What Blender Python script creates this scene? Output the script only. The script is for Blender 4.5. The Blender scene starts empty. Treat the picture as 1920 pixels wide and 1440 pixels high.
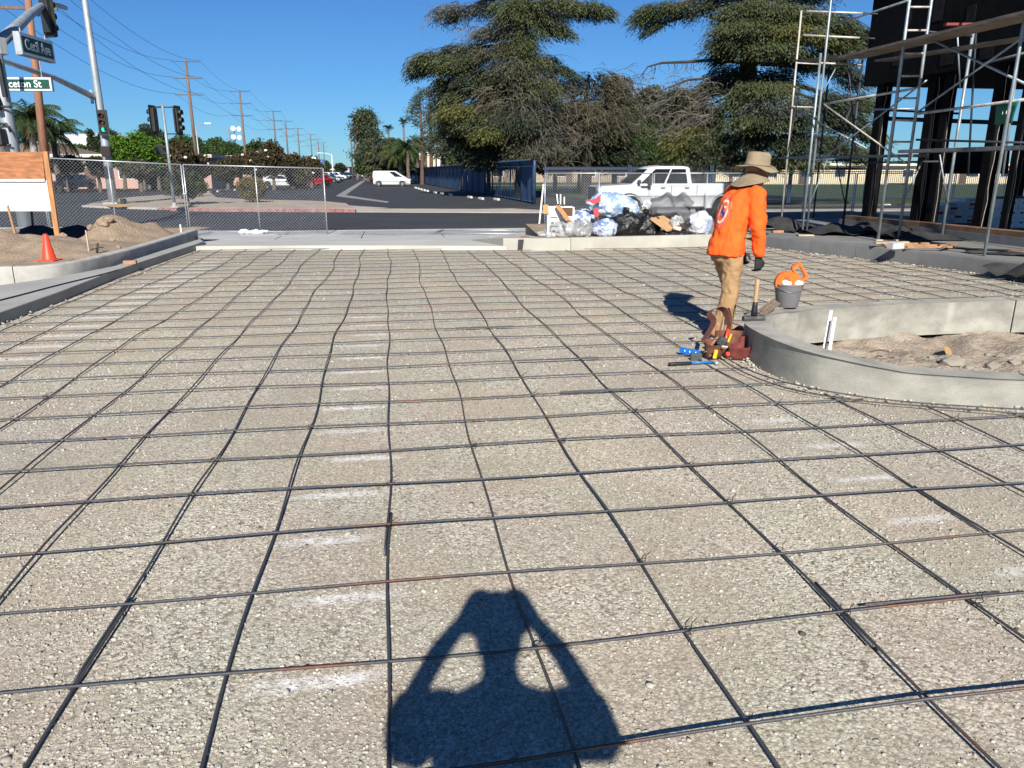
import bpy, bmesh, math, random
import numpy as np
from mathutils import Vector, Matrix
from mathutils.geometry import tessellate_polygon
R = math.radians
C = bpy.context.scene.collection
scene = bpy.context.scene

# ------------------------------------------------------------------ camera
H = 1.55
F = 1400.0
PITCH = math.atan((720 - 323) / F)
cam_d = bpy.data.cameras.new('camera')
cam = bpy.data.objects.new('camera', cam_d)
C.objects.link(cam)
cam.location = (0, 0, H)
cam.rotation_euler = (R(90) - PITCH, 0, 0)
cam_d.sensor_width = 36
cam_d.lens = 36 * F / 1920
cam_d.clip_start = 0.03
cam_d.clip_end = 5000
scene.camera = cam

# ------------------------------------------------------------------ sky, sun, exposure
SUN_EL = R(33.0)
SUN_AZ = R(-2.5)          # direction in which the shadows fall, from +Y
world = bpy.data.worlds.new('World')
scene.world = world
world.use_nodes = True
wn = world.node_tree
sky = wn.nodes.new('ShaderNodeTexSky')
sky.sky_type = 'NISHITA'
sky.sun_disc = False
sky.sun_elevation = SUN_EL
sky.sun_rotation = R(180) + SUN_AZ
sky.air_density = 1.0
sky.dust_density = 0.0
sky.ozone_density = 2.0
tint = wn.nodes.new('ShaderNodeMix'); tint.data_type = 'RGBA'; tint.blend_type = 'MULTIPLY'; tint.inputs[0].default_value = 1
tint.inputs[7].default_value = (.355, .715, 1.19, 1)
wn.links.new(sky.outputs[0], tint.inputs[6])
wn.links.new(tint.outputs[2], wn.nodes['Background'].inputs[0])
wn.nodes['Background'].inputs[1].default_value = 0.05
sun_d = bpy.data.lights.new('sun', 'SUN')
sun_d.energy = 5.0
sun_d.angle = R(0.53)
sun_d.color = (1.0, 0.955, 0.88)
sun = bpy.data.objects.new('sun', sun_d)
C.objects.link(sun)
SUN_DIR = Vector((math.sin(SUN_AZ) * math.cos(SUN_EL), math.cos(SUN_AZ) * math.cos(SUN_EL), -math.sin(SUN_EL)))
sun.rotation_euler = SUN_DIR.to_track_quat('-Z', 'Y').to_euler()
sun.location = (0, -20, 30)
vs_ = scene.view_settings
vs_.view_transform = 'Standard'
vs_.look = 'None'
vs_.exposure = 0.68
vs_.gamma = 1
vs_.use_curve_mapping = False

# ------------------------------------------------------------------ site frame: u runs right, v runs up the avenue
TH = R(9.0)
CT, ST = math.cos(TH), math.sin(TH)
def uv(u, v, z=0.0): return Vector((u * CT - v * ST, u * ST + v * CT, z))
def to_uv(p): return (p[0] * CT + p[1] * ST, -p[0] * ST + p[1] * CT)
_c, _s = math.cos(PITCH), math.sin(PITCH)
def ray(px, py):
    dx, d = (px - 960) / F, -(py - 720) / F
    return Vector((dx, _c + _s * d, -_s + _c * d))
def G(px, py, z=0.0):                      # a pixel of the photograph on a level surface
    w = ray(px, py); t = (z - H) / w.z
    return Vector((w.x * t, w.y * t, z))
def P(px, py, y):                          # ... at a forward distance
    w = ray(px, py); t = y / w.y
    return Vector((w.x * t, y, H + w.z * t))
def PU(px, py, u):                         # ... on the vertical plane u = const
    w = ray(px, py); t = u / (w.x * CT + w.y * ST)
    return Vector((w.x * t, w.y * t, H + w.z * t))
def Zat(py, y):
    w = ray(960, py); return H + w.z * y / w.y

# ------------------------------------------------------------------ materials
MATS = {}
def nt(name):
    m = bpy.data.materials.new(name); m.use_nodes = True
    n = m.node_tree; n.nodes.clear()
    out = n.nodes.new('ShaderNodeOutputMaterial')
    return m, n, out
def N(n, typ, **kw):
    x = n.nodes.new(typ)
    for k, v in kw.items():
        if k.startswith('i_'):
            x.inputs[k[2:].replace('_', ' ')].default_value = v
        else: setattr(x, k, v)
    return x
def rgba(c): return (c[0], c[1], c[2], 1.0)
def mul(c, f): return tuple(min(1, x * f) for x in c)
def mix_col(n, fac, a, b):
    m = n.nodes.new('ShaderNodeMix'); m.data_type = 'RGBA'
    if hasattr(fac, 'is_linked') or hasattr(fac, 'links'): n.links.new(fac, m.inputs[0])
    else: m.inputs[0].default_value = fac
    for s, v in ((6, a), (7, b)):
        if isinstance(v, tuple): m.inputs[s].default_value = rgba(v)
        else: n.links.new(v, m.inputs[s])
    return m.outputs[2]
def math_n(n, op, a, b=None, c=None, clamp=False):
    m = n.nodes.new('ShaderNodeMath'); m.operation = op; m.use_clamp = clamp
    for i, v in enumerate((a, b, c)):
        if v is None: continue
        if isinstance(v, (int, float)): m.inputs[i].default_value = v
        else: n.links.new(v, m.inputs[i])
    return m.outputs[0]
def ramp(n, fac, p0, p1, c0=(0, 0, 0), c1=(1, 1, 1)):
    r = n.nodes.new('ShaderNodeValToRGB'); n.links.new(fac, r.inputs[0])
    r.color_ramp.elements[0].position = p0; r.color_ramp.elements[1].position = p1
    r.color_ramp.elements[0].color = rgba(c0); r.color_ramp.elements[1].color = rgba(c1)
    return r.outputs[0]
def noise(n, vec, scale, detail=4, rough=.55):
    t = n.nodes.new('ShaderNodeTexNoise'); t.inputs['Scale'].default_value = scale
    t.inputs['Detail'].default_value = detail; t.inputs['Roughness'].default_value = rough
    if vec is not None: n.links.new(vec, t.inputs['Vector'])
    return t.outputs['Fac']
def stretch(n, vec, s):
    m = n.nodes.new('ShaderNodeMapping'); n.links.new(vec, m.inputs[0]); m.inputs['Scale'].default_value = s
    return m.outputs[0]
def M(name, col, rough=.6, metal=0.0, var=.18, scale=6.0, bump=0.0, bscale=40.0, bdist=.01, col2=None, lo=.3, hi=.7,
      str3=None, spec=.5, alpha=None, fine=0.0, fscale=120.0):
    if name in MATS: return MATS[name]
    m, n, out = nt(name)
    b = n.nodes.new('ShaderNodeBsdfPrincipled'); n.links.new(b.outputs[0], out.inputs[0])
    tc = n.nodes.new('ShaderNodeTexCoord'); v = tc.outputs['Object']
    if str3: v = stretch(n, v, str3)
    f = noise(n, v, scale)
    c = ramp(n, f, lo, hi, mul(col, 1 - var), col2 if col2 else mul(col, 1 + var))
    if fine:
        f2 = noise(n, v, fscale, 2)
        c = mix_col(n, ramp(n, f2, .35, .65), mix_col(n, fine, c, mul(col, .45)), c)
    n.links.new(c, b.inputs['Base Color'])
    b.inputs['Roughness'].default_value = rough; b.inputs['Metallic'].default_value = metal
    b.inputs['Specular IOR Level'].default_value = spec
    if alpha is not None: b.inputs['Alpha'].default_value = alpha
    if bump:
        bp = n.nodes.new('ShaderNodeBump'); bp.inputs['Strength'].default_value = bump; bp.inputs['Distance'].default_value = bdist
        n.links.new(noise(n, v, bscale, 5), bp.inputs['Height']); n.links.new(bp.outputs[0], b.inputs['Normal'])
    MATS[name] = m
    return m
def M_leaf(name, cols, trans=.22, rough=.6):
    if name in MATS: return MATS[name]
    m, n, out = nt(name)
    g = n.nodes.new('ShaderNodeNewGeometry')
    r = n.nodes.new('ShaderNodeValToRGB'); n.links.new(g.outputs['Random Per Island'], r.inputs[0])
    el = r.color_ramp.elements
    for i, c in enumerate(cols):
        p = i / max(1, len(cols) - 1)
        if i == 0: e = el[0]
        elif i == len(cols) - 1: e = el[len(el) - 1]
        else: e = el.new(p)
        e.position = p; e.color = rgba(c)
    tc = n.nodes.new('ShaderNodeTexCoord')
    f = noise(n, tc.outputs['Object'], .55, 2)
    c = mix_col(n, ramp(n, f, .35, .65), mix_col(n, .28, r.outputs[0], tuple(x * .5 for x in cols[0])), r.outputs[0])
    b = n.nodes.new('ShaderNodeBsdfPrincipled'); b.inputs['Roughness'].default_value = rough
    b.inputs['Specular IOR Level'].default_value = .25
    n.links.new(c, b.inputs['Base Color'])
    t = n.nodes.new('ShaderNodeBsdfTranslucent'); n.links.new(c, t.inputs[0])
    ms = n.nodes.new('ShaderNodeMixShader'); ms.inputs[0].default_value = trans
    n.links.new(b.outputs[0], ms.inputs[1]); n.links.new(t.outputs[0], ms.inputs[2]); n.links.new(ms.outputs[0], out.inputs[0])
    MATS[name] = m
    return m
def M_film(name, col, alpha=.45, rough=.18, wr=30.0, str_=.6):
    if name in MATS: return MATS[name]
    m, n, out = nt(name)
    b = n.nodes.new('ShaderNodeBsdfPrincipled'); n.links.new(b.outputs[0], out.inputs[0])
    tc = n.nodes.new('ShaderNodeTexCoord'); v = tc.outputs['Object']
    f = noise(n, v, wr, 4, .6)
    n.links.new(ramp(n, f, .35, .65, mul(col, .8), mul(col, 1.1)), b.inputs['Base Color'])
    b.inputs['Roughness'].default_value = rough
    a = ramp(n, noise(n, v, wr * .4, 3), .35, .68, (alpha * .45,) * 3, (min(1, alpha * 1.7),) * 3)
    n.links.new(a, b.inputs['Alpha'])
    bp = n.nodes.new('ShaderNodeBump'); bp.inputs['Strength'].default_value = str_; bp.inputs['Distance'].default_value = .02
    n.links.new(f, bp.inputs['Height']); n.links.new(bp.outputs[0], b.inputs['Normal'])
    MATS[name] = m
    return m

# ------------------------------------------------------------------ mesh builder
ORG = {}
def tag(o, label=None, cat=None, group=None, kind=None):
    if label: o['label'] = label
    if cat: o['category'] = cat
    if group: o['group'] = group
    if kind: o['kind'] = kind
    return o
def thing(name, label, cat, loc=(0, 0, 0), group=None, rz=0.0):
    o = bpy.data.objects.new(name, None); C.objects.link(o)
    o.location = loc; o.rotation_euler = (0, 0, rz); o.empty_display_size = .2
    ORG[o.name] = Matrix.Translation(Vector(loc)) @ Matrix.Rotation(rz, 4, 'Z')
    return tag(o, label, cat, group)
class MB:
    def __init__(s): s.v = []; s.f = []; s.mi = []; s.n = 0
    def add(s, vs, fs, mi=0):
        s.v.extend([tuple(map(float, q)) for q in vs]); k = s.n
        for f in fs: s.f.append(tuple(i + k for i in f)); s.mi.append(mi)
        s.n += len(vs); return s
    def box(s, c, d, rz=0.0, mi=0, m=None):
        x, y, z = d[0] / 2, d[1] / 2, d[2] / 2
        q = [(-x, -y, -z), (x, -y, -z), (x, y, -z), (-x, y, -z), (-x, -y, z), (x, -y, z), (x, y, z), (-x, y, z)]
        T = m if m is not None else Matrix.Rotation(rz, 3, 'Z')
        c = Vector(c)
        q = [T @ Vector(p) + c for p in q]
        return s.add(q, [(0, 3, 2, 1), (4, 5, 6, 7), (0, 1, 5, 4), (1, 2, 6, 5), (2, 3, 7, 6), (3, 0, 4, 7)], mi)
    def beam(s, a, b, w, h, mi=0, up=(0, 0, 1)):
        a, b = Vector(a), Vector(b); d = b - a; L = d.length
        if L < 1e-6: return s
        x = d / L; u = Vector(up)
        if abs(x.dot(u)) > .98: u = Vector((0, 1, 0))
        y = u.cross(x).normalized(); z = x.cross(y)
        T = Matrix((x, y, z)).transposed()
        return s.box((a + b) / 2, (L, w, h), m=T, mi=mi)
    def tube(s, pts, r, n=8, mi=0, cap=True):
        pts = [Vector(p) for p in pts]; k = len(pts)
        rr = r if isinstance(r, (list, tuple)) else [r] * k
        vs = []; prev = None
        for i, p in enumerate(pts):
            t = (pts[min(i + 1, k - 1)] - pts[max(i - 1, 0)])
            t = t.normalized() if t.length > 1e-9 else Vector((0, 0, 1))
            if prev is None:
                a = Vector((0, 0, 1)) if abs(t.z) < .9 else Vector((1, 0, 0))
                prev = t.cross(a).normalized()
            nn = (prev - t * prev.dot(t))
            nn = nn.normalized() if nn.length > 1e-6 else t.orthogonal().normalized()
            prev = nn; bb = t.cross(nn)
            for j in range(n):
                a = 2 * math.pi * j / n
                vs.append(p + (nn * math.cos(a) + bb * math.sin(a)) * rr[i])
        fs = [(i * n + j, i * n + (j + 1) % n, (i + 1) * n + (j + 1) % n, (i + 1) * n + j) for i in range(k - 1) for j in range(n)]
        if cap:
            fs.append(tuple(reversed(range(n)))); fs.append(tuple(range((k - 1) * n, k * n)))
        return s.add(vs, fs, mi)
    def lathe(s, prof, n=24, c=(0, 0, 0), m=None, mi=0, cap=True):
        c = Vector(c); vs = []
        for r_, z in prof:
            for j in range(n):
                a = 2 * math.pi * j / n; p = Vector((r_ * math.cos(a), r_ * math.sin(a), z))
                vs.append((m @ p if m is not None else p) + c)
        k = len(prof)
        fs = [(i * n + j, i * n + (j + 1) % n, (i + 1) * n + (j + 1) % n, (i + 1) * n + j) for i in range(k - 1) for j in range(n)]
        if cap:
            fs.append(tuple(reversed(range(n)))); fs.append(tuple(range((k - 1) * n, k * n)))
        return s.add(vs, fs, mi)
    def loft(s, rings, mi=0, cap=True):
        n = len(rings[0]); vs = [p for r_ in rings for p in r_]; k = len(rings)
        fs = [(i * n + j, i * n + (j + 1) % n, (i + 1) * n + (j + 1) % n, (i + 1) * n + j) for i in range(k - 1) for j in range(n)]
        if cap:
            fs.append(tuple(reversed(range(n)))); fs.append(tuple(range((k - 1) * n, k * n)))
        return s.add(vs, fs, mi)
    def prism(s, poly, z0, z1, mi=0, zf0=None, zf1=None):
        poly = list(poly)
        area = sum(poly[i][0] * poly[(i + 1) % len(poly)][1] - poly[(i + 1) % len(poly)][0] * poly[i][1] for i in range(len(poly)))
        if area < 0: poly.reverse()
        n = len(poly)
        b = [(p[0], p[1], zf0(p) if zf0 else z0) for p in poly]; t = [(p[0], p[1], zf1(p) if zf1 else z1) for p in poly]
        tri = tessellate_polygon([[Vector((p[0], p[1], 0)) for p in poly]])
        fs = []
        for a, b2, c2 in tri:
            pa, pb, pc = poly[a], poly[b2], poly[c2]
            cr = (pb[0] - pa[0]) * (pc[1] - pa[1]) - (pb[1] - pa[1]) * (pc[0] - pa[0])
            if abs(cr) < 1e-12: continue
            if cr < 0: b2, c2 = c2, b2
            fs.append((a + n, b2 + n, c2 + n)); fs.append((a, c2, b2))
        fs += [(i, (i + 1) % n, (i + 1) % n + n, i + n) for i in range(n)]
        return s.add(b + t, fs, mi)
    def slab(s, poly, y0, y1, M3, org, mi=0):       # polygon in a plane, extruded along its normal
        k = len(s.v); s.prism(poly, y0, y1, mi)
        for i in range(k, len(s.v)): s.v[i] = tuple(M3 @ Vector(s.v[i]) + Vector(org))
        return s
    def build(s, name, mats, parent=None, local=False, smooth=False, origin=None, bevel=0.0, auto=None):
        me = bpy.data.meshes.new(name)
        V = np.array(s.v, dtype=float).reshape(-1, 3)
        o = bpy.data.objects.new(name, me); C.objects.link(o)
        if parent is not None:
            o.parent = parent
            if not local:
                Mi = ORG[parent.name].inverted(); A = np.array(Mi)
                V = V @ A[:3, :3].T + A[:3, 3]
            ORG[o.name] = ORG[parent.name]
        elif not local:
            if origin is None: origin = ((V[:, 0].min() + V[:, 0].max()) / 2, (V[:, 1].min() + V[:, 1].max()) / 2, V[:, 2].min())
            V = V - np.array(origin); o.location = origin
            ORG[o.name] = Matrix.Translation(Vector(origin))
        me.from_pydata(V.tolist(), [], s.f)
        for m in (mats if isinstance(mats, (list, tuple)) else [mats]): me.materials.append(m)
        if any(s.mi): me.polygons.foreach_set('material_index', s.mi)
        if smooth: me.polygons.foreach_set('use_smooth', [True] * len(me.polygons))
        me.update()
        if bevel:
            md = o.modifiers.new('bevel', 'BEVEL'); md.width = bevel; md.segments = 2; md.limit_method = 'ANGLE'; md.angle_limit = R(40)
        if auto:
            bm = bmesh.new(); bm.from_mesh(me)
            for f in bm.faces: f.smooth = True
            for e in bm.edges:
                if len(e.link_faces) == 2 and e.calc_face_angle(0) > R(auto): e.smooth = False
            bm.to_mesh(me); bm.free()
        return o
def bake(o):
    dg = bpy.context.evaluated_depsgraph_get(); dg.update()
    me = bpy.data.meshes.new_from_object(o.evaluated_get(dg))
    o.modifiers.clear(); old = o.data; o.data = me; me.name = old.name
    return o
def remesh(o, vox, smooth=4, wr=None, fac=.6):
    md = o.modifiers.new('r', 'REMESH'); md.mode = 'VOXEL'; md.voxel_size = vox; md.use_smooth_shade = True
    sm = o.modifiers.new('s', 'SMOOTH'); sm.factor = fac; sm.iterations = smooth
    for (size, st) in (wr or []):
        t = bpy.data.textures.new('folds', 'CLOUDS'); t.noise_scale = size; t.noise_depth = 2
        d = o.modifiers.new('d', 'DISPLACE'); d.texture = t; d.strength = st; d.mid_level = .5; d.texture_coords = 'LOCAL'
    bake(o)
    o.data.polygons.foreach_set('use_smooth', [True] * len(o.data.polygons))
    return o
def raw_mesh(name, V, Fc, mats, parent=None, smooth=False, origin=None):
    """numpy verts (n,3) and faces (m,k), all of k corners"""
    me = bpy.data.meshes.new(name); o = bpy.data.objects.new(name, me); C.objects.link(o)
    V = np.asarray(V, dtype=np.float64)
    if parent is not None:
        o.parent = parent; A = np.array(ORG[parent.name].inverted()); V = V @ A[:3, :3].T + A[:3, 3]; ORG[o.name] = ORG[parent.name]
    elif origin is not None:
        V = V - np.array(origin); o.location = origin; ORG[o.name] = Matrix.Translation(Vector(origin))
    else: ORG[o.name] = Matrix.Identity(4)
    k = Fc.shape[1]; m = len(Fc)
    me.vertices.add(len(V)); me.vertices.foreach_set('co', V.ravel())
    me.loops.add(m * k); me.loops.foreach_set('vertex_index', Fc.ravel().astype(np.int32))
    me.polygons.add(m); me.polygons.foreach_set('loop_start', np.arange(0, m * k, k, dtype=np.int32))
    me.polygons.foreach_set('loop_total', np.full(m, k, dtype=np.int32))
    for q in (mats if isinstance(mats, (list, tuple)) else [mats]): me.materials.append(q)
    if smooth: me.polygons.foreach_set('use_smooth', [True] * m)
    me.update(calc_edges=True); me.validate()
    return o
def kids(o): return [c for c in C.objects if c.parent == o]
def copy_tree(o, parent=None):
    c = o.copy(); C.objects.link(c); ORG[c.name] = ORG.get(o.name)
    if parent is not None: c.parent = parent
    for ch in list(o.children): copy_tree(ch, c)
    return c
ORD = ['zeroth', 'first', 'second', 'third', 'fourth', 'fifth', 'sixth', 'seventh', 'eighth', 'ninth', 'tenth', 'eleventh', 'twelfth', 'thirteenth',
       'fourteenth', 'fifteenth', 'sixteenth', 'seventeenth', 'eighteenth', 'nineteenth', 'twentieth', 'twenty-first', 'twenty-second', 'twenty-third',
       'twenty-fourth', 'twenty-fifth', 'twenty-sixth', 'twenty-seventh', 'twenty-eighth', 'twenty-ninth', 'thirtieth', 'thirty-first', 'thirty-second',
       'thirty-third', 'thirty-fourth', 'thirty-fifth', 'thirty-sixth']
# ------------------------------------------------------------------ shared materials
conc = M('concrete', (.40, .385, .345), .85, var=.24, scale=3.5, bump=.25, bscale=90, fine=.25, fscale=260)
conc_w = M('concrete_pale', (.37, .355, .305), .85, var=.12, scale=2.2, bump=.25, bscale=90, fine=.2, fscale=260)
conc_d = M('concrete_grey', (.15, .15, .145), .85, var=.16, scale=2.5, bump=.25, bscale=80, fine=.25, fscale=200)
asphalt_m = M('asphalt', (.032, .032, .034), .85, var=.42, scale=.5, bump=.3, bscale=120, fine=.5, fscale=90, lo=.25, hi=.75)
steel_gal = M('galvanized', (.42, .44, .46), .42, metal=.55, var=.2, scale=3)
steel_dull = M('grey_steel', (.36, .39, .42), .45, metal=.4, var=.3, scale=9, str3=(1, 1, .3))
black_m = M('black_plastic', (.012, .012, .014), .5, var=.2)
dirt_m = M('dirt', (.35, .26, .175), .95, var=.3, scale=3, bump=.9, bscale=26, bdist=.04, fine=.5, fscale=60)
white_p = M('white_paint', (.78, .78, .76), .4, var=.05)
wood_n = M('raw_lumber', (.36, .20, .095), .75, var=.3, scale=8, str3=(1, 1, .12))
wood_pole = M('pole_wood', (.15, .10, .072), .85, var=.35, scale=9, str3=(3, 3, .15), bump=.4, bscale=40)

# ------------------------------------------------------------------ ground, road, pavements
def rect_uv(u0, v0, u1, v1): return [tuple(uv(u0, v0))[:2], tuple(uv(u1, v0))[:2], tuple(uv(u1, v1))[:2], tuple(uv(u0, v1))[:2]]
def struct(o): o['kind'] = 'structure'; return o
b = MB(); b.prism([(-2500, -600), (2500, -600), (2500, 3200), (-2500, 3200)], -3.3, -.30)
struct(b.build('ground', M('far_ground', (.20, .17, .125), .95, var=.3, scale=.05, fine=.4, fscale=3)))
ROAD = -.20
b = MB(); b.prism(rect_uv(-170, 23.9, 170, 38.0), -.29, ROAD)
struct(b.build('road', asphalt_m))
LOT = -.15
b = MB(); b.prism(rect_uv(-170, 38.0, 12.5, 520), -.29, LOT)
struct(b.build('avenue', asphalt_m))
seam = M('seam_concrete', (.25, .24, .225), .85, var=.2, scale=3, fine=.4)
# the pale concrete swale that bends up the avenue
a0, a1, a2 = G(618, 374, LOT), G(648, 366, LOT), G(728, 380, LOT)
b = MB()
w1 = [G(x, y, LOT) for x, y in ((629, 368), (648, 366), (694, 333), (688, 333))]
b.prism([tuple(p)[:2] for p in w1], LOT + .004, LOT + .010)
w2 = [G(x, y, LOT) for x, y in ((629, 368.2), (648, 366.2), (730, 378.6), (726, 381))]
b.prism([tuple(p)[:2] for p in w2], LOT + .013, LOT + .019)
struct(b.build('concrete_swale', seam))
# cross-street far pavement on the left with a red kerb, driveway, corner to the right
def band(pts, z): return [tuple(G(x, y, z))[:2] for x, y in pts]
isl = M('old_pavement', (.37, .30, .225), .9, var=.2, scale=.8, fine=.35, fscale=20)
red_k = M('red_kerb_paint', (.30, .085, .085), .8, var=.35, scale=5, col2=(.36, .22, .2), fine=.3, fscale=12)
tan_p = M('tactile_yellow', (.55, .33, .10), .8, var=.2, scale=4, fine=.3)
cz = -.05
front = [G(x, y, ROAD) for x, y in ((160, 390), (185, 391.5), (225, 393), (300, 395), (400, 396.5), (500, 397), (600, 397.5), (668, 398))]
back = [G(x, y, cz) for x, y in ((648, 381), (606, 377), (560, 375.5), (470, 374), (405, 370), (395, 361), (360, 362), (270, 367), (205, 374), (170, 381))]
b = MB(); b.prism([tuple(p)[:2] for p in front] + [tuple(p)[:2] for p in back], -.29, cz)
struct(b.build('corner_pavement', isl, bevel=.03))
def strip(pts, off, z0, z1):
    L = [Vector((p[0], p[1], 0)) for p in pts]; o2 = []
    for i, p in enumerate(L):
        t = (L[min(i + 1, len(L) - 1)] - L[max(i - 1, 0)]).normalized(); o2.append(p + Vector((-t.y, t.x, 0)) * off)
    return [tuple(p)[:2] for p in L] + [tuple(p)[:2] for p in reversed(o2)]
b = MB(); b.prism(strip(front[3:], -.16, 0, 0), -.29, cz - .01); struct(b.build('red_kerb', red_k))
b = MB(); b.prism(strip(front[:4], -.15, 0, 0), -.29, cz - .012); struct(b.build('kerb', conc))
b = MB(); b.prism(band(((193, 386), (222, 389), (250, 387), (222, 383.5)), cz), cz + .004, cz + .012); struct(b.build('yellow_ramp_pad', tan_p))
# driveway apron across the way in to the avenue and the pavement to its right
f2 = [G(x, y, ROAD) for x, y in ((668.5, 398), (760, 398.5), (880, 399), (1000, 399.5), (1130, 399), (1700, 396), (2300, 390))]
k2 = [G(x, y, -.1) for x, y in ((2300, 384), (1700, 388), (1250, 390), (1020, 391), (960, 388), (900, 389), (760, 388.5), (700, 387), (655, 384))]
b = MB(); b.prism([tuple(p)[:2] for p in f2] + [tuple(p)[:2] for p in k2], -.29, -.13, zf1=lambda p: -.13 if to_uv(p)[1] > 38.8 else -.17)
struct(b.build('driveway_apron', M('apron_concrete', (.40, .36, .30), .9, var=.15, scale=.6, fine=.3, fscale=15)))
# playing field
grass_m = M('field_grass', (.05, .085, .026), .95, var=.35, scale=.4, bump=.8, bscale=30, bdist=.05, fine=.45, fscale=25)
b = MB(); b.prism(rect_uv(12.4, 42.5, 190, 190), -.29, -.12); struct(b.build('playing_field', grass_m))
b = MB(); b.prism(rect_uv(12.6, 100, 190, 103.5), -.20, -.112); struct(b.build('field_path', M('pale_path', (.42, .36, .26), .9, var=.15)))
# verge behind the houses side of the avenue
b = MB(); b.prism([tuple(G(x, y, LOT))[:2] for x, y in ((-150, 347), (80, 346), (118, 346), (150, 342.5), (300, 339.5), (420, 336.5), (500, 335), (500, 330), (-150, 330))], -.29, -.06)
struct(b.build('verge', M('dry_verge', (.13, .12, .06), .95, var=.45, scale=1.2, fine=.4, fscale=12), bevel=0))

# site: near pavement along the cross street, gravel, slabs
walk_m = M('new_pavement', (.40, .40, .385), .85, var=.14, scale=.9, bump=.15, bscale=60, fine=.2, fscale=80)
b = MB()
us = [-34, -28, -22, -16.6, -13, -9.9, -7.4, -5.2, -3, -.8, 1.4, 3.6, 5.8, 9, 13, 18, 26, 40]
for a, c in zip(us[:-1], us[1:]):
    for v0, v1 in ((20.4, 22.0), (22.0, 23.68)):
        b.prism(rect_uv(a + .012, v0 + .012, c - .012, v1 - .012), -.30, -.13 - (.03 if v0 > 21 else 0))
struct(b.build('pavement', walk_m))
b = MB(); b.prism(rect_uv(-34, 23.69, 40, 23.89), -.3, -.155); struct(b.build('street_kerb', conc_w))
apr = [tuple(G(368, 470))[:2], tuple(G(560, 468.5))[:2], tuple(G(760, 468.5))[:2], tuple(G(950, 470))[:2]]
apr_b = [tuple(uv(1.0, 20.38))[:2], tuple(uv(-4.4, 20.38))[:2]]
ln = math.hypot(1, 0)
def aprz(p): return .09 - max(0, to_uv(p)[1] - 16.4) * .055
b = MB(); b.prism(apr + [tuple(uv(2.2, 18.3))[:2], tuple(uv(2.6, 20.38))[:2], tuple(uv(-5.0, 20.38))[:2], tuple(uv(-4.55, 18))[:2]], -.3, .09, zf1=aprz)
struct(b.build('entrance_apron', M('apron_new', (.44, .43, .385), .85, var=.13, scale=.8, bump=.15, bscale=60, fine=.2, fscale=80), bevel=.012))
# dirt terraces either side
b = MB(); b.prism([(.66, 15.64), (1.56, 15.84), (2.9, 16.2), (4.38, 16.62), (5.4, 17.05), tuple(uv(9.0, 17.5))[:2], tuple(uv(9.0, 20.38))[:2], tuple(uv(3.6, 20.38))[:2]], -.29, .20); struct(b.build('subgrade', dirt_m))
# gutter slab on the left
gut = [(-5.05, 4.6), (-5.2, 6.0), (-5.40, 7.75), (-5.62, 9.3), (-5.96, 11.15), (-6.13, 12.4), (-6.5, 15.5)]
gut_b = [(-7.36, 17.7), (-6.95, 17.0), (-6.62, 14.3), (-6.27, 11.8), (-6.40, 10.55), (-6.9, 9.2), (-7.5, 7.8), (-8.3, 6.0), (-9.0, 4.6)]
b = MB(); b.prism(gut + [(-6.62, 16.25)] + gut_b, -.05, .13)
struct(b.build('gutter_slab', conc_d if False else M('gutter_concrete', (.33, .325, .30), .85, var=.16, scale=1.2, bump=.2, bscale=70, fine=.25, fscale=160), bevel=.012))
# left kerb: runs in from the left edge and turns up to the pavement, in cast lengths
lk = [(-15, 9.9), (-11, 10.25), (-9, 10.35), (-7.8, 10.4), (-6.98, 10.45), (-6.62, 10.62), (-6.46, 11.0), (-6.42, 11.6), (-6.55, 13.0), (-6.78, 14.6), (-7.05, 16.3), (-7.28, 17.6)]
def wall_strip(b, pts, w, z0, z1, zf=None, chamf=.025):
    """a kerb run as a swept section with rounded top edges; pts is its right-hand face"""
    L = [Vector((p[0], p[1], 0)) for p in pts]; rings = []
    for i, p in enumerate(L):
        t1 = (L[i] - L[max(i - 1, 0)]); t2 = (L[min(i + 1, len(L) - 1)] - L[i])
        t = (t1.normalized() if t1.length else Vector()) + (t2.normalized() if t2.length else Vector()); t.normalize()
        n = Vector((-t.y, t.x, 0)); zt = zf(p) if zf else z1
        c = chamf
        rings.append([p + Vector((0, 0, z0)), p + Vector((0, 0, zt - c)), p + n * c * .35 + Vector((0, 0, zt - c * .3)), p + n * c + Vector((0, 0, zt)),
                      p + n * (w - c * .35) + Vector((0, 0, zt)), p + n * w + Vector((0, 0, zt - c * .35)), p + n * w + Vector((0, 0, z0))])
    b.loft(rings); return b
def smooth_path(pts, step=.12):
    P_ = [Vector((p[0], p[1], 0)) for p in pts]; out = []
    for i in range(len(P_) - 1):
        p0, p1, p2, p3 = P_[max(i - 1, 0)], P_[i], P_[i + 1], P_[min(i + 2, len(P_) - 1)]
        n = max(1, int((p2 - p1).length / step))
        for k in range(n):
            t = k / n
            out.append(.5 * ((2 * p1) + (p2 - p0) * t + (2 * p0 - 5 * p1 + 4 * p2 - p3) * t * t + (3 * p1 - p0 - 3 * p2 + p3) * t ** 3))
    out.append(P_[-1]); return [(p.x, p.y) for p in out]
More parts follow.
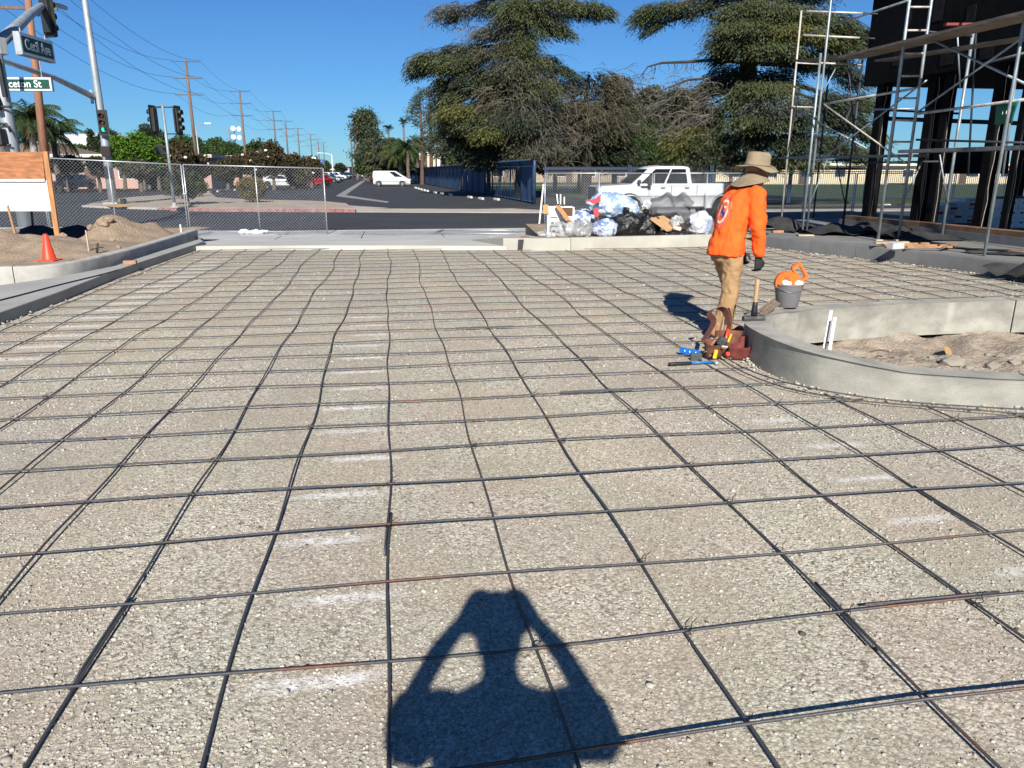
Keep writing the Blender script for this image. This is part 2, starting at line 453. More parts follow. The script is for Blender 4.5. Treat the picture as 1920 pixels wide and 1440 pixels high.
def cut_runs(path, cuts, gap=.012):
    """split a path into runs at the given arc lengths"""
    runs = []; cur = [path[0]]; s = 0; ci = 0; cuts = sorted(cuts)
    for a, c in zip(path[:-1], path[1:]):
        d = math.hypot(c[0] - a[0], c[1] - a[1])
        while ci < len(cuts) and s + d >= cuts[ci]:
            t = max(.001, (cuts[ci] - s) / d); q = (a[0] + (c[0] - a[0]) * t, a[1] + (c[1] - a[1]) * t)
            t2 = min(.999, t + gap / d); q2 = (a[0] + (c[0] - a[0]) * t2, a[1] + (c[1] - a[1]) * t2)
            cur.append(q); runs.append(cur); cur = [q2]; ci += 1
        cur.append(c); s += d
    runs.append(cur); return runs
sp = smooth_path(lk)
for i, run in enumerate(cut_runs(sp, [8.05, 9.55, 12.6, 15.2])):
    b = MB(); wall_strip(b, run, .16, -.05, .285); struct(b.build('kerb', [conc, conc, conc, conc, conc][i], smooth=False, auto=50))
# right kerb with its joints
rk = [(7.9, 8.7), (7.78, 9.6), (7.62, 10.6), (7.42, 11.65), (6.92, 13.0), (6.36, 14.1), (5.86, 14.98), (5.55, 15.62), (5.35, 16.1)]
sp = smooth_path(rk)
joints = []
for i, run in enumerate(cut_runs([(p[0], p[1]) for p in reversed(sp)], [1.3, 2.3, 3.6, 5.2])):
    run = list(reversed(run))
    b = MB(); wall_strip(b, [(p[0] + 0, p[1]) for p in reversed(run)], .16, -.05, .25, chamf=.02)
    struct(b.build('kerb', conc_d, auto=50))
# far kerb under the rubbish, with a diagonal return
fk = [(-.18, 15.55), (.66, 15.52), (1.56, 15.72), (2.9, 16.08), (4.38, 16.5), (5.0, 16.85)]
sp = smooth_path(fk)
for i, run in enumerate(cut_runs(sp, [1.4, 4.1])):
    b = MB(); wall_strip(b, run, .18, -.05, .25); struct(b.build('kerb', conc_w, auto=50))
b = MB(); b.prism([(-.17, 15.57), (.66, 15.66), (.2, 18.6), (-.95, 17.8)], -.25, .25, zf1=lambda p: .246 if p[1] < 16.5 else (.1 if p[0] > 0 else .03))
struct(b.build('kerb_return', conc_w))
# patio slab by the unfinished building
pat = [(p[0] + .15, p[1] + .05) for p in smooth_path(rk, .6)] + [tuple(uv(9.0, 20.38))[:2], tuple(uv(34, 20.38))[:2], tuple(uv(34, 4))[:2], tuple(uv(10.4, 7.3))[:2]]
b = MB(); b.prism(pat, -.29, .238); struct(b.build('patio_slab', M('patio_concrete', (.20, .197, .185), .9, var=.25, scale=1.2, bump=.2, bscale=50, fine=.3, fscale=60)))

# ------------------------------------------------------------------ planter kerb (raised island)
pl_out = [(7.6, 5.0), (5.5, 4.86), (4.3, 4.82), (3.47, 4.83), (3.11, 4.9), (2.73, 5.02), (2.45, 5.16), (2.19, 5.40), (2.05, 5.80), (2.02, 6.28), (2.13, 6.72), (2.36, 7.1), (2.68, 7.42), (3.09, 7.68), (4.37, 8.05), (5.52, 8.2), (7.6, 8.35)]
sp = list(reversed(smooth_path(pl_out, .07)))
def plz(p): return .215 + max(0, min(1, (2.75 - p[0]) / .75)) * .085
pl_conc = M('planter_concrete', (.335, .325, .28), .85, var=.28, scale=4.0, bump=.3, bscale=70, fine=.28, fscale=220, str3=(1, 1, 1.6))
t_pl = thing('planter_kerb', 'curved raised concrete planter kerb holding bare dirt and rubble', 'kerb', (3.3, 6.4, 0))
for run in cut_runs(sp, [2.15, sum(math.hypot(a[0] - c[0], a[1] - c[1]) for a, c in zip(sp[:-1], sp[1:])) - 4.12], .018):
    b = MB(); wall_strip(b, list(reversed(run)), -.165, -.14, .25, zf=plz, chamf=.022)
    for i, f in enumerate(b.f): b.f[i] = tuple(reversed(f))
    b.build('kerb_length', pl_conc, t_pl, auto=45)
PL_POLY = [(p[0], p[1]) for p in smooth_path(pl_out, .2)]
def in_poly(x, y, poly):
    c = False; j = len(poly) - 1
    for i in range(len(poly)):
        if (poly[i][1] > y) != (poly[j][1] > y) and x < (poly[j][0] - poly[i][0]) * (y - poly[i][1]) / (poly[j][1] - poly[i][1]) + poly[i][0]: c = not c
        j = i
    return c
# its soil: a rough height field a little below the gravel
def hnoise(x, y, seed=0):
    v = 0
    for k, (fx, a) in enumerate(((1.3, 1), (2.9, .5), (6.1, .25), (13.0, .13), (27, .07))):
        v += a * math.sin(fx * x + seed * 1.7 + 1.3 * math.sin(fx * .7 * y + k + seed)) * math.cos(fx * y * .9 + 2.1 * k + seed + .8 * math.sin(fx * x * .6 + k))
    return v
def field(name, x0, x1, y0, y1, st, zf, mat, keep=None, label=None, cat=None, kind=None):
    nx, ny = int((x1 - x0) / st) + 1, int((y1 - y0) / st) + 1
    xs = np.linspace(x0, x1, nx); ys = np.linspace(y0, y1, ny)
    V = np.array([(x, y, zf(x, y)) for y in ys for x in xs])
    Fc = []
    for j in range(ny - 1):
        for i in range(nx - 1):
            if keep is None or keep((xs[i] + xs[i + 1]) / 2, (ys[j] + ys[j + 1]) / 2): Fc.append((j * nx + i, j * nx + i + 1, (j + 1) * nx + i + 1, (j + 1) * nx + i))
    o = raw_mesh(name, V, np.array(Fc), mat, smooth=True)
    return tag(o, label, cat, None, kind)
soil_m = M('planter_soil', (.36, .27, .185), .95, var=.25, scale=4, bump=1.0, bscale=30, bdist=.03, fine=.4, fscale=70, col2=(.46, .40, .32))
def soil_z(x, y):
    z = -.14 + .03 * hnoise(x * 2.2, y * 2.2, 3)
    z += .17 * max(0, 1 - (y - 5.0) / 1.9) * min(1, max(0, (x - 2.75) / 1.0))
    return z + .045 * hnoise(x * 4.3, y * 4.1, 8) * min(1, max(0, (x - 2.5) / .6))
field('planter_soil', 2.0, 7.5, 4.85, 8.2, .045, soil_z, soil_m, keep=lambda x, y: in_poly(x, y, PL_POLY) and min(math.hypot(x - q[0], y - q[1]) for q in PL_POLY[::2]) > .06, kind='structure')

# ------------------------------------------------------------------ gravel bed
GX0, GX1, GY0, GY1 = -16, 12, -8, 17.2
ROW0, ROWS = 1.64, .482
m, n, out = nt('gravel')
bs = n.nodes.new('ShaderNodeBsdfPrincipled'); n.links.new(bs.outputs[0], out.inputs[0]); bs.inputs['Roughness'].default_value = .92; bs.inputs['Specular IOR Level'].default_value = .2
geo = n.nodes.new('ShaderNodeNewGeometry'); pos = geo.outputs['Position']
def vor(scale, rnd=1.0):
    t = n.nodes.new('ShaderNodeTexVoronoi'); t.inputs['Scale'].default_value = scale; t.inputs['Randomness'].default_value = rnd
    n.links.new(wv, t.inputs['Vector']); return t
wn_ = n.nodes.new('ShaderNodeTexNoise'); wn_.inputs['Scale'].default_value = 35; n.links.new(pos, wn_.inputs['Vector'])
vm = n.nodes.new('ShaderNodeVectorMath'); vm.operation = 'MULTIPLY_ADD'; n.links.new(wn_.outputs['Color'], vm.inputs[0]); vm.inputs[1].default_value = (.018,) * 3; n.links.new(pos, vm.inputs[2])
wv = vm.outputs[0]
va, vb, vc = vor(75), vor(38), vor(150)
patch = noise(n, pos, 1.15, 5, .6)
coarse = ramp(n, patch, .44, .60)
def sep(o):
    s_ = n.nodes.new('ShaderNodeSeparateColor'); n.links.new(o, s_.inputs[0]); return s_.outputs[0]
cellA = ramp(n, sep(va.outputs['Color']), 0, 1, (0.336, 0.303, 0.245), (0.532, 0.492, 0.409))
cellB = ramp(n, sep(vb.outputs['Color']), 0, 1, (0.347, 0.322, 0.267), (0.594, 0.559, 0.474))
cellC = ramp(n, sep(vc.outputs['Color']), 0, 1, (0.375, 0.328, 0.262), (0.465, 0.418, 0.338))
fines = ramp(n, noise(n, pos, 2.3, 4), .3, .7, (0.386, 0.333, 0.262), (0.448, 0.407, 0.327))
cc = mix_col(n, math_n(n, 'GREATER_THAN', sep(vb.outputs['Color']), .62), cellA, cellB)
cc = mix_col(n, coarse, mix_col(n, .55, fines, cellC), cc)
sa_, sb_ = sep(va.outputs['Color']), sep(vc.outputs['Color'])
def sepg(o):
    s_ = n.nodes.new('ShaderNodeSeparateColor'); n.links.new(o, s_.inputs[0]); return s_.outputs[1]
spk = sepg(va.outputs['Color']); spk2 = sepg(vc.outputs['Color'])
amt = math_n(n, 'MULTIPLY_ADD', sep(coarse), .55, .35)
cc = mix_col(n, math_n(n, 'MULTIPLY', math_n(n, 'GREATER_THAN', spk, .80), amt), cc, (.60, .575, .50))
cc = mix_col(n, math_n(n, 'MULTIPLY', math_n(n, 'LESS_THAN', spk, .13), amt), cc, (.19, .17, .14))
cc = mix_col(n, math_n(n, 'MULTIPLY', math_n(n, 'GREATER_THAN', spk2, .84), .55), cc, (.58, .55, .48))
cc = mix_col(n, math_n(n, 'MULTIPLY', math_n(n, 'LESS_THAN', spk2, .13), .5), cc, (.20, .18, .15))
hue = ramp(n, noise(n, pos, 1.7, 4, .6), .40, .60, (1.05, 1.005, .965), (1.0, 1.025, .965))
mh = n.nodes.new('ShaderNodeMix'); mh.data_type = 'RGBA'; mh.blend_type = 'MULTIPLY'; mh.inputs[0].default_value = 1
n.links.new(cc, mh.inputs[6]); n.links.new(hue, mh.inputs[7]); cc = mh.outputs[2]
gap = ramp(n, va.outputs['Distance'], .40, .72)
cc = mix_col(n, math_n(n, 'MULTIPLY', sep(gap), .42), cc, (.13, .115, .095))
tone = ramp(n, noise(n, pos, .35, 3), .35, .65, (.90, .90, .92), (1.07, 1.04, .99))
mm = n.nodes.new('ShaderNodeMix'); mm.data_type = 'RGBA'; mm.blend_type = 'MULTIPLY'; mm.inputs[0].default_value = 1
n.links.new(cc, mm.inputs[6]); n.links.new(tone, mm.inputs[7]); cc = mm.outputs[2]
# white marking paint sprayed along the bars
mp = n.nodes.new('ShaderNodeMapping'); n.links.new(pos, mp.inputs[0]); mp.inputs['Rotation'].default_value = (0, 0, -TH)
sx = n.nodes.new('ShaderNodeSeparateXYZ'); n.links.new(mp.outputs[0], sx.inputs[0]); U_, V_ = sx.outputs[0], sx.outputs[1]
rowc = math_n(n, 'DIVIDE', math_n(n, 'SUBTRACT', V_, ROW0), ROWS)
fr = math_n(n, 'FRACT', rowc); idx = math_n(n, 'FLOOR', rowc)
wnz = n.nodes.new('ShaderNodeTexWhiteNoise'); wnz.noise_dimensions = '1D'; n.links.new(idx, wnz.inputs['W'])
def bandmask(x, a, b_, s_):
    r1 = n.nodes.new('ShaderNodeMapRange'); r1.interpolation_type = 'SMOOTHSTEP'; n.links.new(x, r1.inputs[0])
    r1.inputs[1].default_value = a - s_; r1.inputs[2].default_value = a + s_
    r2 = n.nodes.new('ShaderNodeMapRange'); r2.interpolation_type = 'SMOOTHSTEP'; n.links.new(x, r2.inputs[0])
    r2.inputs[1].default_value = b_ - s_; r2.inputs[2].default_value = b_ + s_; r2.inputs[3].default_value = 1; r2.inputs[4].default_value = 0
    return math_n(n, 'MULTIPLY', r1.outputs[0], r2.outputs[0])
ush = math_n(n, 'ADD', U_, math_n(n, 'MULTIPLY', math_n(n, 'SUBTRACT', wnz.outputs[0], .5), .16))
pm = math_n(n, 'MULTIPLY', bandmask(fr, .85, .985, .035), bandmask(ush, -.46, -.10, .10))
pm = math_n(n, 'MULTIPLY', pm, bandmask(rowc, -.4, 14.2, .1))
wn2 = n.nodes.new('ShaderNodeTexWhiteNoise'); wn2.noise_dimensions = '1D'; n.links.new(math_n(n, 'ADD', idx, 31.7), wn2.inputs['W'])
pm = math_n(n, 'MULTIPLY', pm, math_n(n, 'MULTIPLY_ADD', wn2.outputs[0], .7, .6))
pm2 = math_n(n, 'MULTIPLY', math_n(n, 'MULTIPLY', bandmask(fr, .40, .52, .06), bandmask(ush, 2.28, 2.62, .06)), bandmask(rowc, 1.0, 6.0, .1))
pm3 = math_n(n, 'MULTIPLY', math_n(n, 'MULTIPLY', bandmask(fr, .7, .9, .08), bandmask(ush, -3.55, -3.0, .12)), bandmask(rowc, 10, 27, .1))
pm = math_n(n, 'ADD', math_n(n, 'ADD', pm, math_n(n, 'MULTIPLY', pm2, .75)), math_n(n, 'MULTIPLY', pm3, .8), clamp=True)
pn = ramp(n, noise(n, pos, 22, 4, .7), .34, .62)
pm = math_n(n, 'MULTIPLY', math_n(n, 'MULTIPLY', pm, sep(pn)), .85)
n.links.new(mix_col(n, pm, cc, (.80, .80, .79)), bs.inputs['Base Color'])
hA = math_n(n, 'SUBTRACT', 1, va.outputs['Distance']); hB = math_n(n, 'SUBTRACT', 1, vb.outputs['Distance']); hC = math_n(n, 'SUBTRACT', 1, vc.outputs['Distance'])
hh = math_n(n, 'ADD', math_n(n, 'MULTIPLY', math_n(n, 'ADD', hA, math_n(n, 'MULTIPLY', hB, .6)), math_n(n, 'MULTIPLY_ADD', sep(coarse), .65, .35)), math_n(n, 'MULTIPLY', hC, .35))
hh = math_n(n, 'ADD', hh, math_n(n, 'MULTIPLY', noise(n, pos, 210, 3), .35))
bp = n.nodes.new('ShaderNodeBump'); bp.inputs['Strength'].default_value = .55; bp.inputs['Distance'].default_value = .006
n.links.new(hh, bp.inputs['Height']); n.links.new(bp.outputs[0], bs.inputs['Normal'])
gravel_mat = m
go_ = [(GX0, GY0), (GX1, GY0), (GX1, GY1), (GX0, GY1)]; gh_ = [(3.3 + (p[0] - 3.3) * (.97 if p[0] < 5 else .985), 6.5 + (p[1] - 6.5) * .95) for p in smooth_path(pl_out, .3)]
b = MB(); loops = [[Vector((p[0], p[1], 0)) for p in go_], [Vector((p[0], p[1], 0)) for p in gh_]]; allp = go_ + gh_
tri_ = []
for a, c, d in tessellate_polygon(loops):
    cr = (allp[c][0] - allp[a][0]) * (allp[d][1] - allp[a][1]) - (allp[c][1] - allp[a][1]) * (allp[d][0] - allp[a][0]); tri_.append((a, c, d) if cr > 0 else (a, d, c))
b.add([(p[0], p[1], 0) for p in allp], tri_); b.add([(p[0], p[1], 0) for p in go_] + [(p[0], p[1], -.29) for p in go_], [(i, i + 4, (i + 1) % 4 + 4, (i + 1) % 4) for i in range(4)])
struct(b.build('gravel', gravel_mat))
# loose stones lying on it
rng = np.random.default_rng(7)
def ico():
    bm = bmesh.new(); bmesh.ops.create_icosphere(bm, subdivisions=1, radius=1)
    v = np.array([q.co[:] for q in bm.verts]); f = np.array([[q.index for q in p.verts] for p in bm.faces]); bm.free(); return v, f
ICO_V, ICO_F = ico()
def stones(cx, cy, cz_, size, flat=.6):
    k = len(cx); nv = len(ICO_V)
    V = ICO_V[None] * (1 + rng.normal(0, .26, (k, nv, 1))) * np.stack([rng.uniform(.75, 1.25, k), rng.uniform(.65, 1.0, k), rng.uniform(flat * .6, flat * 1.2, k)], 1)[:, None, :] * size[:, None, None]
    a = rng.uniform(0, 6.28, k); tl = rng.normal(0, .35, k)
    c, s = np.cos(a)[:, None], np.sin(a)[:, None]; ct, s2 = np.cos(tl)[:, None], np.sin(tl)[:, None]
    x, y, z = V[..., 0], V[..., 1], V[..., 2]
    y, z = y * ct - z * s2, y * s2 + z * ct
    V = np.stack([x * c - y * s + cx[:, None], x * s + y * c + cy[:, None], z + cz_[:, None]], -1).reshape(-1, 3)
    Fc = (ICO_F[None] + (np.arange(k) * nv)[:, None, None]).reshape(-1, 3)
    return V, Fc
def scatter(num, ymin, ymax, smin, smax, powr):
    t = rng.uniform(0, 1, num) ** powr; y = ymin + (ymax - ymin) * t
    x = rng.uniform(-1, 1, num) * (y * .74 + .5)
    pt = np.array([hnoise(a * .9, c * .9, 5) for a, c in zip(x, y)])
    keep = (rng.uniform(0, 1, num) < np.clip(.45 + pt * .55, .1, 1)) & (x > -5.3 - .09 * (y - 7)) & (x < 7.2)
    x, y = x[keep], y[keep]
    keep = np.array([not in_poly(a, c, PL_POLY) for a, c in zip(x, y)])
    x, y = x[keep], y[keep]
    s = smin * (smax / smin) ** (rng.uniform(0, 1, len(x)) ** 2.4)
    return stones(x, y, s * .2, s)
Va, Fa = scatter(62000, 1.0, 4.6, .0026, .0085, 1.0)
Vb, Fb = scatter(38000, 4.3, 9.5, .0042, .0115, 1.0)
Vc_, Fc_ = scatter(12000, 9.3, 16.0, .008, .02, 1.0)
Vd, Fd = scatter(420, 1.1, 9, .010, .020, 1.0)
V = np.vstack([Va, Vb, Vc_, Vd]); o_ = [0, len(Va), len(Va) + len(Vb), len(Va) + len(Vb) + len(Vc_)]
Fall = np.vstack([Fa, Fb + o_[1], Fc_ + o_[2], Fd + o_[3]])
stone_mat, n, out = nt('stone')
bs = n.nodes.new('ShaderNodeBsdfPrincipled'); bs.inputs['Roughness'].default_value = .9; n.links.new(bs.outputs[0], out.inputs[0])
g = n.nodes.new('ShaderNodeNewGeometry')
n.links.new(ramp(n, g.outputs['Random Per Island'], .0, 1, (.29, .268, .225), (.48, .455, .395)), bs.inputs['Base Color'])
so = raw_mesh('loose_stones', V, Fall, stone_mat, smooth=False); so['kind'] = 'stuff'
tag(so, 'crushed stone lying loose over the gravel bed', 'gravel')

# kerb-foot berms of coarser stone
bx, by = [], []
for poly, dens, sd in ((rk, 150, 1), (gut, 60, 1), (pl_out[2:14], 95, -1)):
    path = smooth_path(poly, .08)
    for (x, y) in path:
        for _ in range(int(dens * .08) + 1):
            ang = rng.uniform(0, 6.28); rr = abs(rng.normal(0, .10)) + .02
            bx.append(x + math.cos(ang) * rr); by.append(y + math.sin(ang) * rr)
bx, by = np.array(bx), np.array(by)
kp = np.array([not in_poly(a, c, PL_POLY) and not (a > np.interp(c, [8.7, 10.6, 11.65, 13, 14.1, 15, 16.1], [7.9, 7.62, 7.42, 6.92, 6.36, 5.86, 5.35]) and c > 8.6) and a > -5.35 - .115 * (c - 7.3) for a, c in zip(bx, by)])
bx, by = bx[kp], by[kp]; ss = rng.uniform(.005, .016, len(bx))
V, Fc2 = stones(bx, by, ss * .4 + rng.uniform(0, .02, len(bx)), ss, .8)
so = raw_mesh('kerb_foot_stones', V, Fc2, stone_mat); so['kind'] = 'stuff'; tag(so, 'coarser stones heaped along the foot of the kerbs', 'gravel')

# dark flecks of soil and bark trodden into the gravel
fx_, fy_ = [], []
for _ in range(110):
    y = rng.uniform(1.2, 13); x = rng.uniform(-.72, .72) * (y + .6)
    if not in_poly(x, y, PL_POLY) and x > -5 and x < 6.5: fx_.append(x); fy_.append(y)
fx_, fy_ = np.array(fx_), np.array(fy_); ss = rng.uniform(.004, .014, len(fx_))
V, Fc2 = stones(fx_, fy_, ss * .25, ss, .45)
so = raw_mesh('soil_flecks', V, Fc2, M('soil_fleck', (.10, .08, .06), .95, var=.4, scale=30)); so['kind'] = 'stuff'; tag(so, 'small dark flecks of soil and bark on the gravel', 'debris')
# ------------------------------------------------------------------ reinforcing bars
def rebar_mat(name, axis):
    m, n, out = nt(name)
    b = n.nodes.new('ShaderNodeBsdfPrincipled'); n.links.new(b.outputs[0], out.inputs[0])
    tc = n.nodes.new('ShaderNodeTexCoord'); v = tc.outputs['Object']
    f = noise(n, stretch(n, v, (1.2, 30, 30) if axis == 'X' else (30, 1.2, 30)), 1.6, 3)
    c = ramp(n, f, .57, .68, (.105, .107, .112), (.24, .105, .05))
    c = mix_col(n, ramp(n, noise(n, v, 60, 3), .4, .6), mix_col(n, .35, c, (.055, .056, .06)), c)
    n.links.new(c, b.inputs['Base Color'])
    b.inputs['Metallic'].default_value = .55; b.inputs['Roughness'].default_value = .5
    w = n.nodes.new('ShaderNodeTexWave'); w.wave_type = 'BANDS'; w.bands_direction = axis
    w.inputs['Scale'].default_value = 62; w.inputs['Distortion'].default_value = .3; n.links.new(v, w.inputs['Vector'])
    bp = n.nodes.new('ShaderNodeBump'); bp.inputs['Strength'].default_value = .5; bp.inputs['Distance'].default_value = .002
    n.links.new(w.outputs['Fac'], bp.inputs['Height']); n.links.new(bp.outputs[0], b.inputs['Normal'])
    return m
RB_R, RB_C = rebar_mat('rebar_crosswise', 'X'), rebar_mat('rebar_lengthwise', 'Y')
tie_m = M('tie_wire', (.03, .03, .032), .5, metal=.6)
RBR = .0053
def right_lim(y): return np.interp(y, [-5, 8.7, 10.6, 11.65, 13, 14.1, 15, 16.1, 17], [7.9, 7.9, 7.62, 7.42, 6.92, 6.36, 5.86, 5.35, 5.0])
def left_lim(y): return np.interp(y, [-5, 4.6, 6.0, 7.75, 9.3, 11.15, 12.4, 15.5, 18], [-5.0, -5.05, -5.2, -5.40, -5.62, -5.96, -6.13, -6.5, -6.7])
def far_lim(x): return np.interp(x, [-7, -6.47, -5, -.2, .66, 1.56, 2.9, 4.4, 8], [16.0, 16.05, 16.05, 15.45, 15.4, 15.6, 15.95, 16.35, 17])
PLC = (3.3, 6.4)
def blocked(x, y):
    if x > right_lim(y) - .10 or x < left_lim(y) + .06 or y > far_lim(x) - .02: return True
    return in_poly(PLC[0] + (x - PLC[0]) * .96, PLC[1] + (y - PLC[1]) * .93, PL_POLY)
def bar(name, pts_uvz, mat, label, group, ties=()):
    """a bar in the site frame; its object is turned with the grid"""
    o3 = pts_uvz[0]; loc = uv(o3[0], o3[1], o3[2])
    b = MB(); b.tube([(p[0] - o3[0], p[1] - o3[1], p[2] - o3[2]) for p in pts_uvz], RBR, 7)
    o = b.build(name, mat, local=True, smooth=True)
    o.location = loc; o.rotation_euler = (0, 0, TH); ORG[o.name] = Matrix.Translation(loc) @ Matrix.Rotation(TH, 4, 'Z')
    tag(o, label, 'rebar', group)
    for (u, v, z) in ties:
        t = MB(); q = []
        for k in range(15):
            a = k / 14 * 4 * math.pi; q.append((u - o3[0] + .0125 * math.cos(a) + .002 * k / 14, v - o3[1] + .0125 * math.sin(a), z - o3[2] + .012 * math.cos(a * .5)))
        q += [(u - o3[0] + .02, v - o3[1] + .015, z - o3[2] + .018), (u - o3[0] + .045, v - o3[1] + .03, z - o3[2] + .026)]
        t.tube(q, .0016, 4); t.build('tie_wire', tie_m, o, local=True)
    return o
COLS = [-4.44, -3.93, -3.45, -2.96, -2.47, -1.99, -1.512, -1.03, -.565, -.076, .415, .945, 1.542, 2.07, 2.56, 3.05, 3.53, 4.0, 4.48, 4.97, 5.46, 5.95, 6.43, 6.9, 7.4, 7.9, 8.36, 8.8, 9.25]
crng = random.Random(11)
def col_path(u, seed, v0, v1):
    r = random.Random(seed); ph = [r.uniform(0, 6.28) for _ in range(4)]; pts = []
    nn = int((v1 - v0) / .1)
    for i in range(nn + 1):
        v = v0 + (v1 - v0) * i / nn
        far = max(0, min(1, (v - 4.5) / 6))
        w = .012 * math.sin(v * 1.5 + ph[0]) + .008 * math.sin(v * 3.7 + ph[3]) + far * (.030 * math.sin(v * .85 + ph[1]) + .012 * math.sin(v * 1.7 + ph[2]))
        z = .012 + .006 * (1 + math.sin(v * 2.3 + ph[2])) + .004 * math.sin(v * 5.1 + ph[0])
        pts.append((u + w, v, z))
    return pts
def runs_of(pts):
    runs = []; cur = []
    for p in pts:
        q = uv(*p)
        if blocked(q.x, q.y):
            if len(cur) > 6: runs.append(cur)
            cur = []
        else: cur.append(p)
    if len(cur) > 6: runs.append(cur)
    return runs
iz = COLS.index(.415)
LAPS = {7: 2.4, 8: 1.35, 9: 3.05, 12: 2.15, 14: 2.9}
for j, u in enumerate(COLS):
    k = j - iz
    where = 'crossing the photographer shadow' if k == 0 else (f'{ORD[abs(k)]} to the {"right" if k > 0 else "left"} of the shadow')
    rs = runs_of(col_path(u, 100 + j, .55, 17.3))
    if j in LAPS and rs:
        r0 = rs[0]; a = LAPS[j]
        near = [(p[0] + .0125, p[1], p[2] + .001) for p in r0 if p[1] < a + .27]; far_ = [p for p in r0 if p[1] > a - .27]
        bar('rebar', near, RB_C, f'near length of lapped lengthwise rebar, {where}', 'lengthwise rebars')
        bar('rebar', far_, RB_C, f'long far length of lengthwise rebar, {where}', 'lengthwise rebars')
        rs = rs[1:]
        if rs: bar('rebar', rs[0], RB_C, f'lengthwise rebar beyond the planter, {where}', 'lengthwise rebars')
        continue
    for i, r in enumerate(rs[:2]):
        if len(rs) > 1: lab = f'lengthwise rebar {"on the near side of" if i == 0 else "beyond"} the planter, {where}'
        else: lab = f'lengthwise rebar on the gravel, {where}'
        bar('rebar', r, RB_C, lab, 'lengthwise rebars')
for k in range(0, 33):
    v = ROW0 + ROWS * k
    r = random.Random(500 + k); ph = [r.uniform(0, 6.28) for _ in range(3)]; pts = []
    for i in range(0, 171):
        u = -4.9 + i * .1
        if k == 0 and u < .0 - .62: continue
        w = .012 * math.sin(u * 1.1 + ph[0]) + .006 * math.sin(u * 2.7 + ph[1]) + (.012 * math.sin(u * .55 + ph[2]) if k > 6 else 0)
        if k == 1: w += .010 * max(0, u - .2) ** 1.3 + .008
        z = .0285 + .004 * math.sin(u * 2.1 + ph[1]) + (.035 * max(0, min(1, (u - .3) / 1.2)) if k == 0 else 0)
        pts.append((u, v + w, z))
    rs = runs_of(pts)
    ties = []
    for i, q in enumerate(rs):
        base = f'crosswise rebar, {ORD[k + 1]} up from the bottom of the photo'
        if len(rs) > 1: base = (f'longer left length of crosswise rebar, {ORD[k + 1]} up' if i == 0 else f'short crosswise rebar right of the planter, {ORD[k + 1]} up')
        tl = [(u + .004, v + .002, .028) for u in COLS if k < 9 and random.Random(int(u * 1000) + k).random() < .3 and q[0][0] < u < q[-1][0]] if i == 0 else []
        bar('rebar', q, RB_R, base, 'crosswise rebars', tl)
# lapped lengths beside some crosswise bars
for k, u0, u1 in ((1, 1.65, 2.2), (7, 1.15, 1.7), (9, 1.0, 1.7), (12, .6, 1.2)):
    v = ROW0 + ROWS * k + .022 + (.03 if k == 1 else 0)
    bar('rebar', [(u0 + (u1 - u0) * i / 6, v, .03) for i in range(7)], RB_R, f'short lapped rebar lying against the {ORD[k + 1]} crosswise bar from the bottom', 'crosswise rebars')
# bars bent round the foot of the planter
def bent(off, z, seed, label, i0, i1):
    pts = smooth_path([(p[0], p[1]) for p in pl_out[1:13]], .1); out = []
    pts = pts[i0:i1]
    for i, p in enumerate(pts):
        a = Vector(pts[max(i - 1, 0)]); c = Vector(pts[min(i + 1, len(pts) - 1)]); t = (c - a).normalized(); nrm = Vector((-t.y, t.x))
        if nrm.dot(Vector((PLC[0] - p[0], PLC[1] - p[1]))) > 0: nrm = -nrm
        o = off + .03 * math.sin(i * .22 + seed)
        out.append((p[0] + nrm.x * o, p[1] + nrm.y * o, z + .005 * math.sin(i * .5)))
    b = MB(); b.tube(out, RBR, 7); o = b.build('rebar', RB_R, smooth=True); tag(o, label, 'rebar', 'rebars bent round the planter')
bent(.17, .045, 0, 'rebar bent in a curve round the foot of the planter kerb', 4, 52)
bent(.215, .03, 1.3, 'lower bent rebar just outside the curved one at the planter kerb', 8, 46)
# second mat showing beyond the gutter at the left edge
for i, (p0, p1) in enumerate((((-60, 524), (105, 521)), ((-60, 531), (72, 529)), ((-60, 541), (45, 540)), ((-60, 527), (60, 523)), ((-60, 549), (22, 547)))):
    a, c = G(*p0, .03), G(*p1, .03)
    if i == 3: a, c = G(5, 548, .02), G(60, 522, .02)
    b = MB(); b.tube([a + (c - a) * t / 6 for t in range(7)], .0075, 7)
    o = b.build('rebar', M('rebar_rusty', (.12, .055, .04), .7, metal=.3, var=.3), smooth=True)
    tag(o, ['rusty rebar nearest the kerb beyond the left gutter slab', 'rusty rebar second out from the kerb beyond the left gutter slab', 'rusty rebar third out from the kerb beyond the left gutter slab',
            'rebar running towards the camera beyond the left gutter slab', 'rusty rebar farthest from the kerb beyond the left gutter slab'][i], 'rebar', 'rebars beyond the gutter slab')
# a single bar left lying on the gutter slab, stakes and offcuts
a, c = G(-30, 570, .14), G(223, 506, .14)
b = MB(); b.tube([a + (c - a) * t / 10 + Vector((.01 * math.sin(t), 0, 0)) for t in range(11)], .0085, 7)
tag(b.build('rebar', M('rebar_dark', (.022, .022, .028), .5, metal=.4), smooth=True), 'lone black rebar left lying along the concrete gutter slab', 'rebar')
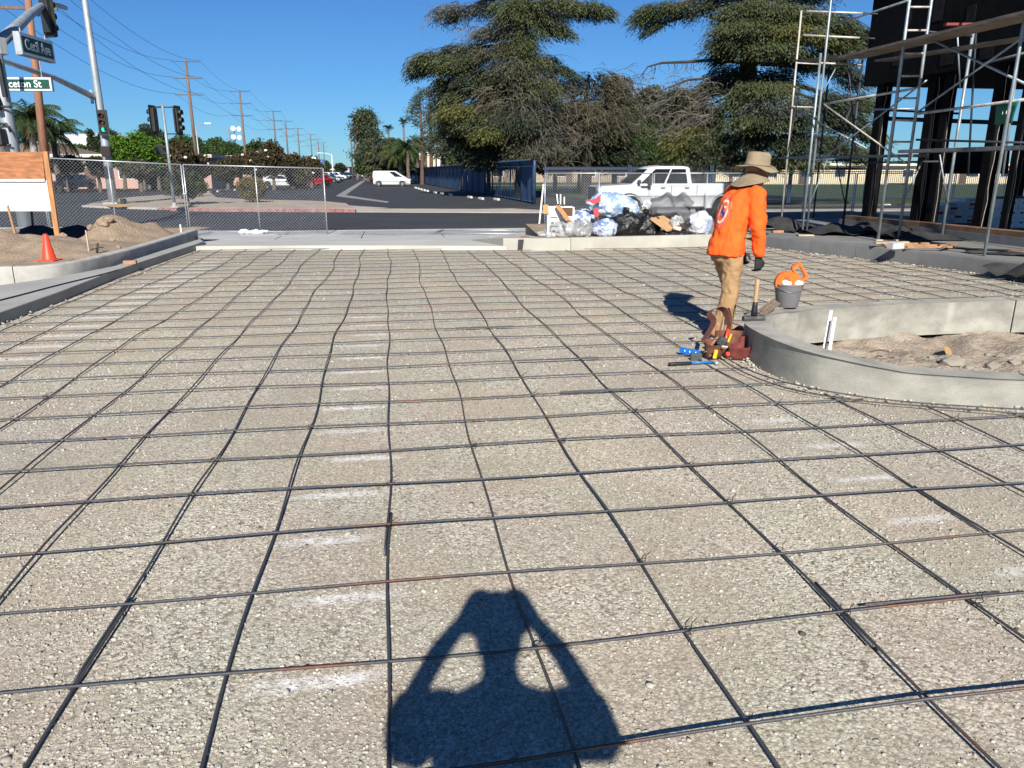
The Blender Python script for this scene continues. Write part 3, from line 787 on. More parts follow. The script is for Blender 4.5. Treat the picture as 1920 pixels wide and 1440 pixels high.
# ------------------------------------------------------------------ people
def ring(c, ax, ay, rx, ry, n=16, p=2.0):
    out = []
    for k in range(n):
        a = 2 * math.pi * k / n; ca, sa = math.cos(a), math.sin(a)
        e = 2 / p
        out.append(Vector(c) + ax * (abs(ca) ** e * (1 if ca >= 0 else -1) * rx) + ay * (abs(sa) ** e * (1 if sa >= 0 else -1) * ry))
    return out
def limb(b, pts, rad, n=14):
    b.tube(pts, rad, n)
    for p, r in ((pts[0], rad[0]), (pts[-1], rad[-1])):
        b.add([Vector(p) + Vector(q) * r * .98 for q in ICO2_V], [tuple(f) for f in ICO2_F])
def ico2():
    bm = bmesh.new(); bmesh.ops.create_icosphere(bm, subdivisions=2, radius=1)
    v = [q.co.copy() for q in bm.verts]; f = [[q.index for q in p.verts] for p in bm.faces]; bm.free(); return v, f
ICO2_V, ICO2_F = ico2()
def ball(b, c, r, mi=0):
    if isinstance(r, (int, float)): r = (r, r, r)
    return b.add([Vector(c) + Vector((q.x * r[0], q.y * r[1], q.z * r[2])) for q in ICO2_V], [tuple(f) for f in ICO2_F], mi)
skin_m = M('skin', (.25, .125, .075), .55, var=.12, scale=12)
def fingers(b, base, d, side, nrm, L=.075, curl=.5, r=.0085, thumb=1, spread=.019):
    """four unequal bent fingers and a thumb from the knuckle line"""
    d, side, nrm = d.normalized(), side.normalized(), nrm.normalized()
    for i, (o, l) in enumerate(((-1.5, .86), (-.5, 1.0), (.5, .95), (1.5, .76))):
        p = base + side * (o * spread); pts = [p - d * .03, p]; ang = .12
        for s in (.45, .32, .25):
            ang += curl * (1.0 if s > .4 else 1.15)
            p = p + (d * math.cos(ang) + nrm * math.sin(ang)) * L * l * s; pts.append(p)
        b.tube(pts, [r * 1.05, r, r * .95, r * .88, r * .72], 8)
    p0 = base - d * .055 + side * (-1.9 * spread * thumb)
    p1 = p0 - side * thumb * .022 + d * .018 + nrm * .012; p2 = p1 + d * .03 + nrm * .014 - side * thumb * .004; p3 = p2 + d * .022 + nrm * .010 + side * thumb * .006
    b.tube([p0 + side * thumb * .02, p0, p1, p2, p3], [r * 1.3, r * 1.35, r * 1.2, r * 1.05, r * .8], 8)

# --- the worker: stands at the planter, half turned away, looking down to his right
ang = R(17)
fw = Vector((math.cos(ang), math.sin(ang), 0)); lf = Vector((-math.sin(ang), math.cos(ang), 0)); up = Vector((0, 0, 1))
WB = Vector((2.015, 7.12, 0))
t_w = thing('person', 'worker in orange shirt, tan trousers and wide-brimmed khaki hat, standing beside the planter kerb', 'person', WB)
def wp(f, l, z): return WB + fw * f + lf * l + up * z
# joints (forward, left, height); the right side is nearest the camera
hipR, hipL = wp(.02, -.085, .84), wp(.02, .085, .84)
kneeR, kneeL = wp(.02, -.10, .46), wp(.15, .10, .46)
ankR, ankL = wp(-.07, -.11, .09), wp(.12, .11, .09)
chest = wp(.11, 0, 1.22); neckb = wp(.19, 0, 1.40); head = wp(.27, .0, 1.545)
shR, shL = wp(.16, -.185, 1.345), wp(.16, .185, 1.345)
elR, elL = wp(.17, -.245, 1.06), wp(.22, .24, 1.06)
wrR, wrL = wp(.21, -.225, .80), wp(.30, .20, .82)
skb = MB()
limb(skb, [hipR, kneeR, ankR], [.075, .055, .042]); limb(skb, [hipL, kneeL, ankL], [.075, .055, .042])
limb(skb, [wp(0, 0, .86), wp(.05, 0, 1.02), chest, wp(.15, 0, 1.33), neckb, wp(.225, 0, 1.46), head], [.12, .115, .12, .11, .06, .055, .06])
limb(skb, [shR, elR, wrR], [.05, .038, .029]); limb(skb, [shL, elL, wrL], [.05, .038, .029])
limb(skb, [shR, neckb, shL], [.045, .06, .045])
hf = Vector((fw.x * .92 + lf.x * -.25, fw.y * .92 + lf.y * -.25, -.28)).normalized(); hs = up.cross(hf).normalized(); hu = hf.cross(hs)
def hp(f, s, u): return head + hf * f + hs * s + hu * u
for (f, s, u, r) in ((0, 0, .03, .088), (-.03, 0, .045, .09), (.035, 0, -.03, .068), (.055, 0, -.075, .042), (.03, 0, -.06, .055), (.045, .03, -.035, .042), (.045, -.03, -.035, .042), (.065, 0, .035, .05)):
    ball(skb, hp(f, s, u), r)
skb.tube([hp(.088, 0, .02), hp(.108, 0, -.015), hp(.098, 0, -.03)], [.012, .017, .014], 8)
for s in (1, -1):
    ball(skb, hp(-.005, s * .083, -.005), (.02, .02, .032)); ball(skb, hp(.082, s * .033, .03), .016)
skb.tube([hp(.088, -.025, -.052), hp(.096, 0, -.05), hp(.088, .025, -.052)], [.006, .009, .006], 8)
body = skb.build('body', skin_m, t_w); remesh(body, .011, 3)
for s in (1, -1):
    b = MB(); ball(b, hp(.094, s * .033, .024), .0095); b.build('eye', M('eye', (.03, .02, .015), .2), t_w, smooth=True)
# trousers
tan = M('tan_canvas', (.34, .205, .095), .9, var=.26, scale=7, bump=.9, bscale=13, bdist=.025, fine=.15, fscale=300)
b = MB()
b.loft([ring(wp(.015, 0, .74), fw, lf, .125, .165), ring(wp(.01, 0, .84), fw, lf, .142, .178), ring(wp(.02, 0, .94), fw, lf, .132, .165), ring(wp(.03, 0, 1.0), fw, lf, .12, .155)])
for h_, k_, a_ in ((hipR, kneeR, ankR), (hipL, kneeL, ankL)):
    rr = []
    seq = [(h_ + up * .03, .098), (h_ * .62 + k_ * .38, .097), (k_ + up * .04, .084), (k_ - up * .03, .082), (k_ * .55 + a_ * .45, .084), (a_ + up * .05, .080), (a_ - up * .035, .092)]
    b.tube([q for q, _ in seq], [r for _, r in seq], 16)
pants = b.build('trousers', tan, t_w); remesh(pants, .012, 5, [(.11, .036), (.045, .018)])
# shirt: torso and sleeves in one cloth
org_m, n, out = nt('orange_shirt')
bs = n.nodes.new('ShaderNodeBsdfPrincipled'); bs.inputs['Roughness'].default_value = .85; bs.inputs['Specular IOR Level'].default_value = .2; n.links.new(bs.outputs[0], out.inputs[0])
tc = n.nodes.new('ShaderNodeTexCoord')
n.links.new(ramp(n, noise(n, tc.outputs['Object'], 5), .3, .7, (.84, .10, .014), (.93, .135, .022)), bs.inputs['Base Color'])
bp = n.nodes.new('ShaderNodeBump'); bp.inputs['Strength'].default_value = .8; bp.inputs['Distance'].default_value = .022
n.links.new(noise(n, stretch(n, tc.outputs['Object'], (1, 1, .45)), 9, 4), bp.inputs['Height']); n.links.new(bp.outputs[0], bs.inputs['Normal'])
b = MB()
b.loft([ring(wp(-.005, 0, .795), fw, lf, .165, .205), ring(wp(.0, 0, .86), fw, lf, .162, .20), ring(wp(.02, 0, .97), fw, lf, .148, .185), ring(wp(.05, 0, 1.10), fw, lf, .150, .185),
        ring(wp(.085, 0, 1.22), fw, lf, .155, .20), ring(wp(.12, 0, 1.32), fw, lf, .145, .20), ring(wp(.15, 0, 1.38), fw, lf, .115, .165), ring(wp(.18, 0, 1.43), fw, lf, .075, .09)])
for s_, e_, w_ in ((shR, elR, wrR), (shL, elL, wrL)):
    seq = [(s_ + up * .0, .085), (s_ * .75 + e_ * .25, .086), (s_ * .4 + e_ * .6, .076), (e_, .070), (e_ * .5 + w_ * .5, .066), (e_ * .15 + w_ * .85, .060), (w_ + up * .0, .047)]
    b.tube([q for q, _ in seq], [r for _, r in seq], 16); ball(b, s_ + up * .005, .086)
shirt = b.build('shirt', org_m, t_w); remesh(shirt, .012, 4, [(.16, .045), (.06, .022)])
# printed oval badge on the back of the shirt, wrapped on the cloth
def shirt_patch(name, poly, off, mat, parent):
    """project a figure drawn on the back plane (left across, up) onto the shirt"""
    dg = bpy.context.evaluated_depsgraph_get(); vs, fs = [], []
    Mw = Matrix.Translation(WB)
    def hit(l, z):
        o_ = wp(-1.0, l, z); ok, loc, nn, _ = shirt.ray_cast(o_ - WB, fw)
        return (loc + WB - fw * off) if ok else wp(-.1, l, z)
    bb = MB()
    for outl in poly:
        nn = len(outl)
        if isinstance(outl[0][0], tuple):
            inner, outer = zip(*outl); m_ = len(inner)
            pts = [hit(*q) for q in inner] + [hit(*q) for q in outer]
            bb.add(pts, [(i, (i + 1) % m_, (i + 1) % m_ + m_, i + m_) for i in range(m_)])
    return bb.build(name, mat, parent, smooth=True)
def oval(cl, cz, rx, rz, w, n=40, rot=0.0, a0=0, a1=2 * math.pi):
    out = []
    for k in range(n):
        a = a0 + (a1 - a0) * k / n; out.append(((cl + (rx - w) * math.cos(a), cz + (rz - w) * math.sin(a)), (cl + rx * math.cos(a), cz + rz * math.sin(a))))
    return out
bpy.context.view_layer.update()
cream = M('shirt_print_cream', (.78, .46, .34), .85, var=.3, scale=30); navy = M('shirt_print_purple', (.10, .035, .22), .85); pinkp = M('shirt_print_pink', (.70, .16, .20), .85, var=.2, scale=30)
BC = (-.015, 1.20)
shirt_patch('back_print', [oval(BC[0], BC[1], .064, .108, .021)], .0035, cream, t_w)
shirt_patch('back_print', [oval(BC[0], BC[1], .075, .120, .004)], .003, pinkp, t_w)
shirt_patch('back_print', [oval(BC[0], BC[1], .090, .138, .005, n=60)], .003, pinkp, t_w)
def swoosh(pts, w):
    out = []
    for i, p in enumerate(pts):
        a, c = pts[max(i - 1, 0)], pts[min(i + 1, len(pts) - 1)]; d = Vector((c[0] - a[0], c[1] - a[1])).normalized()
        out.append(((p[0] - d.y * w, p[1] + d.x * w), (p[0] + d.y * w, p[1] - d.x * w)))
    return out
S_ = [(BC[0] + .026 * math.sin(t * 1.0) * (1 if t < 3.3 else 1), BC[1] + .05 - t * .016) for t in np.linspace(.2, 5.9, 22)]
sb = shirt_patch('back_print', [[(a, c) for a, c in swoosh(S_, .013)]], .0045, navy, t_w)
for zz in (.038, -.038): shirt_patch('back_print', [swoosh([(BC[0] - .03 + .01 * i, BC[1] + zz + .002 * i) for i in range(7)], .010)], .004, cream, t_w)
# hands in dark work gloves
glove = M('black_glove', (.018, .018, .02), .7, var=.3, bump=.3, bscale=60)
for w_, e_, s in ((wrR, elR, -1), (wrL, elL, 1)):
    d = (w_ - e_).normalized(); d = (d - up * .35).normalized(); side = (fw * 1.0 - d * fw.dot(d)).normalized(); nrm = (-lf * s - d * (-lf * s).dot(d)).normalized()
    b = MB(); base = w_ + d * .105
    b.loft([ring(w_ + d * t, side, nrm, a, c, 14) for t, a, c in ((-.035, .040, .036), (.0, .034, .028), (.03, .038, .024), (.07, .043, .023), (.105, .042, .019), (.118, .034, .012))])
    fingers(b, base, d, side * -1, nrm, L=.082, curl=.55, r=.0115, thumb=1, spread=.021)
    o = b.build('glove', glove, t_w); remesh(o, .0052, 2)
# boots
bootm = M('tan_boot', (.30, .20, .12), .75, var=.3, scale=14, bump=.2, bscale=60); solem = M('boot_sole', (.50, .46, .40), .8, var=.2)
for a_, s, tw in ((ankR, -1, -.32), (ankL, 1, -.10)):
    d = (fw * math.cos(tw) + lf * math.sin(tw)).normalized(); sd = up.cross(d)
    b = MB(); g = Vector((a_.x, a_.y, 0))
    sec = [(-.075, .030, .018, .10), (-.06, .038, .014, .13), (.0, .042, .014, .125), (.06, .045, .014, .105), (.12, .048, .014, .085), (.17, .046, .014, .075), (.20, .034, .016, .058)]
    b.loft([ring(g + d * f_ + up * ((lo_ + hi_) / 2 + .012), sd, up, w_, (hi_ - lo_) / 2, 14, 2.6) for f_, w_, lo_, hi_ in sec])
    b.tube([g + up * .10 - d * .01, g + up * .2 - d * .015], [.05, .052], 14)
    o = b.build('boot', bootm, t_w); remesh(o, .008, 2)
    b = MB(); b.loft([[g + d * f_ + sd * (w_ * x) + up * z for x, z in ((-1, .004), (1, .004), (1, .03), (-1, .03))] for f_, w_ in ((-.085, .032), (-.06, .043), (.05, .047), (.13, .053), (.19, .045), (.215, .028))])
    b.build('sole', solem, o)
# hat with a long sun flap
hatm = M('khaki_hat', (.245, .19, .12), .9, var=.2, scale=10, bump=.3, bscale=45, bdist=.008)
hat_u = (up * .97 + hf * .10 - hs * .03).normalized(); hx = (fw - hat_u * fw.dot(hat_u)).normalized(); hy = hat_u.cross(hx)
HC = head + up * .055 - fw * .005
def hq(f, s, u): return HC + hx * f + hy * s + hat_u * u
b = MB(); rings = []
for (r_, u_, k_) in ((.188, -.012, 1), (.183, -.006, 1), (.112, .004, 1), (.106, .012, 1), (.104, .06, 1), (.101, .10, 1), (.090, .123, 1), (.055, .131, 1), (.004, .134, 1)):
    rg = []
    for k in range(36):
        a = 2 * math.pi * k / 36; wv_ = (.022 * math.sin(2 * a + .6) + .007 * math.sin(5 * a)) * max(0, (r_ - .105) / .07) - .03 * max(0, (r_ - .11) / .07) * max(0, -math.cos(a)) * .4
        rx = r_ * 1.10; rg.append(hq(rx * math.cos(a), r_ * .97 * math.sin(a), u_ + wv_ + (.004 * math.sin(7 * a) if .05 < u_ < .11 else 0)))
    rings.append(rg)
b.loft(rings, cap=False)
lower = [[p - hat_u * .006 for p in rings[0]], [hq(.108 * math.cos(2 * math.pi * k / 36) * 1.08, .108 * math.sin(2 * math.pi * k / 36), -.003) for k in range(36)]]
b.loft([lower[1], lower[0], rings[0]], cap=False)
hat = b.build('hat', hatm, t_w, smooth=True)
b = MB(); b.tube([hq(.118 * math.cos(a), .107 * math.sin(a), .017) for a in np.linspace(0, 2 * math.pi, 37)], .006, 6, cap=False); b.build('hat_band', M('hat_band', (.26, .2, .13), .9), hat, smooth=True)
b = MB(); rings = []
for t in np.linspace(0, 1, 9):                                  # flap hangs from ear to ear behind, flaring onto the shoulders
    rg = []
    for k in range(29):
        a = R(62) + (R(298) - R(62)) * k / 28; sl = t ** 1.25
        r_ = .095 + .085 * sl; dz = -.06 - .135 * t * (1 - .55 * abs(math.cos((a - R(62)) / R(236) * math.pi)) ** 3)
        rg.append(hq((r_ * 1.02) * math.cos(a) - .035 * sl, r_ * math.sin(a), dz + 0.003 * math.sin(5 * a) * t))
    rings.append(rg)
for i in range(8):
    b.add(rings[i] + rings[i + 1], [(k, k + 1, k + 30, k + 29) for k in range(28)])
fl = b.build('neck_flap', hatm, hat, smooth=True); md = fl.modifiers.new('t', 'SOLIDIFY'); md.thickness = .006; bake(fl)
b = MB(); b.tube([hp(-.02, .085, -.03), hp(.03, .055, -.10), hp(.035, .0, -.125), hp(.03, -.055, -.10), hp(-.02, -.085, -.03)], .003, 6); b.build('chin_cord', black_m, hat)

# --- the photographer, standing behind the camera with both arms raised to the phone
PB = Vector((-.02, -.42, 0))
def shp(px, py, y):                     # where the edge of a ground shadow comes from
    g = G(px, py); t = (y - g.y) / SUN_DIR.y
    return g + SUN_DIR * t
t_p = thing('person', 'person standing behind the camera with both arms raised, holding a phone', 'person', PB)
yb, yh = -.36, -.05
sh_l, sh_r = shp(832, 1336, yb), shp(1048, 1332, yb)
el_l, el_r = shp(772, 1312, -.22), shp(1104, 1308, -.22)
ha_l, ha_r = shp(882, 1130, yh), shp(985, 1128, yh)
fm_l, fm_r = shp(824, 1220, -.14), shp(1047, 1216, -.14)
hd = shp(935, 1190, -.30); nk = shp(938, 1292, yb)
b = MB()
limb(b, [sh_l, el_l, fm_l, ha_l - up * .06 - Vector((.02, .02, 0))], [.055, .044, .038, .030]); limb(b, [sh_r, el_r, fm_r, ha_r - up * .06 - Vector((-.02, .02, 0))], [.055, .044, .038, .030])
ball(b, hd, (.088, .10, .118)); ball(b, hd + Vector((0, .06, -.05)), (.05, .05, .06)); ball(b, hd + Vector((0, .105, -.015)), (.015, .02, .022))
b.tube([hd - up * .05, nk - up * .05], [.058, .066], 14)
tx = nk.x
b.loft([ring(Vector((tx, yb, z)), Vector((1, 0, 0)), Vector((0, 1, 0)), rx, ry, 18, 2.3) for z, rx, ry in ((.80, .17, .12), (.92, .165, .12), (1.05, .16, .115), (1.2, .175, .12), (nk.z - .10, .17, .105), (nk.z - .05, .14, .085), (nk.z + .0, .07, .065))])
limb(b, [sh_l, nk - up * .04, sh_r], [.05, .06, .05])
for s in (-1, 1): limb(b, [Vector((tx + s * .09, yb, .84)), Vector((tx + s * .10, yb + .03, .46)), Vector((tx + s * .11, yb, .07))], [.095, .065, .048])
body = b.build('body', skin_m, t_p); remesh(body, .014, 4)
for ha, s in ((ha_l, 1), (ha_r, -1)):
    b = MB(); d = (Vector((s * .35, .25, .9))).normalized(); side = Vector((0, 1, 0)) - d * d.y; nrm = Vector((s, 0, 0)) - d * (s * d.x)
    b.loft([ring(ha - up * .05 - Vector((s * .02, .02, 0)) + d * t, side.normalized(), nrm.normalized(), a, c, 12) for t, a, c in ((-.03, .032, .028), (.02, .038, .024), (.06, .042, .02), (.085, .04, .016))])
    fingers(b, ha - up * .05 - Vector((s * .02, .02, 0)) + d * .085, d, side * -1, nrm, L=.07, curl=.5, r=.0095, thumb=1, spread=.019)
    o = b.build('hand', skin_m, t_p); remesh(o, .0055, 2)
shirt2 = M('dark_work_shirt', (.05, .07, .10), .85, var=.2, bump=.3, bscale=20)
b = MB()
b.loft([ring(Vector((tx, yb, z)), Vector((1, 0, 0)), Vector((0, 1, 0)), rx, ry, 18, 2.3) for z, rx, ry in ((.76, .195, .15), (.92, .19, .145), (1.05, .185, .14), (1.2, .195, .14), (nk.z - .11, .195, .12), (nk.z - .045, .16, .095), (nk.z - .005, .085, .075))])
for s_, e_ in ((sh_l, el_l), (sh_r, el_r)):
    b.tube([s_ + (e_ - s_) * t - up * (.012 + .04 * t) for t in (-.5, 0, .5, .95)], [.06, .070, .076, .074], 14)
    b.tube([e_ * .8 + s_ * .2, e_ * .9 + s_ * .1 - up * .12], [.074, .084], 14)
o = b.build('shirt', shirt2, t_p); remesh(o, .014, 5, [(.1, .03)])
b = MB()
b.loft([ring(Vector((tx, yb, z)), Vector((1, 0, 0)), Vector((0, 1, 0)), rx, ry, 18, 2.2) for z, rx, ry in ((.74, .18, .14), (.84, .185, .145), (.94, .18, .14))])
for s in (-1, 1): b.tube([Vector((tx + s * .09, yb, .86)), Vector((tx + s * .10, yb + .03, .46)), Vector((tx + s * .11, yb, .05))], [.115, .09, .085], 16)
o = b.build('trousers', M('blue_jeans', (.03, .045, .09), .9, var=.25), t_p); remesh(o, .014, 4, [(.1, .02)])
for s in (-1, 1):
    b = MB(); g = Vector((tx + s * .11, yb, 0))
    b.loft([ring(g + Vector((0, f_, hi_ / 2 + .005)), Vector((1, 0, 0)), up, w_, hi_ / 2, 14, 2.6) for f_, w_, hi_ in ((-.09, .03, .09), (-.06, .042, .12), (.02, .045, .12), (.1, .05, .08), (.18, .042, .06), (.2, .03, .045))])
    b.build('boot', bootm, t_p, smooth=True)
b = MB(); b.lathe([(.12, 0), (.116, .03), (.10, .075), (.06, .105), (.004, .115)], 24, hd + Vector((0, -.01, .05))); b.build('hair', M('dark_hair', (.02, .015, .012), .8, bump=.5, bscale=80), t_p, smooth=True)
b = MB(); b.box((.0, -.022, H - .03), (.147, .008, .072)); o = b.build('phone', black_m, bevel=.003); tag(o, 'black phone held up sideways behind the lens in both hands', 'phone')
# ------------------------------------------------------------------ tools round the planter
def plant_top(px, py): return G(px, py, .235)
# bucket of wire reel
bz = .235
bp0 = G(1475, 574, bz)
t = thing('bucket', 'grey plastic bucket on the planter kerb with an orange reel in it', 'bucket', bp0)
bk = M('grey_bucket', (.155, .15, .155), .45, var=.1)
b = MB(); b.lathe([(.105, 0), (.108, .004), (.128, .165), (.133, .168), (.137, .215), (.142, .218), (.142, .232), (.135, .233), (.128, .19), (.100, .012), (.0005, .012)], 36, bp0); b.build('pail', bk, t, smooth=False, auto=40)
b = MB(); b.tube([bp0 + Vector((.142 * math.cos(a), -.142 * math.sin(a) * .9 - .004, .205 - .05 * math.sin(a) ** 2)) for a in np.linspace(.05, math.pi - .05, 18)], .0035, 6); b.build('handle', M('bucket_wire', (.25, .25, .26), .4, metal=.6), t, smooth=True)
oc = bp0 + Vector((.0, -.01, .275))
t2 = thing('tape_reel', 'open orange long-tape reel standing in the grey bucket', 'reel', oc)
orp = M('orange_plastic', (.85, .14, .015), .4, var=.06)
Mx = Matrix.Rotation(R(-33), 3, 'Y')
def oq(x, z, y=0): return oc + Mx @ Vector((x, y, z))
def thick_outline(outer, inner, y0, y1):
    b = MB(); n_ = len(outer); V = [oq(p[0], p[1], y) for y in (y0, y1) for p in outer] + [oq(p[0], p[1], y) for y in (y0, y1) for p in inner]
    F_ = []
    for i in range(n_):
        j = (i + 1) % n_
        F_ += [(i, j, 2 * n_ + j, 2 * n_ + i), (n_ + j, n_ + i, 3 * n_ + i, 3 * n_ + j), (j, i, n_ + i, n_ + j), (2 * n_ + i, 2 * n_ + j, 3 * n_ + j, 3 * n_ + i)]
    b.add(V, F_); return b
def rr(cx, cz_, hx, hz, r_, n_=6):
    out = []
    for q, (sx, sz) in enumerate(((1, 1), (-1, 1), (-1, -1), (1, -1))):
        for k in range(n_):
            a = (q + k / (n_ - 1)) * math.pi / 2; out.append((cx + sx * (hx - r_) + r_ * math.cos(a), cz_ + sz * (hz - r_) + r_ * math.sin(a)))
    return out
thick_outline(rr(.115, .01, .052, .095, .025), rr(.115, .01, .028, .068, .015), -.022, .022).build('grip', orp, t2, auto=40)
ci = [(-.045 + .115 * math.cos(a), .105 * math.sin(a)) for a in np.linspace(0, 2 * math.pi, 24, endpoint=False)]; co = [(-.055 + .046 * math.cos(a), -.01 + .042 * math.sin(a)) for a in np.linspace(0, 2 * math.pi, 24, endpoint=False)]
thick_outline(ci, co, -.03, .03).build('housing', orp, t2, auto=40)
b = MB(); b.lathe([(.001, -.022), (.046, -.022), (.05, .0), (.046, .022), (.001, .022)], 24, oq(-.055, -.01), Mx @ Matrix.Rotation(R(90), 3, 'X')); b.build('drum', black_m, t2, smooth=True)
b = MB(); b.lathe([(.001, -.004), (.026, -.004), (.026, .004), (.001, .004)], 20, oq(-.03, .03, -.031), Mx @ Matrix.Rotation(R(90), 3, 'X')); b.build('hub_badge', M('badge_orange', (.45, .08, .015), .5), t2)
wr = M('white_rag', (.72, .72, .74), .8, var=.15, bump=.5, bscale=40)
for i, (dx, dy) in enumerate(((-.04, -.05), (.085, -.03))):
    b = MB(); ball(b, bp0 + Vector((dx, dy, .235)), (.05, .035, .032)); ball(b, bp0 + Vector((dx - .02, dy + .01, .245)), (.03, .03, .03))
    o = b.build('rag', wr); remesh(o, .006, 2, [(.02, .015)]); tag(o, ['crumpled white rag on the bucket rim, in front of the orange reel', 'smaller white rag on the right of the bucket rim'][i], 'rag')
# sledge hammer standing on its head
hp0 = G(1412, 606, .285) + Vector((.02, .06, 0))
t = thing('sledgehammer', 'short sledgehammer standing on its head on the planter kerb', 'hammer', hp0)
iron = M('hammer_iron', (.07, .07, .068), .65, metal=.3, var=.35, scale=20, bump=.3, bscale=60)
b = MB(); b.lathe([(.001, -.10), (.026, -.10), (.031, -.092), (.031, -.045), (.027, -.035), (.027, .035), (.031, .045), (.031, .092), (.026, .10), (.001, .10)], 8, hp0 + Vector((0, 0, .032)), Matrix.Rotation(R(12), 3, 'Z') @ Matrix.Rotation(R(90), 3, 'Y')); b.build('hammer_head', iron, t, auto=30)
b = MB(); hd_ = Vector((.025, .03, 1)).normalized(); b.lathe([(.029, .055), (.026, .10), (.022, .15), (.021, .175)], 14, hp0, hd_.to_track_quat('Z', 'Y').to_matrix()); b.build('rubber_collar', black_m, t, smooth=True)
b = MB(); b.lathe([(.019, .03), (.018, .20), (.019, .30), (.0205, .365), (.018, .372)], 14, hp0, hd_.to_track_quat('Z', 'Y').to_matrix()); b.build('handle', M('ash_handle', (.42, .27, .14), .6, var=.2, scale=20, str3=(1, 1, .1)), t, smooth=True)
# bundle of stakes behind it
for i, (p0, p1) in enumerate((((1428, 588), (1456, 566)), ((1430, 592), (1461, 569)), ((1422, 584), (1452, 561)))):
    a, c = G(*p0, .30), G(*p1, .31); b = MB(); b.beam(a, c, .022, .02)
    tag(b.build('wood_stake', M('weathered_wood', (.22, .17, .12), .9, var=.35, scale=12)), ['weathered wooden stake lying behind the sledgehammer, middle of three', 'weathered stake nearest the bucket behind the sledgehammer', 'weathered stake nearest the worker behind the sledgehammer'][i], 'stake')
# white pvc stakes in the planter
for i, (p0, p1) in enumerate((((1543, 648), (1559, 582)), ((1554, 651), (1566, 595)))):
    a = P(p0[0], p0[1], 6.2 - .1 * i); a.z = -.12; c = P(p1[0], p1[1], 6.33 - .1 * i)
    b = MB(); b.beam(a, c, .024, .012); tag(b.build('plastic_stake', white_p), ['taller white plastic stake leaning in the planter', 'shorter white plastic stake leaning in the planter, right one'][i], 'stake')
# rubble in the planter
rub = M('broken_concrete', (.25, .225, .19), .95, var=.25, scale=8, bump=.8, bscale=30, bdist=.01)
def rock(name, c, s, mat, label, cat='rubble', group=None, seed=0, vox=None):
    r = random.Random(seed); b = MB()
    vs = [Vector(c) + Vector((q.x * s[0], q.y * s[1], q.z * s[2])) * (1 + r.uniform(-.28, .18)) for q in [Vector(x) for x in ICO_V]]
    vs2 = vs; b.add(vs2, [tuple(f) for f in ICO_F]); o = b.build(name, mat)
    md = o.modifiers.new('b', 'BEVEL'); md.width = min(s) * .12; md.segments = 1
    return tag(o, label, cat, group)
rocks = [((1785, 668), .16, .06), ((1735, 672), .09, .04), ((1790, 655), .08, .03), ((1865, 668), .12, .05), ((1655, 650), .10, .05), ((1700, 655), .05, .03), ((1880, 650), .07, .03), ((1840, 660), .06, .03), ((1630, 655), .05, .025), ((1905, 662), .09, .04),
         ((1765, 662), .05, .03), ((1820, 672), .07, .03), ((1683, 662), .05, .025), ((1712, 664), .04, .02), ((1855, 646), .05, .03), ((1747, 655), .045, .02)]
for i, ((px, py), s, hz_) in enumerate(rocks):
    g0 = G(px, py, -.02); g0.z = soil_z(g0.x, g0.y) + hz_ * .2
    rock('rubble', g0, (s * .8, s * .6, hz_), rub, f'{"large" if s > .1 else ("middling" if s > .06 else "small")} pale concrete chunk in the planter, {ORD[1 + sorted(q_[0][0] for q_ in rocks).index(px)]} from the left', 'rubble', 'rubble chunks in the planter', seed=i + 3)
g0 = G(1780, 643, -.02); g0.z = soil_z(g0.x, g0.y) + .03
b = MB(); a_ = Matrix.Rotation(R(25), 3, 'Z') @ Matrix.Rotation(R(55), 3, 'X') @ Matrix.Rotation(R(20), 3, 'Y')
b.slab([(-.09, -.035), (.08, -.05), (.10, .02), (.03, .05), (-.08, .035)], -.003, .003, a_, g0 + Vector((0, 0, .03))); tag(b.build('cardboard_scrap', M('cardboard', (.42, .25, .11), .85, var=.2)), 'torn brown cardboard scrap on the dirt in the planter', 'cardboard')
b = MB(); b.tube([G(1632, 652, .0) + Vector((.03 * i, 0, .012 * i - .002 * i * i - .04)) for i in range(7)], .008, 7); tag(b.build('root', M('bark', (.12, .075, .045), .9)), 'curved brown root poking from the planter soil', 'root')

# tool belt slumped against the kerb
TBp = Vector((1.83, 6.36, 0))
t = thing('tool_belt', 'worn brown leather tool belt with two stuffed pouches slumped on the gravel', 'tool belt', TBp)
lea = M('brown_leather', (.16, .06, .036), .6, var=.35, scale=14, bump=.35, bscale=60, bdist=.004)
lea_r = M('red_leather', (.19, .045, .04), .65, var=.35, scale=14, bump=.35, bscale=60, bdist=.004)
tanl = M('tan_leather', (.36, .25, .14), .7, var=.3, scale=18)
def pouch(c, ax, rx, ry, h, mat, lean, name='pouch', seed=0):
    """open-mouthed leather pouch"""
    ax = ax.normalized(); ay = Vector((-ax.y, ax.x, 0)); b = MB(); rs = []
    for t_, k in ((0, .55), (.06, .86), (.3, 1.0), (.7, 1.02), (1.0, 1.08)):
        cc = c + lean * t_ + Vector((0, 0, h * t_)); rg = ring(cc, ax, ay, rx * k, ry * k * (1 - .12 * math.sin(t_ * 4 + seed)), 22, 2.6)
        for i, p in enumerate(rg): rg[i] = p + Vector((0, 0, .018 * math.sin(2 * math.pi * i / 22 + seed) * t_))
        rs.append(rg)
    inn = [[q + (cc0 - q) * .08 for q in rs[i]] for i, cc0 in ((4, c + lean + Vector((0, 0, h))), (2, c + lean * .3 + Vector((0, 0, h * .3))))]
    b.loft(rs, cap=False); b.add(rs[0], [tuple(reversed(range(22)))]); b.loft([rs[4], inn[0], inn[1]], cap=False); b.add(inn[1], [tuple(range(22))])
    return b.build(name, mat, t, auto=50)
def at(px, py, y): return P(px, py, y)
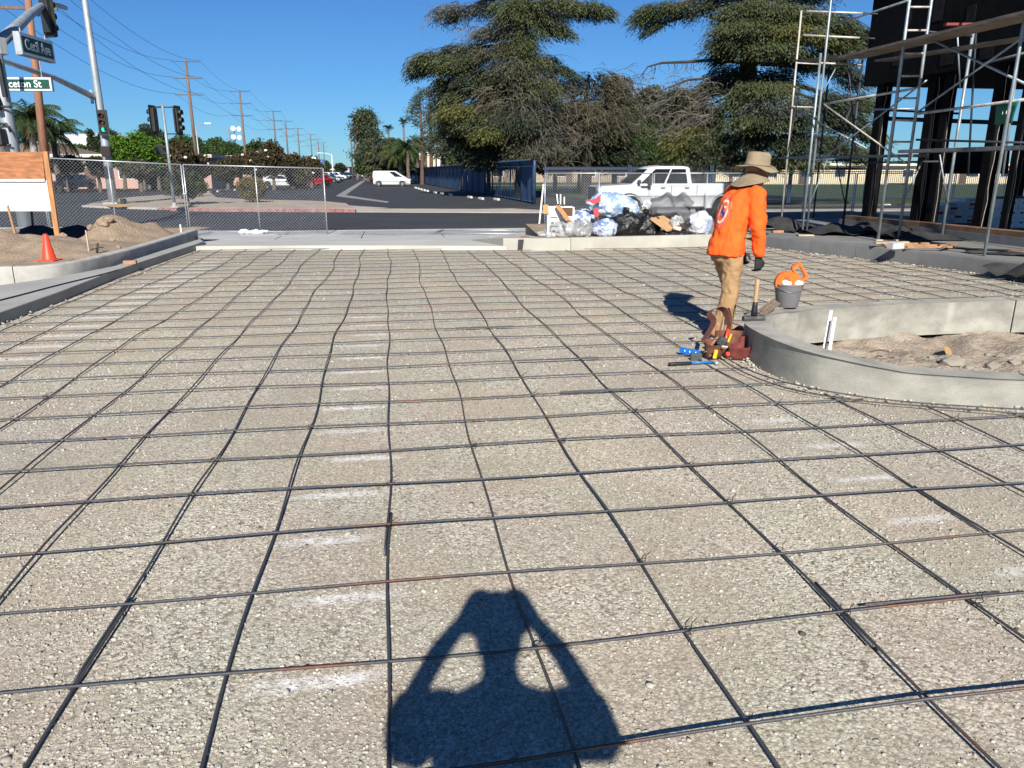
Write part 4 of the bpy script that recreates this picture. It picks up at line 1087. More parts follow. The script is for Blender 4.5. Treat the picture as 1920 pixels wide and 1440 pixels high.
# left pouch, right double pouch
pouch(Vector((1.735, 6.26, .005)), Vector((1, .25, 0)), .075, .055, .15, lea, Vector((-.012, -.03, 0)))
pouch(Vector((1.93, 6.24, .005)), Vector((.9, -.35, 0)), .095, .06, .13, lea_r, Vector((.02, -.05, 0)), seed=1)
pouch(Vector((2.0, 6.30, .06)), Vector((.9, -.3, 0)), .07, .05, .14, lea_r, Vector((.03, -.01, 0)), seed=2)
pouch(Vector((1.86, 6.36, .03)), Vector((.95, -.2, 0)), .11, .06, .20, lea, Vector((.02, -.02, 0)), seed=3)
# the belt strap loops up and over
def strap(pts, w, mat, name, th=.006):
    sp_ = []
    P_ = [Vector(p) for p in pts]
    for i in range(len(P_) - 1):
        p0, p1, p2, p3 = P_[max(i - 1, 0)], P_[i], P_[i + 1], P_[min(i + 2, len(P_) - 1)]
        for k in range(6):
            u_ = k / 6; sp_.append(.5 * ((2 * p1) + (p2 - p0) * u_ + (2 * p0 - 5 * p1 + 4 * p2 - p3) * u_ ** 2 + (3 * p1 - p0 - 3 * p2 + p3) * u_ ** 3))
    sp_.append(P_[-1]); b = MB(); rs = []
    for i, p in enumerate(sp_):
        tg = (sp_[min(i + 1, len(sp_) - 1)] - sp_[max(i - 1, 0)]).normalized(); wd = Vector((.35, -.85, .38)); wd = (wd - tg * wd.dot(tg)).normalized(); nn = tg.cross(wd)
        rs.append([p + wd * w / 2 + nn * th / 2, p - wd * w / 2 + nn * th / 2, p - wd * w / 2 - nn * th / 2, p + wd * w / 2 - nn * th / 2])
    b.loft(rs); return b.build(name, mat, t, auto=40)
strap([at(1318, 640, 6.42), at(1338, 605, 6.45), at(1330, 588, 6.5), at(1345, 578, 6.5), at(1360, 584, 6.48), at(1364, 612, 6.45), at(1358, 640, 6.40)], .085, lea, 'belt')
strap([at(1363, 578, 6.48), at(1368, 600, 6.45), at(1362, 630, 6.38), at(1345, 655, 6.3)], .07, lea, 'belt')
strap([at(1322, 660, 6.22), at(1338, 640, 6.30), at(1350, 622, 6.36), at(1356, 594, 6.40)], .035, tanl, 'strap')
strap([at(1330, 668, 6.20), at(1352, 640, 6.28), at(1360, 610, 6.36)], .03, tanl, 'strap')
def bits(name, px, py, y, d, col, label, cat='tool', rot=(0, 0, 0), bev=.004):
    m3 = Matrix.Rotation(rot[2], 3, 'Z') @ Matrix.Rotation(rot[1], 3, 'Y') @ Matrix.Rotation(rot[0], 3, 'X'); c = at(px, py, y); b = MB()
    if len(d) == 2: b.lathe([(d[0] * .8, -d[1] / 2), (d[0], -d[1] / 2 + .006), (d[0], d[1] / 2 - .006), (d[0] * .7, d[1] / 2)], 14, c, m3); o = b.build(name, col, auto=40)
    else: b.box(c, d, m=m3); o = b.build(name, col, bevel=bev)
    return tag(o, label, cat)
yel = M('yellow_plastic', (.75, .45, .02), .45); redp = M('red_plastic', (.6, .05, .03), .4); blu = M('blue_tool', (.01, .16, .55), .4); gry = M('dark_grey_tool', (.06, .065, .065), .55)
bits('tape_measure', 1354, 640, 6.20, (.072, .045, .075), gry, 'dark grey tape measure wedged in the belt pouch', 'tape measure', (R(20), R(25), 0), .012)
bits('screwdriver', 1363, 627, 6.24, (.014, .10), redp, 'red-handled screwdriver poking up from the belt pouch', 'screwdriver', (R(-30), R(20), 0))
bits('marker_pen', 1368, 634, 6.22, (.010, .09), yel, 'yellow marker in the pouch beside the red screwdriver', 'marker', (R(-40), R(35), 0))
bits('knife', 1341, 664, 6.12, (.03, .022, .075), yel, 'yellow utility knife hanging between the two pouches', 'knife', (0, R(10), 0))
bits('string_reel', 1364, 664, 6.12, (.02, .035), redp, 'small orange-red string reel in the front pouch', 'reel', (R(60), R(20), 0))
bits('note_pad', 1358, 651, 6.16, (.05, .01, .035), M('paper', (.7, .64, .55), .8), 'folded paper pad tucked under the tape measure', 'paper', (R(50), R(10), 0))
# level and hammer lying by it
a, c = G(1275, 656, .05), G(1312, 663, .05)
t = thing('torpedo_level', 'short blue level with white printed markings on the gravel', 'level', (a + c) / 2 - Vector((0, 0, .05)))
b = MB(); b.beam(a, c, .022, .052); b.build('frame', blu, t, bevel=.003)
for k in (.25, .5, .8):
    q = a + (c - a) * k + Vector((.003, -.013, .003)); b = MB(); b.lathe([(.001, -.002), (.011, -.002), (.011, .002), (.001, .002)], 14, q, Matrix.Rotation(R(90), 3, 'X')); b.build('vial', white_p, t)
a, c = G(1254, 683, .02), G(1345, 678, .02)
t = thing('hammer', 'hammer with black grip and blue shaft lying in front of the tool belt', 'hammer', (a + c) / 2)
d = c - a
b = MB(); b.tube([a, a + d * .08, a + d * .42, a + d * .46], [.014, .017, .015, .012], 12); b.build('grip', black_m, t, smooth=True)
b = MB(); b.tube([a + d * .45, a + d * .9], [.011, .010], 12); b.build('shaft', blu, t, smooth=True)
b = MB(); s_ = Vector((-d.y, d.x, 0)).normalized(); q = a + d * .93; b.tube([q - s_ * .06, q - s_ * .04, q, q + s_ * .03, q + s_ * .07 - d * .05], [.014, .014, .012, .01, .004], 12); b.build('hammer_head', steel_dull, t, smooth=True)
bits('tool_case', 1305, 672, 6.2, (.10, .03, .09), gry, 'small dark case standing between the blue level and tool belt', 'case', (0, 0, R(10)), .006)

# ------------------------------------------------------------------ left side: dirt, cone, sign board
DZ = .245
ML = [(-30, 9.8), (-11, 10.45), (-9, 10.54), (-7.8, 10.6), (-7.06, 10.66), (-6.76, 10.8), (-6.61, 11.1), (-6.57, 11.7), (-6.7, 13.05), (-6.93, 14.65), (-7.2, 16.3), (-7.4, 17.5), tuple(uv(-4.5, 20.38))[:2], tuple(uv(-34, 20.38))[:2]]
mounds = [(P(196, 430, 15.4), .70, .46, .75), (P(282, 440, 16.3), .95, .27, .8), (P(20, 455, 13.0), 1.5, .20, 1.1), (P(120, 470, 12.6), .8, .08, .7), (P(225, 465, 13.8), 1.0, .10, .8), (P(-120, 440, 13.6), 2.4, .3, 1.5)]
MLD = smooth_path(ML[:13], .15)
pit = P(75, 452, 15.2)
def dirt_z(x, y):
    z = DZ - .03 + .015 * hnoise(x * 2, y * 2, 1)
    for c, rx, hh_, ry in mounds:
        d = math.hypot((x - c.x) / rx, (y - c.y) / ry)
        if d < 1.4: z += hh_ * math.exp(-(d * 1.25) ** 2.3) * (1 + .13 * hnoise(x * 3.1, y * 3.1, 4))
    dp = math.hypot((x - pit.x) / 1.1, (y - pit.y) / .8)
    z -= .5 * math.exp(-(dp * 1.1) ** 4)
    edge = min(1, max(0, min(math.hypot(x - q[0], y - q[1]) for q in MLD) - .05) / .4)
    return min(z, DZ - .02) * (1 - edge) + z * edge if z > DZ - .02 else z
field('dirt_bank', -16, -5.8, 10.2, 19.8, .075, dirt_z, dirt_m, keep=lambda x, y: in_poly(x, y, ML) and to_uv((x, y))[1] < 20.2, kind='structure')
b = MB(); b.prism([(p[0], p[1]) for p in ML], -.29, -.25); struct(b.build('dirt_base', dirt_m))
# lumps
CL = ((193, 425, 15.1, .16), (204, 420, 15.2, .12), (172, 436, 15.0, .12), (118, 444, 13.9, .11), (210, 450, 13.9, .07), (222, 462, 13.4, .06), (160, 458, 13.6, .05), (243, 470, 13.0, .05))
for i, (px, py, yy, s) in enumerate(CL):
    q = P(px, py, yy); q.z = dirt_z(q.x, q.y) + s * .25
    rock('dirt_clod', q, (s, s * .8, s * .7), dirt_m, f'{"big" if s > .1 else "small"} brown earth clod on the dirt bank, {ORD[1 + sorted(q_[0] for q_ in CL).index(px)]} from the left', 'clod', 'clods on the dirt bank', seed=40 + i)
# pit lining
b = MB(); pv = []
for i in range(9):
    for j in range(6):
        x = pit.x - 1.0 + 2.0 * i / 8; y = pit.y + .35 + .65 * j / 5; pv.append((x, y, -.18 + .11 * j + .05 * math.sin(i * 1.9 + j) + (.06 if j == 5 else 0)))
b.add(pv, [(j + 6 * i, j + 1 + 6 * i, j + 7 + 6 * i, j + 6 + 6 * i) for i in range(8) for j in range(5)])
o = b.build('plastic_sheet', M('black_sheet', (.010, .010, .011), .4, bump=.4, bscale=12), smooth=True); md = o.modifiers.new('s', 'SOLIDIFY'); md.thickness = .01; tag(o, 'black plastic sheet lining the pit behind the orange cone', 'sheet')
# traffic cone
cp_ = G(93, 489, .285)
t = thing('traffic_cone', 'small bright orange traffic cone standing on the left kerb', 'cone', cp_)
cone_m = M('cone_orange', (.80, .055, .018), .45, var=.06)
b = MB(); b.box(cp_ + Vector((0, .0, .012)), (.26, .26, .024)); b.build('base', cone_m, t, bevel=.008)
b = MB(); b.lathe([(.10, .024), (.092, .035), (.032, .385), (.027, .39), (.023, .385), (.027, .35)], 28, cp_, cap=False); b.build('cone', cone_m, t, auto=45)
b = MB(); b.lathe([(.030, .375), (.032, .398), (.025, .40), (.021, .385)], 20, cp_, cap=False); b.build('collar', M('cone_collar', (.10, .015, .015), .6), t, auto=45)
# stakes in the dirt
for i, (p0, p1, yy, w, mt) in enumerate((((27, 428), (14, 385), 14.2, .035, wood_n), ((167, 473), (161, 432), 12.6, .022, M('lath', (.42, .34, .24), .85)), ((341, 440), (338, 421), 17.3, .03, white_p))):
    a, c = P(*p0, yy), P(*p1, yy); a.z -= .15; b = MB(); b.beam(a, c, w, w * .7); o = b.build('stake', mt)
    tag(o, ['brown wooden stake in front of the white sign panel', 'pale lath stake in the dirt right of the cone', 'short white stake at the fence foot by the kerb end'][i], 'stake')
b = MB(); b.tube([P(181, 474, 12.6) + Vector((0, 0, -.05)), P(183, 456, 12.6)], .016, 8); tag(b.build('stub_pipe', black_m, smooth=True), 'short black pipe stub in the dirt bank', 'pipe')
b = MB(); b.box(G(244, 493, .145) + Vector((0, 0, .012)), (.19, .09, .055), rz=R(12)); tag(b.build('brick', M('brick', (.34, .18, .11), .9, var=.25, bump=.3), bevel=.004), 'tan brick left on the concrete gutter slab', 'brick')
# sign board: plywood header, white panel, timber posts
yB = 14.6
t = thing('sign_board', 'temporary board with bare plywood header over a blank white panel', 'sign', P(110, 460, yB + .05))
ply = M('plywood', (.33, .135, .058), .8, var=.35, scale=5, str3=(1, 1, 4), bump=.15, bscale=30)
def quad_board(pts, th, mat, name, y_off=0):
    b = MB(); f_ = [Vector(p) + Vector((0, y_off, 0)) for p in pts]; bk_ = [p + Vector((0, th, 0)) for p in f_]
    b.add(f_ + bk_, [(0, 1, 2, 3), (7, 6, 5, 4), (0, 4, 5, 1), (1, 5, 6, 2), (2, 6, 7, 3), (3, 7, 4, 0)]); return b.build(name, mat, t)
quad_board([P(-160, 335, yB), P(84, 336, yB), P(79, 285, yB), P(-160, 284, yB)], .02, ply, 'header')
quad_board([P(-160, 396, yB), P(106, 396, yB), P(97, 338, yB), P(-160, 336, yB)], .015, white_p, 'panel', .03)
quad_board([P(-160, 341, yB), P(84, 341, yB), P(84, 335.5, yB), P(-160, 335.5, yB)], .018, M('panel_edge', (.45, .45, .45), .6), 'trim', -.005)
b = MB(); b.beam(P(112, 470, yB - .02), P(85, 284, yB - .06), .095, .045, up=(0, 1, 0)); b.build('post', M('post_lumber', (.40, .19, .075), .8, var=.3, scale=8, str3=(3, 3, .3)), t, bevel=.004)
b = MB(); b.beam(P(-130, 470, yB - .02), P(-150, 284, yB - .06), .095, .045, up=(0, 1, 0)); b.build('post', M('post_lumber', (.4, .19, .07)), t, bevel=.004)
b = MB(); b.beam(P(63, 440, 16.4), P(59, 395, 16.4), .035, .03, up=(0, 1, 0)); tag(b.build('steel_stake', black_m), 'thin black steel stake beside the pit under the sign', 'stake')
# dry twigs by the pole foot
b = MB(); r_ = random.Random(5)
for i in range(26):
    p = P(r_.uniform(-20, 60), 428, 15.6 + r_.uniform(-.4, .4)); p.z = dirt_z(p.x, p.y); pts = [p]
    for k in range(4): p = p + Vector((r_.uniform(-.16, .16), r_.uniform(-.1, .1), r_.uniform(.0, .10))); pts.append(p)
    b.tube(pts, [.006, .005, .004, .003, .002], 4)
o = b.build('brushwood', M('twig', (.10, .07, .05), .9)); tag(o, 'tangle of dry twigs on the dirt in front of the fence', 'twigs', None, 'stuff')

# ------------------------------------------------------------------ rubbish heap behind the far kerb
YT = 16.9
rbz = .22
def blob(name, cpx, cpy, wpx, hpx, y, mat, label, cat='bag', seed=0, depth=.8, knot=None, wr=((.22, .12), (.09, .05)), vox=.022, group=None, tilt=0):
    c = P(cpx, cpy, y); sc = (y * .962 + .3) / F; rx, rz = wpx / 2 * sc, hpx / 2 * sc; r = random.Random(seed)
    b = MB(); Mt = Matrix.Rotation(tilt, 3, 'Y')
    ball(b, (0, 0, 0), 1); pts = [Mt @ Vector((Vector(q).x * rx, Vector(q).y * rx * depth, Vector(q).z * rz)) for q in b.v]; b.v = [tuple(p + c) for p in pts]
    for k in range(7):
        d = Vector((r.uniform(-1, 1), r.uniform(-1, .6), r.uniform(-.8, .8))); ball(b, c + Mt @ Vector((d.x * rx * .62, d.y * rx * depth * .55, d.z * rz * .6)), min(rx, rz) * r.uniform(.38, .55))
    if knot: kp = P(*knot, y - .1); dd = (kp - c); b.tube([c + dd * .75, c + dd * .95, c + dd * 1.05, c + dd * 1.25], [.07, .035, .04, .075], 10)
    o = b.build(name, mat); remesh(o, vox, 4, [(a, s_) for a, s_ in wr]); tag(o, label, cat, group); return o
blk = M('black_bag', (.010, .010, .011), .28, var=.3, bump=.9, bscale=14, bdist=.04)
def filled(mname, c1, c2, c3, sc=7.0, seed=0):
    """translucent sack: printed wrappers showing through the film"""
    m, n, out = nt(mname); b_ = n.nodes.new('ShaderNodeBsdfPrincipled'); n.links.new(b_.outputs[0], out.inputs[0])
    tc = n.nodes.new('ShaderNodeTexCoord'); v = tc.outputs['Object']; vo = n.nodes.new('ShaderNodeTexVoronoi'); vo.inputs['Scale'].default_value = sc
    w = n.nodes.new('ShaderNodeVectorMath'); w.operation = 'MULTIPLY_ADD'; nz = n.nodes.new('ShaderNodeTexNoise'); nz.inputs['Scale'].default_value = 5; n.links.new(v, nz.inputs['Vector'])
    n.links.new(nz.outputs['Color'], w.inputs[0]); w.inputs[1].default_value = (.35,) * 3; n.links.new(v, w.inputs[2]); n.links.new(w.outputs[0], vo.inputs['Vector'])
    s_ = n.nodes.new('ShaderNodeSeparateColor'); n.links.new(vo.outputs['Color'], s_.inputs[0])
    c = mix_col(n, math_n(n, 'GREATER_THAN', s_.outputs[0], .60), c1, c2); c = mix_col(n, math_n(n, 'GREATER_THAN', s_.outputs[1], .84), c, c3)
    lines = ramp(n, noise(n, stretch(n, v, (2, 2, 9)), 6, 3), .55, .6); c = mix_col(n, math_n(n, 'MULTIPLY', sep_(n, lines), .55), c, c2)
    n.links.new(c, b_.inputs['Base Color']); b_.inputs['Roughness'].default_value = .22; b_.inputs['Coat Weight'].default_value = .5
    bp_ = n.nodes.new('ShaderNodeBump'); bp_.inputs['Strength'].default_value = .7; bp_.inputs['Distance'].default_value = .05; n.links.new(noise(n, v, 6.5, 4, .6), bp_.inputs['Height']); n.links.new(bp_.outputs[0], b_.inputs['Normal'])
    return m
def sep_(n, o):
    s_ = n.nodes.new('ShaderNodeSeparateColor'); n.links.new(o, s_.inputs[0]); return s_.outputs[0]
fb = filled('wrappers_blue', (.52, .54, .58), (.22, .32, .50), (.36, .52, .62), 9.0)
fw_ = filled('wrappers_white', (.50, .52, .56), (.14, .20, .36), (.40, .5, .6), 14.0)
fg = filled('wrappers_grey', (.42, .43, .45), (.20, .21, .24), (.6, .6, .62), 8.0)
film = M_film('clear_film', (.55, .57, .58), .5, .2, 11.0, .45)
filmg = M_film('grey_film', (.40, .41, .42), .62, .2, 11.0, .45)
blob('rubbish_bag', 1150, 386, 98, 50, YT + .1, fb, 'big clear sack stuffed with blue and white wrappers on top of the heap', seed=1, depth=.6, tilt=R(8), knot=(1109, 379))
b = MB(); q = P(1112, 377, YT - .38); b.slab([(-.16, .02), (.02, .04), (.16, .14), (.16, -.02), (.0, -.06)], 0, .01, Matrix.Rotation(R(80), 3, 'X'), q)
tag(b.build('red_wrapper', M('red_wrap', (.38, .008, .025), .6)), 'upper red scrap of wrapper at the neck of the big sack', 'wrapper')
b = MB(); q = P(1117, 400, YT - .40); b.slab([(-.06, .09), (.04, .13), (.08, -.04), (-.02, -.10)], 0, .01, Matrix.Rotation(R(80), 3, 'X'), q)
tag(b.build('red_wrapper', M('red_wrap', (.38, .008, .025), .6)), 'lower red wrapper piece stuck on the big clear sack', 'wrapper')
blob('rubbish_bag', 1093, 408, 46, 34, YT + .1, fw_, 'small clear sack of blue and white packaging on the left of the heap', seed=2)
blob('rubbish_bag', 1133, 428, 52, 38, YT - .25, fw_, 'round clear sack of crumpled blue and white film against the far kerb', seed=3)
blob('rubbish_bag', 1178, 422, 50, 50, YT - .2, blk, 'full black rubbish sack in the middle of the heap', seed=4, knot=(1176, 396))
blob('rubbish_bag', 1216, 424, 48, 46, YT - .1, blk, 'second black rubbish sack leaning on the fuller one', seed=5, knot=(1212, 400))
blob('rubbish_bag', 1060, 430, 62, 36, YT - .25, filmg, 'thin grey film sack, nearly empty, beside the white carton', seed=6, wr=((.24, .16), (.09, .05)))
blob('rubbish_bag', 1092, 430, 40, 38, YT - .3, filmg, 'grey see-through sack next to the thin one at the kerb', seed=7, wr=((.22, .15), (.09, .05)))
blob('rubbish_bag', 1024, 440, 36, 14, YT - .3, film, 'flat scrap of clear film at the left end of the heap', seed=8, wr=((.1, .14), (.05, .06)))
blob('rubbish_bag', 1312, 420, 46, 52, YT - .1, filled('wrappers_plain', (.60, .61, .63), (.46, .48, .52), (.30, .36, .5), 7.0), 'white crumpled sack at the right end by the worker', seed=9, wr=((.22, .16), (.09, .06)))
blob('rubbish_bag', 1268, 416, 26, 22, YT - .3, film, 'small clump of clear film on the cardboard sheet', seed=10, wr=((.08, .12), (.04, .06)))
blob('rubbish_bag', 1212, 386, 20, 22, YT + .3, film, 'little clear bag between the big sack and the wire mesh', seed=12, wr=((.08, .12), (.04, .06)))
blob('rubbish_bag', 1262, 438, 62, 14, YT - .3, blk, 'flattened black sack under the cardboard sheet', seed=11, wr=((.12, .12), (.05, .07)))
blob('rubbish_bag', 1058, 462, 14, 16, 15.72, filmg, 'torn flap of grey film hanging down the kerb face', seed=13, depth=.25, wr=((.05, .05),), vox=.012)
# white carton with an open brown flap
c0 = P(1050, 406, YT + .05); sc = YT * .98 / F
t = thing('carton', 'tall white printed carton with a brown flap hanging open', 'carton', Vector((c0.x, c0.y, rbz)))
cw = M('carton_white', (.72, .71, .69), .8, var=.06); cb = M('cardboard_in', (.42, .22, .09), .85, var=.15)
W_, D_, Hh = 50 * sc, .5, 54 * sc; zc = rbz + Hh / 2 - .04
for dx, dy, sx_, sy_ in ((0, -D_ / 2, W_, .012), (0, D_ / 2, W_, .012), (-W_ / 2 + .006, 0, .012, D_ - .026), (W_ / 2 - .006, 0, .012, D_ - .026)):
    b = MB(); hcut = Hh if dy >= 0 or True else Hh
    b.box((c0.x + dx, c0.y + dy, zc), (sx_, sy_, hcut)); b.build('side', cw, t)
b = MB(); b.box((c0.x, c0.y, zc - .05), (W_ - .03, D_ - .03, Hh - .14)); b.build('inside', cb, t)
b = MB(); b.beam(P(1045, 385, YT - .26), P(1066, 414, YT - .5), .16, .008); b.build('flap', cb, t)
b = MB(); b.beam(P(1023, 384, YT - .2), P(1024, 401, YT - .25), .12, .008, up=(0, 1, 0)); b.build('flap', cb, t)
b = MB(); b.box((c0.x + .13, c0.y - D_ / 2 - .009, zc + Hh / 2 - .10), (.26, .006, .18)); b.build('opening', M('carton_shade', (.10, .055, .03), .9), t)  # flat dark panel, the shade inside the opening painted as colour
ink = M('carton_ink', (.07, .07, .08), .8)
for k, (dx, dz, wd, hh_) in enumerate(((-.15, .10, .16, .022), (.18, .02, .10, .02), (-.18, -.02, .06, .05), (-.12, -.09, .20, .03), (.05, -.09, .06, .05), (.17, -.10, .08, .025), (-.15, -.20, .06, .04), (.13, -.19, .12, .02))):
    b = MB(); b.box((c0.x + dx, c0.y - D_ / 2 - .0075, zc + dz), (wd, .003, hh_)); b.build('print', ink, t)
for i, (p0, p1) in enumerate((((1046, 382), (1044, 364)), ((1051, 383), (1051, 364)), ((1058, 383), (1058, 369)))):
    b = MB(); b.beam(P(*p0, YT + .1), P(*p1, YT + .1), .025, .02); tag(b.build('plastic_offcut', white_p), ['left white strip sticking up out of the carton', 'middle white strip, tallest in the carton', 'right white strip, shortest in the carton'][i], 'offcut')
# cardboard sheet
q = [P(1220, 408, YT - .35), P(1251, 430, YT - .55), P(1276, 424, YT - .1), P(1244, 404, YT + .1)]
b = MB(); b.add(q + [p - Vector((0, 0, .05)) for p in q], [(0, 1, 2, 3), (7, 6, 5, 4), (0, 4, 5, 1), (1, 5, 6, 2), (2, 6, 7, 3), (3, 7, 4, 0)])
tag(b.build('cardboard_sheet', M('cardboard_flat', (.45, .27, .13), .85, var=.12)), 'flattened brown cardboard lying across the black sacks', 'cardboard')
b = MB(); b.beam(P(1206, 394, YT + .35), P(1232, 395, YT + .35), .05, .13); tag(b.build('board_offcut', M('grey_board', (.05, .05, .05), .8)), 'dark board end sticking out behind the big sack', 'board')
b = MB(); b.tube([P(1262, 427, YT - .45), P(1277, 430, YT - .5)], .045, 12); tag(b.build('paper_roll', M('roll', (.60, .50, .42), .8), smooth=True), 'short cardboard tube end beside the flattened cardboard', 'tube')
# crumpled expanded-metal lath
r_ = random.Random(3); V, Fq = [], []
nx_, ny_ = 40, 18
def lath_pt(i, j):
    u_, v_ = i / nx_, j / ny_; p = P(1222 + 76 * u_, 430 - 60 * v_ + -9 * math.sin(3.1 * u_) + 2 + 2.5 * math.sin(u_ * 17 + v_ * 4), YT + .25)
    return p + Vector((0, .10 * math.sin(u_ * 7 + v_ * 3) + .15 * math.sin(v_ * 9 + 2 * u_), .04 * math.sin(u_ * 13 + v_ * 4)))
b = MB()
for j in range(0, ny_):
    for i in range(nx_):
        a, c = lath_pt(i, j), lath_pt(i + 1, j + (1 if i % 2 == 0 else 0)); d = lath_pt(i, j + 1); e = lath_pt(i + 1, j + (0 if i % 2 == 0 else 1))
        a2 = lath_pt(i, j + .5); c2 = lath_pt(i + .5, j + (1 if True else 0)); c3 = lath_pt(i + .5, j)
        for q_ in (c2, c3):
            b.beam(a2, q_, .009, .004); b.beam(q_, lath_pt(i + 1, j + .5), .009, .004)
tag(b.build('wire_lath', M('lath_metal', (.26, .27, .28), .4, metal=.6)), 'crumpled sheet of diamond wire lath on the rubbish heap', 'wire mesh')
# bits lying on the kerb end at the left
b = MB(); b.tube([P(955, 449, 15.75), P(975, 447, 15.75)], .03, 8); tag(b.build('stick', wood_n), 'short length of wood on the left end of the far kerb', 'stick')
b = MB(); ball(b, P(984, 446, 15.8), (.11, .08, .04)); o = b.build('glove', M('work_glove', (.22, .12, .06), .9)); remesh(o, .01, 2, [(.04, .03)]); tag(o, 'crumpled brown glove lying on the far kerb', 'glove')
b = MB(); a = P(977, 449, 15.50); c = P(975, 469, 15.49); b.add([a + Vector((-.06, -.004, .0)), a + Vector((.06, -.004, 0)), c + Vector((.05, -.004, .0)), c + Vector((-.05, -.004, 0)), a + Vector((-.06, .004, .0)), a + Vector((.06, .004, 0)), c + Vector((.05, .004, .0)), c + Vector((-.05, .004, 0))], [(0, 3, 2, 1), (4, 5, 6, 7), (0, 1, 5, 4), (1, 2, 6, 5), (2, 3, 7, 6), (3, 0, 4, 7)])
tag(b.build('felt_strip', black_m), 'black expansion strip hanging down the far kerb face', 'strip')
# ------------------------------------------------------------------ temporary chain-link fences
wire_m = M('fence_wire', (.46, .48, .49), .45, metal=.5)
def fence_panel(a, c, h, label, base=None, mid=None, cell=.062, wr=.0028, group='temporary chain-link panels', tilt=0):
    """a, c: feet of the two end posts"""
    a, c = Vector(a), Vector(c); d = (c - a); L = d.length; x = d / L; nrm = Vector((-x.y, x.x, 0)).normalized(); upv = (Vector((0, 0, 1)) + nrm * tilt).normalized()
    t = thing('chain_link_fence', label, 'fence', (a + c) / 2, group)
    def q(s, z, o=0): return a + x * s + upv * z + nrm * o
    b = MB()
    b.tube([q(.0, .02), q(0, h), ], .018, 8); b.tube([q(L, .02), q(L, h)], .018, 8)
    b.tube([q(0, h), q(L, h)], .018, 8); b.tube([q(0, .06), q(L, .06)], .018, 8)
    if mid: b.tube([q(L * mid, .06), q(L * mid, h)], .017, 8)
    b.build('frame', steel_gal, t, smooth=True)
    b = MB(); z0, z1 = .08, h - .03; hh = z1 - z0
    for sgn in (1, -1):
        k = -hh
        while k < L:
            s0, s1 = k, k + hh; za, zb = (z0, z1) if sgn > 0 else (z1, z0)
            if s0 < 0: za += (zb - za) * (-s0 / hh); s0 = 0
            if s1 > L: zb = za + (zb - za) * ((L - s0) / max(1e-6, s1 - s0)); s1 = L
            if s1 - s0 > .02: b.tube([q(s0, za, .003 * sgn), q(s1, zb, .003 * sgn)], wr, 3, cap=False)
            k += cell * 1.42
    b.build('wire_mesh', wire_m, t)
    return t
fz = lambda px: float(np.interp(px, [90, 210, 345, 485, 612], [.10, .03, -.06, -.13, -.16]))
fy = lambda px: float(np.interp(px, [-300, 90, 213, 350, 485, 614], [18.9, 19.9, 20.4, 20.9, 21.4, 21.85]))
def foot(px):
    p = P(px, 440, fy(px)); p.z = fz(px); return p
tops = {90: 298, 210: 302, 345: 309, 485: 313, 612: 317}
for a, c, lab, md_ in ((-190, 94, 'chain-link panel behind the sign board, mostly hidden', .5), (97, 354, 'chain-link panel between the sign board and the double posts', .47), (358, 614, 'chain-link panel with the open end post, right of the double posts', .5)):
    A_, B_ = foot(a), foot(c); hA = Zat(float(np.interp(a, [90, 612], [297, 317])), fy(a)) - A_.z; hB = Zat(float(np.interp(c, [90, 612], [297, 317])), fy(c)) - B_.z
    fence_panel(A_, B_, (hA + hB) / 2, lab, mid=md_)
for px in (356,):
    b = MB(); p = foot(px); b.tube([p + Vector((-.05, -.02, 1.05)), p + Vector((.05, -.02, 1.05))], .022, 8); tag(b.build('clamp', steel_gal), 'pipe clamp joining the two left fence panels', 'clamp')
b = MB(); p = P(487, 442, 21.2); b.box((p.x, p.y, -.14), (1.0, .16, .05), rz=TH); b.box((p.x + .45, p.y - .2, -.145), (.6, .12, .04), rz=TH + .15); tag(b.build('ballast_foot', M('fence_foot', (.30, .30, .29), .7)), 'grey flat steel foot under the left fence', 'fence foot')
b = MB(); 
for k in range(8): ball(b, P(456 + 5.5 * k, 435, 21.25) + Vector((0, 0, .02 * math.sin(k * 2))), (.14, .09, .06))
o = b.build('plastic_sheet', M('white_film', (.50, .50, .52), .5)); remesh(o, .02, 2, [(.15, .1)]); tag(o, 'crumpled white plastic lying under the left fence', 'sheet')
# a panel laid flat across the pavement
a, c = P(632, 441, 21.0), P(1010, 437, 21.6); a.z = c.z = -.10
t = thing('chain_link_fence', 'chain-link panel lying flat on the pavement across the gap', 'fence', (a + c) / 2, 'temporary chain-link panels')
w_ = uv(0, 1.5, 0)
def flat(p0, p1): return p0
A0, B0 = G(640, 441, -.11), G(812, 434, -.13); C0, D0 = G(1012, 432.5, -.13), G(1006, 437, -.11)
b = MB(); b.tube([G(808, 437, -.11), G(1024, 439, -.11)], .02, 8); b.tube([G(830, 431.5, -.13), G(1024, 432, -.13)], .02, 8); b.tube([G(808, 437, -.11), G(830, 431.5, -.13)], .02, 8); b.build('frame', steel_gal, t, smooth=True)
b = MB()
for k in range(60):
    s0, s1 = k / 60, min(1, k / 60 + .05); p0 = G(632 + 380 * s0, 441 - 2 * s0, -.12); p1 = G(640 + 380 * s1, 432.5, -.13); b.tube([p0, p1], .003, 3, cap=False)
    p0 = G(632 + 380 * s1, 441 - 2 * s1, -.12); p1 = G(640 + 380 * s0, 432.5, -.13); b.tube([p0, p1], .003, 3, cap=False)
b.build('wire_mesh', M('fence_wire_dark', (.16, .19, .20), .5, metal=.4), t)
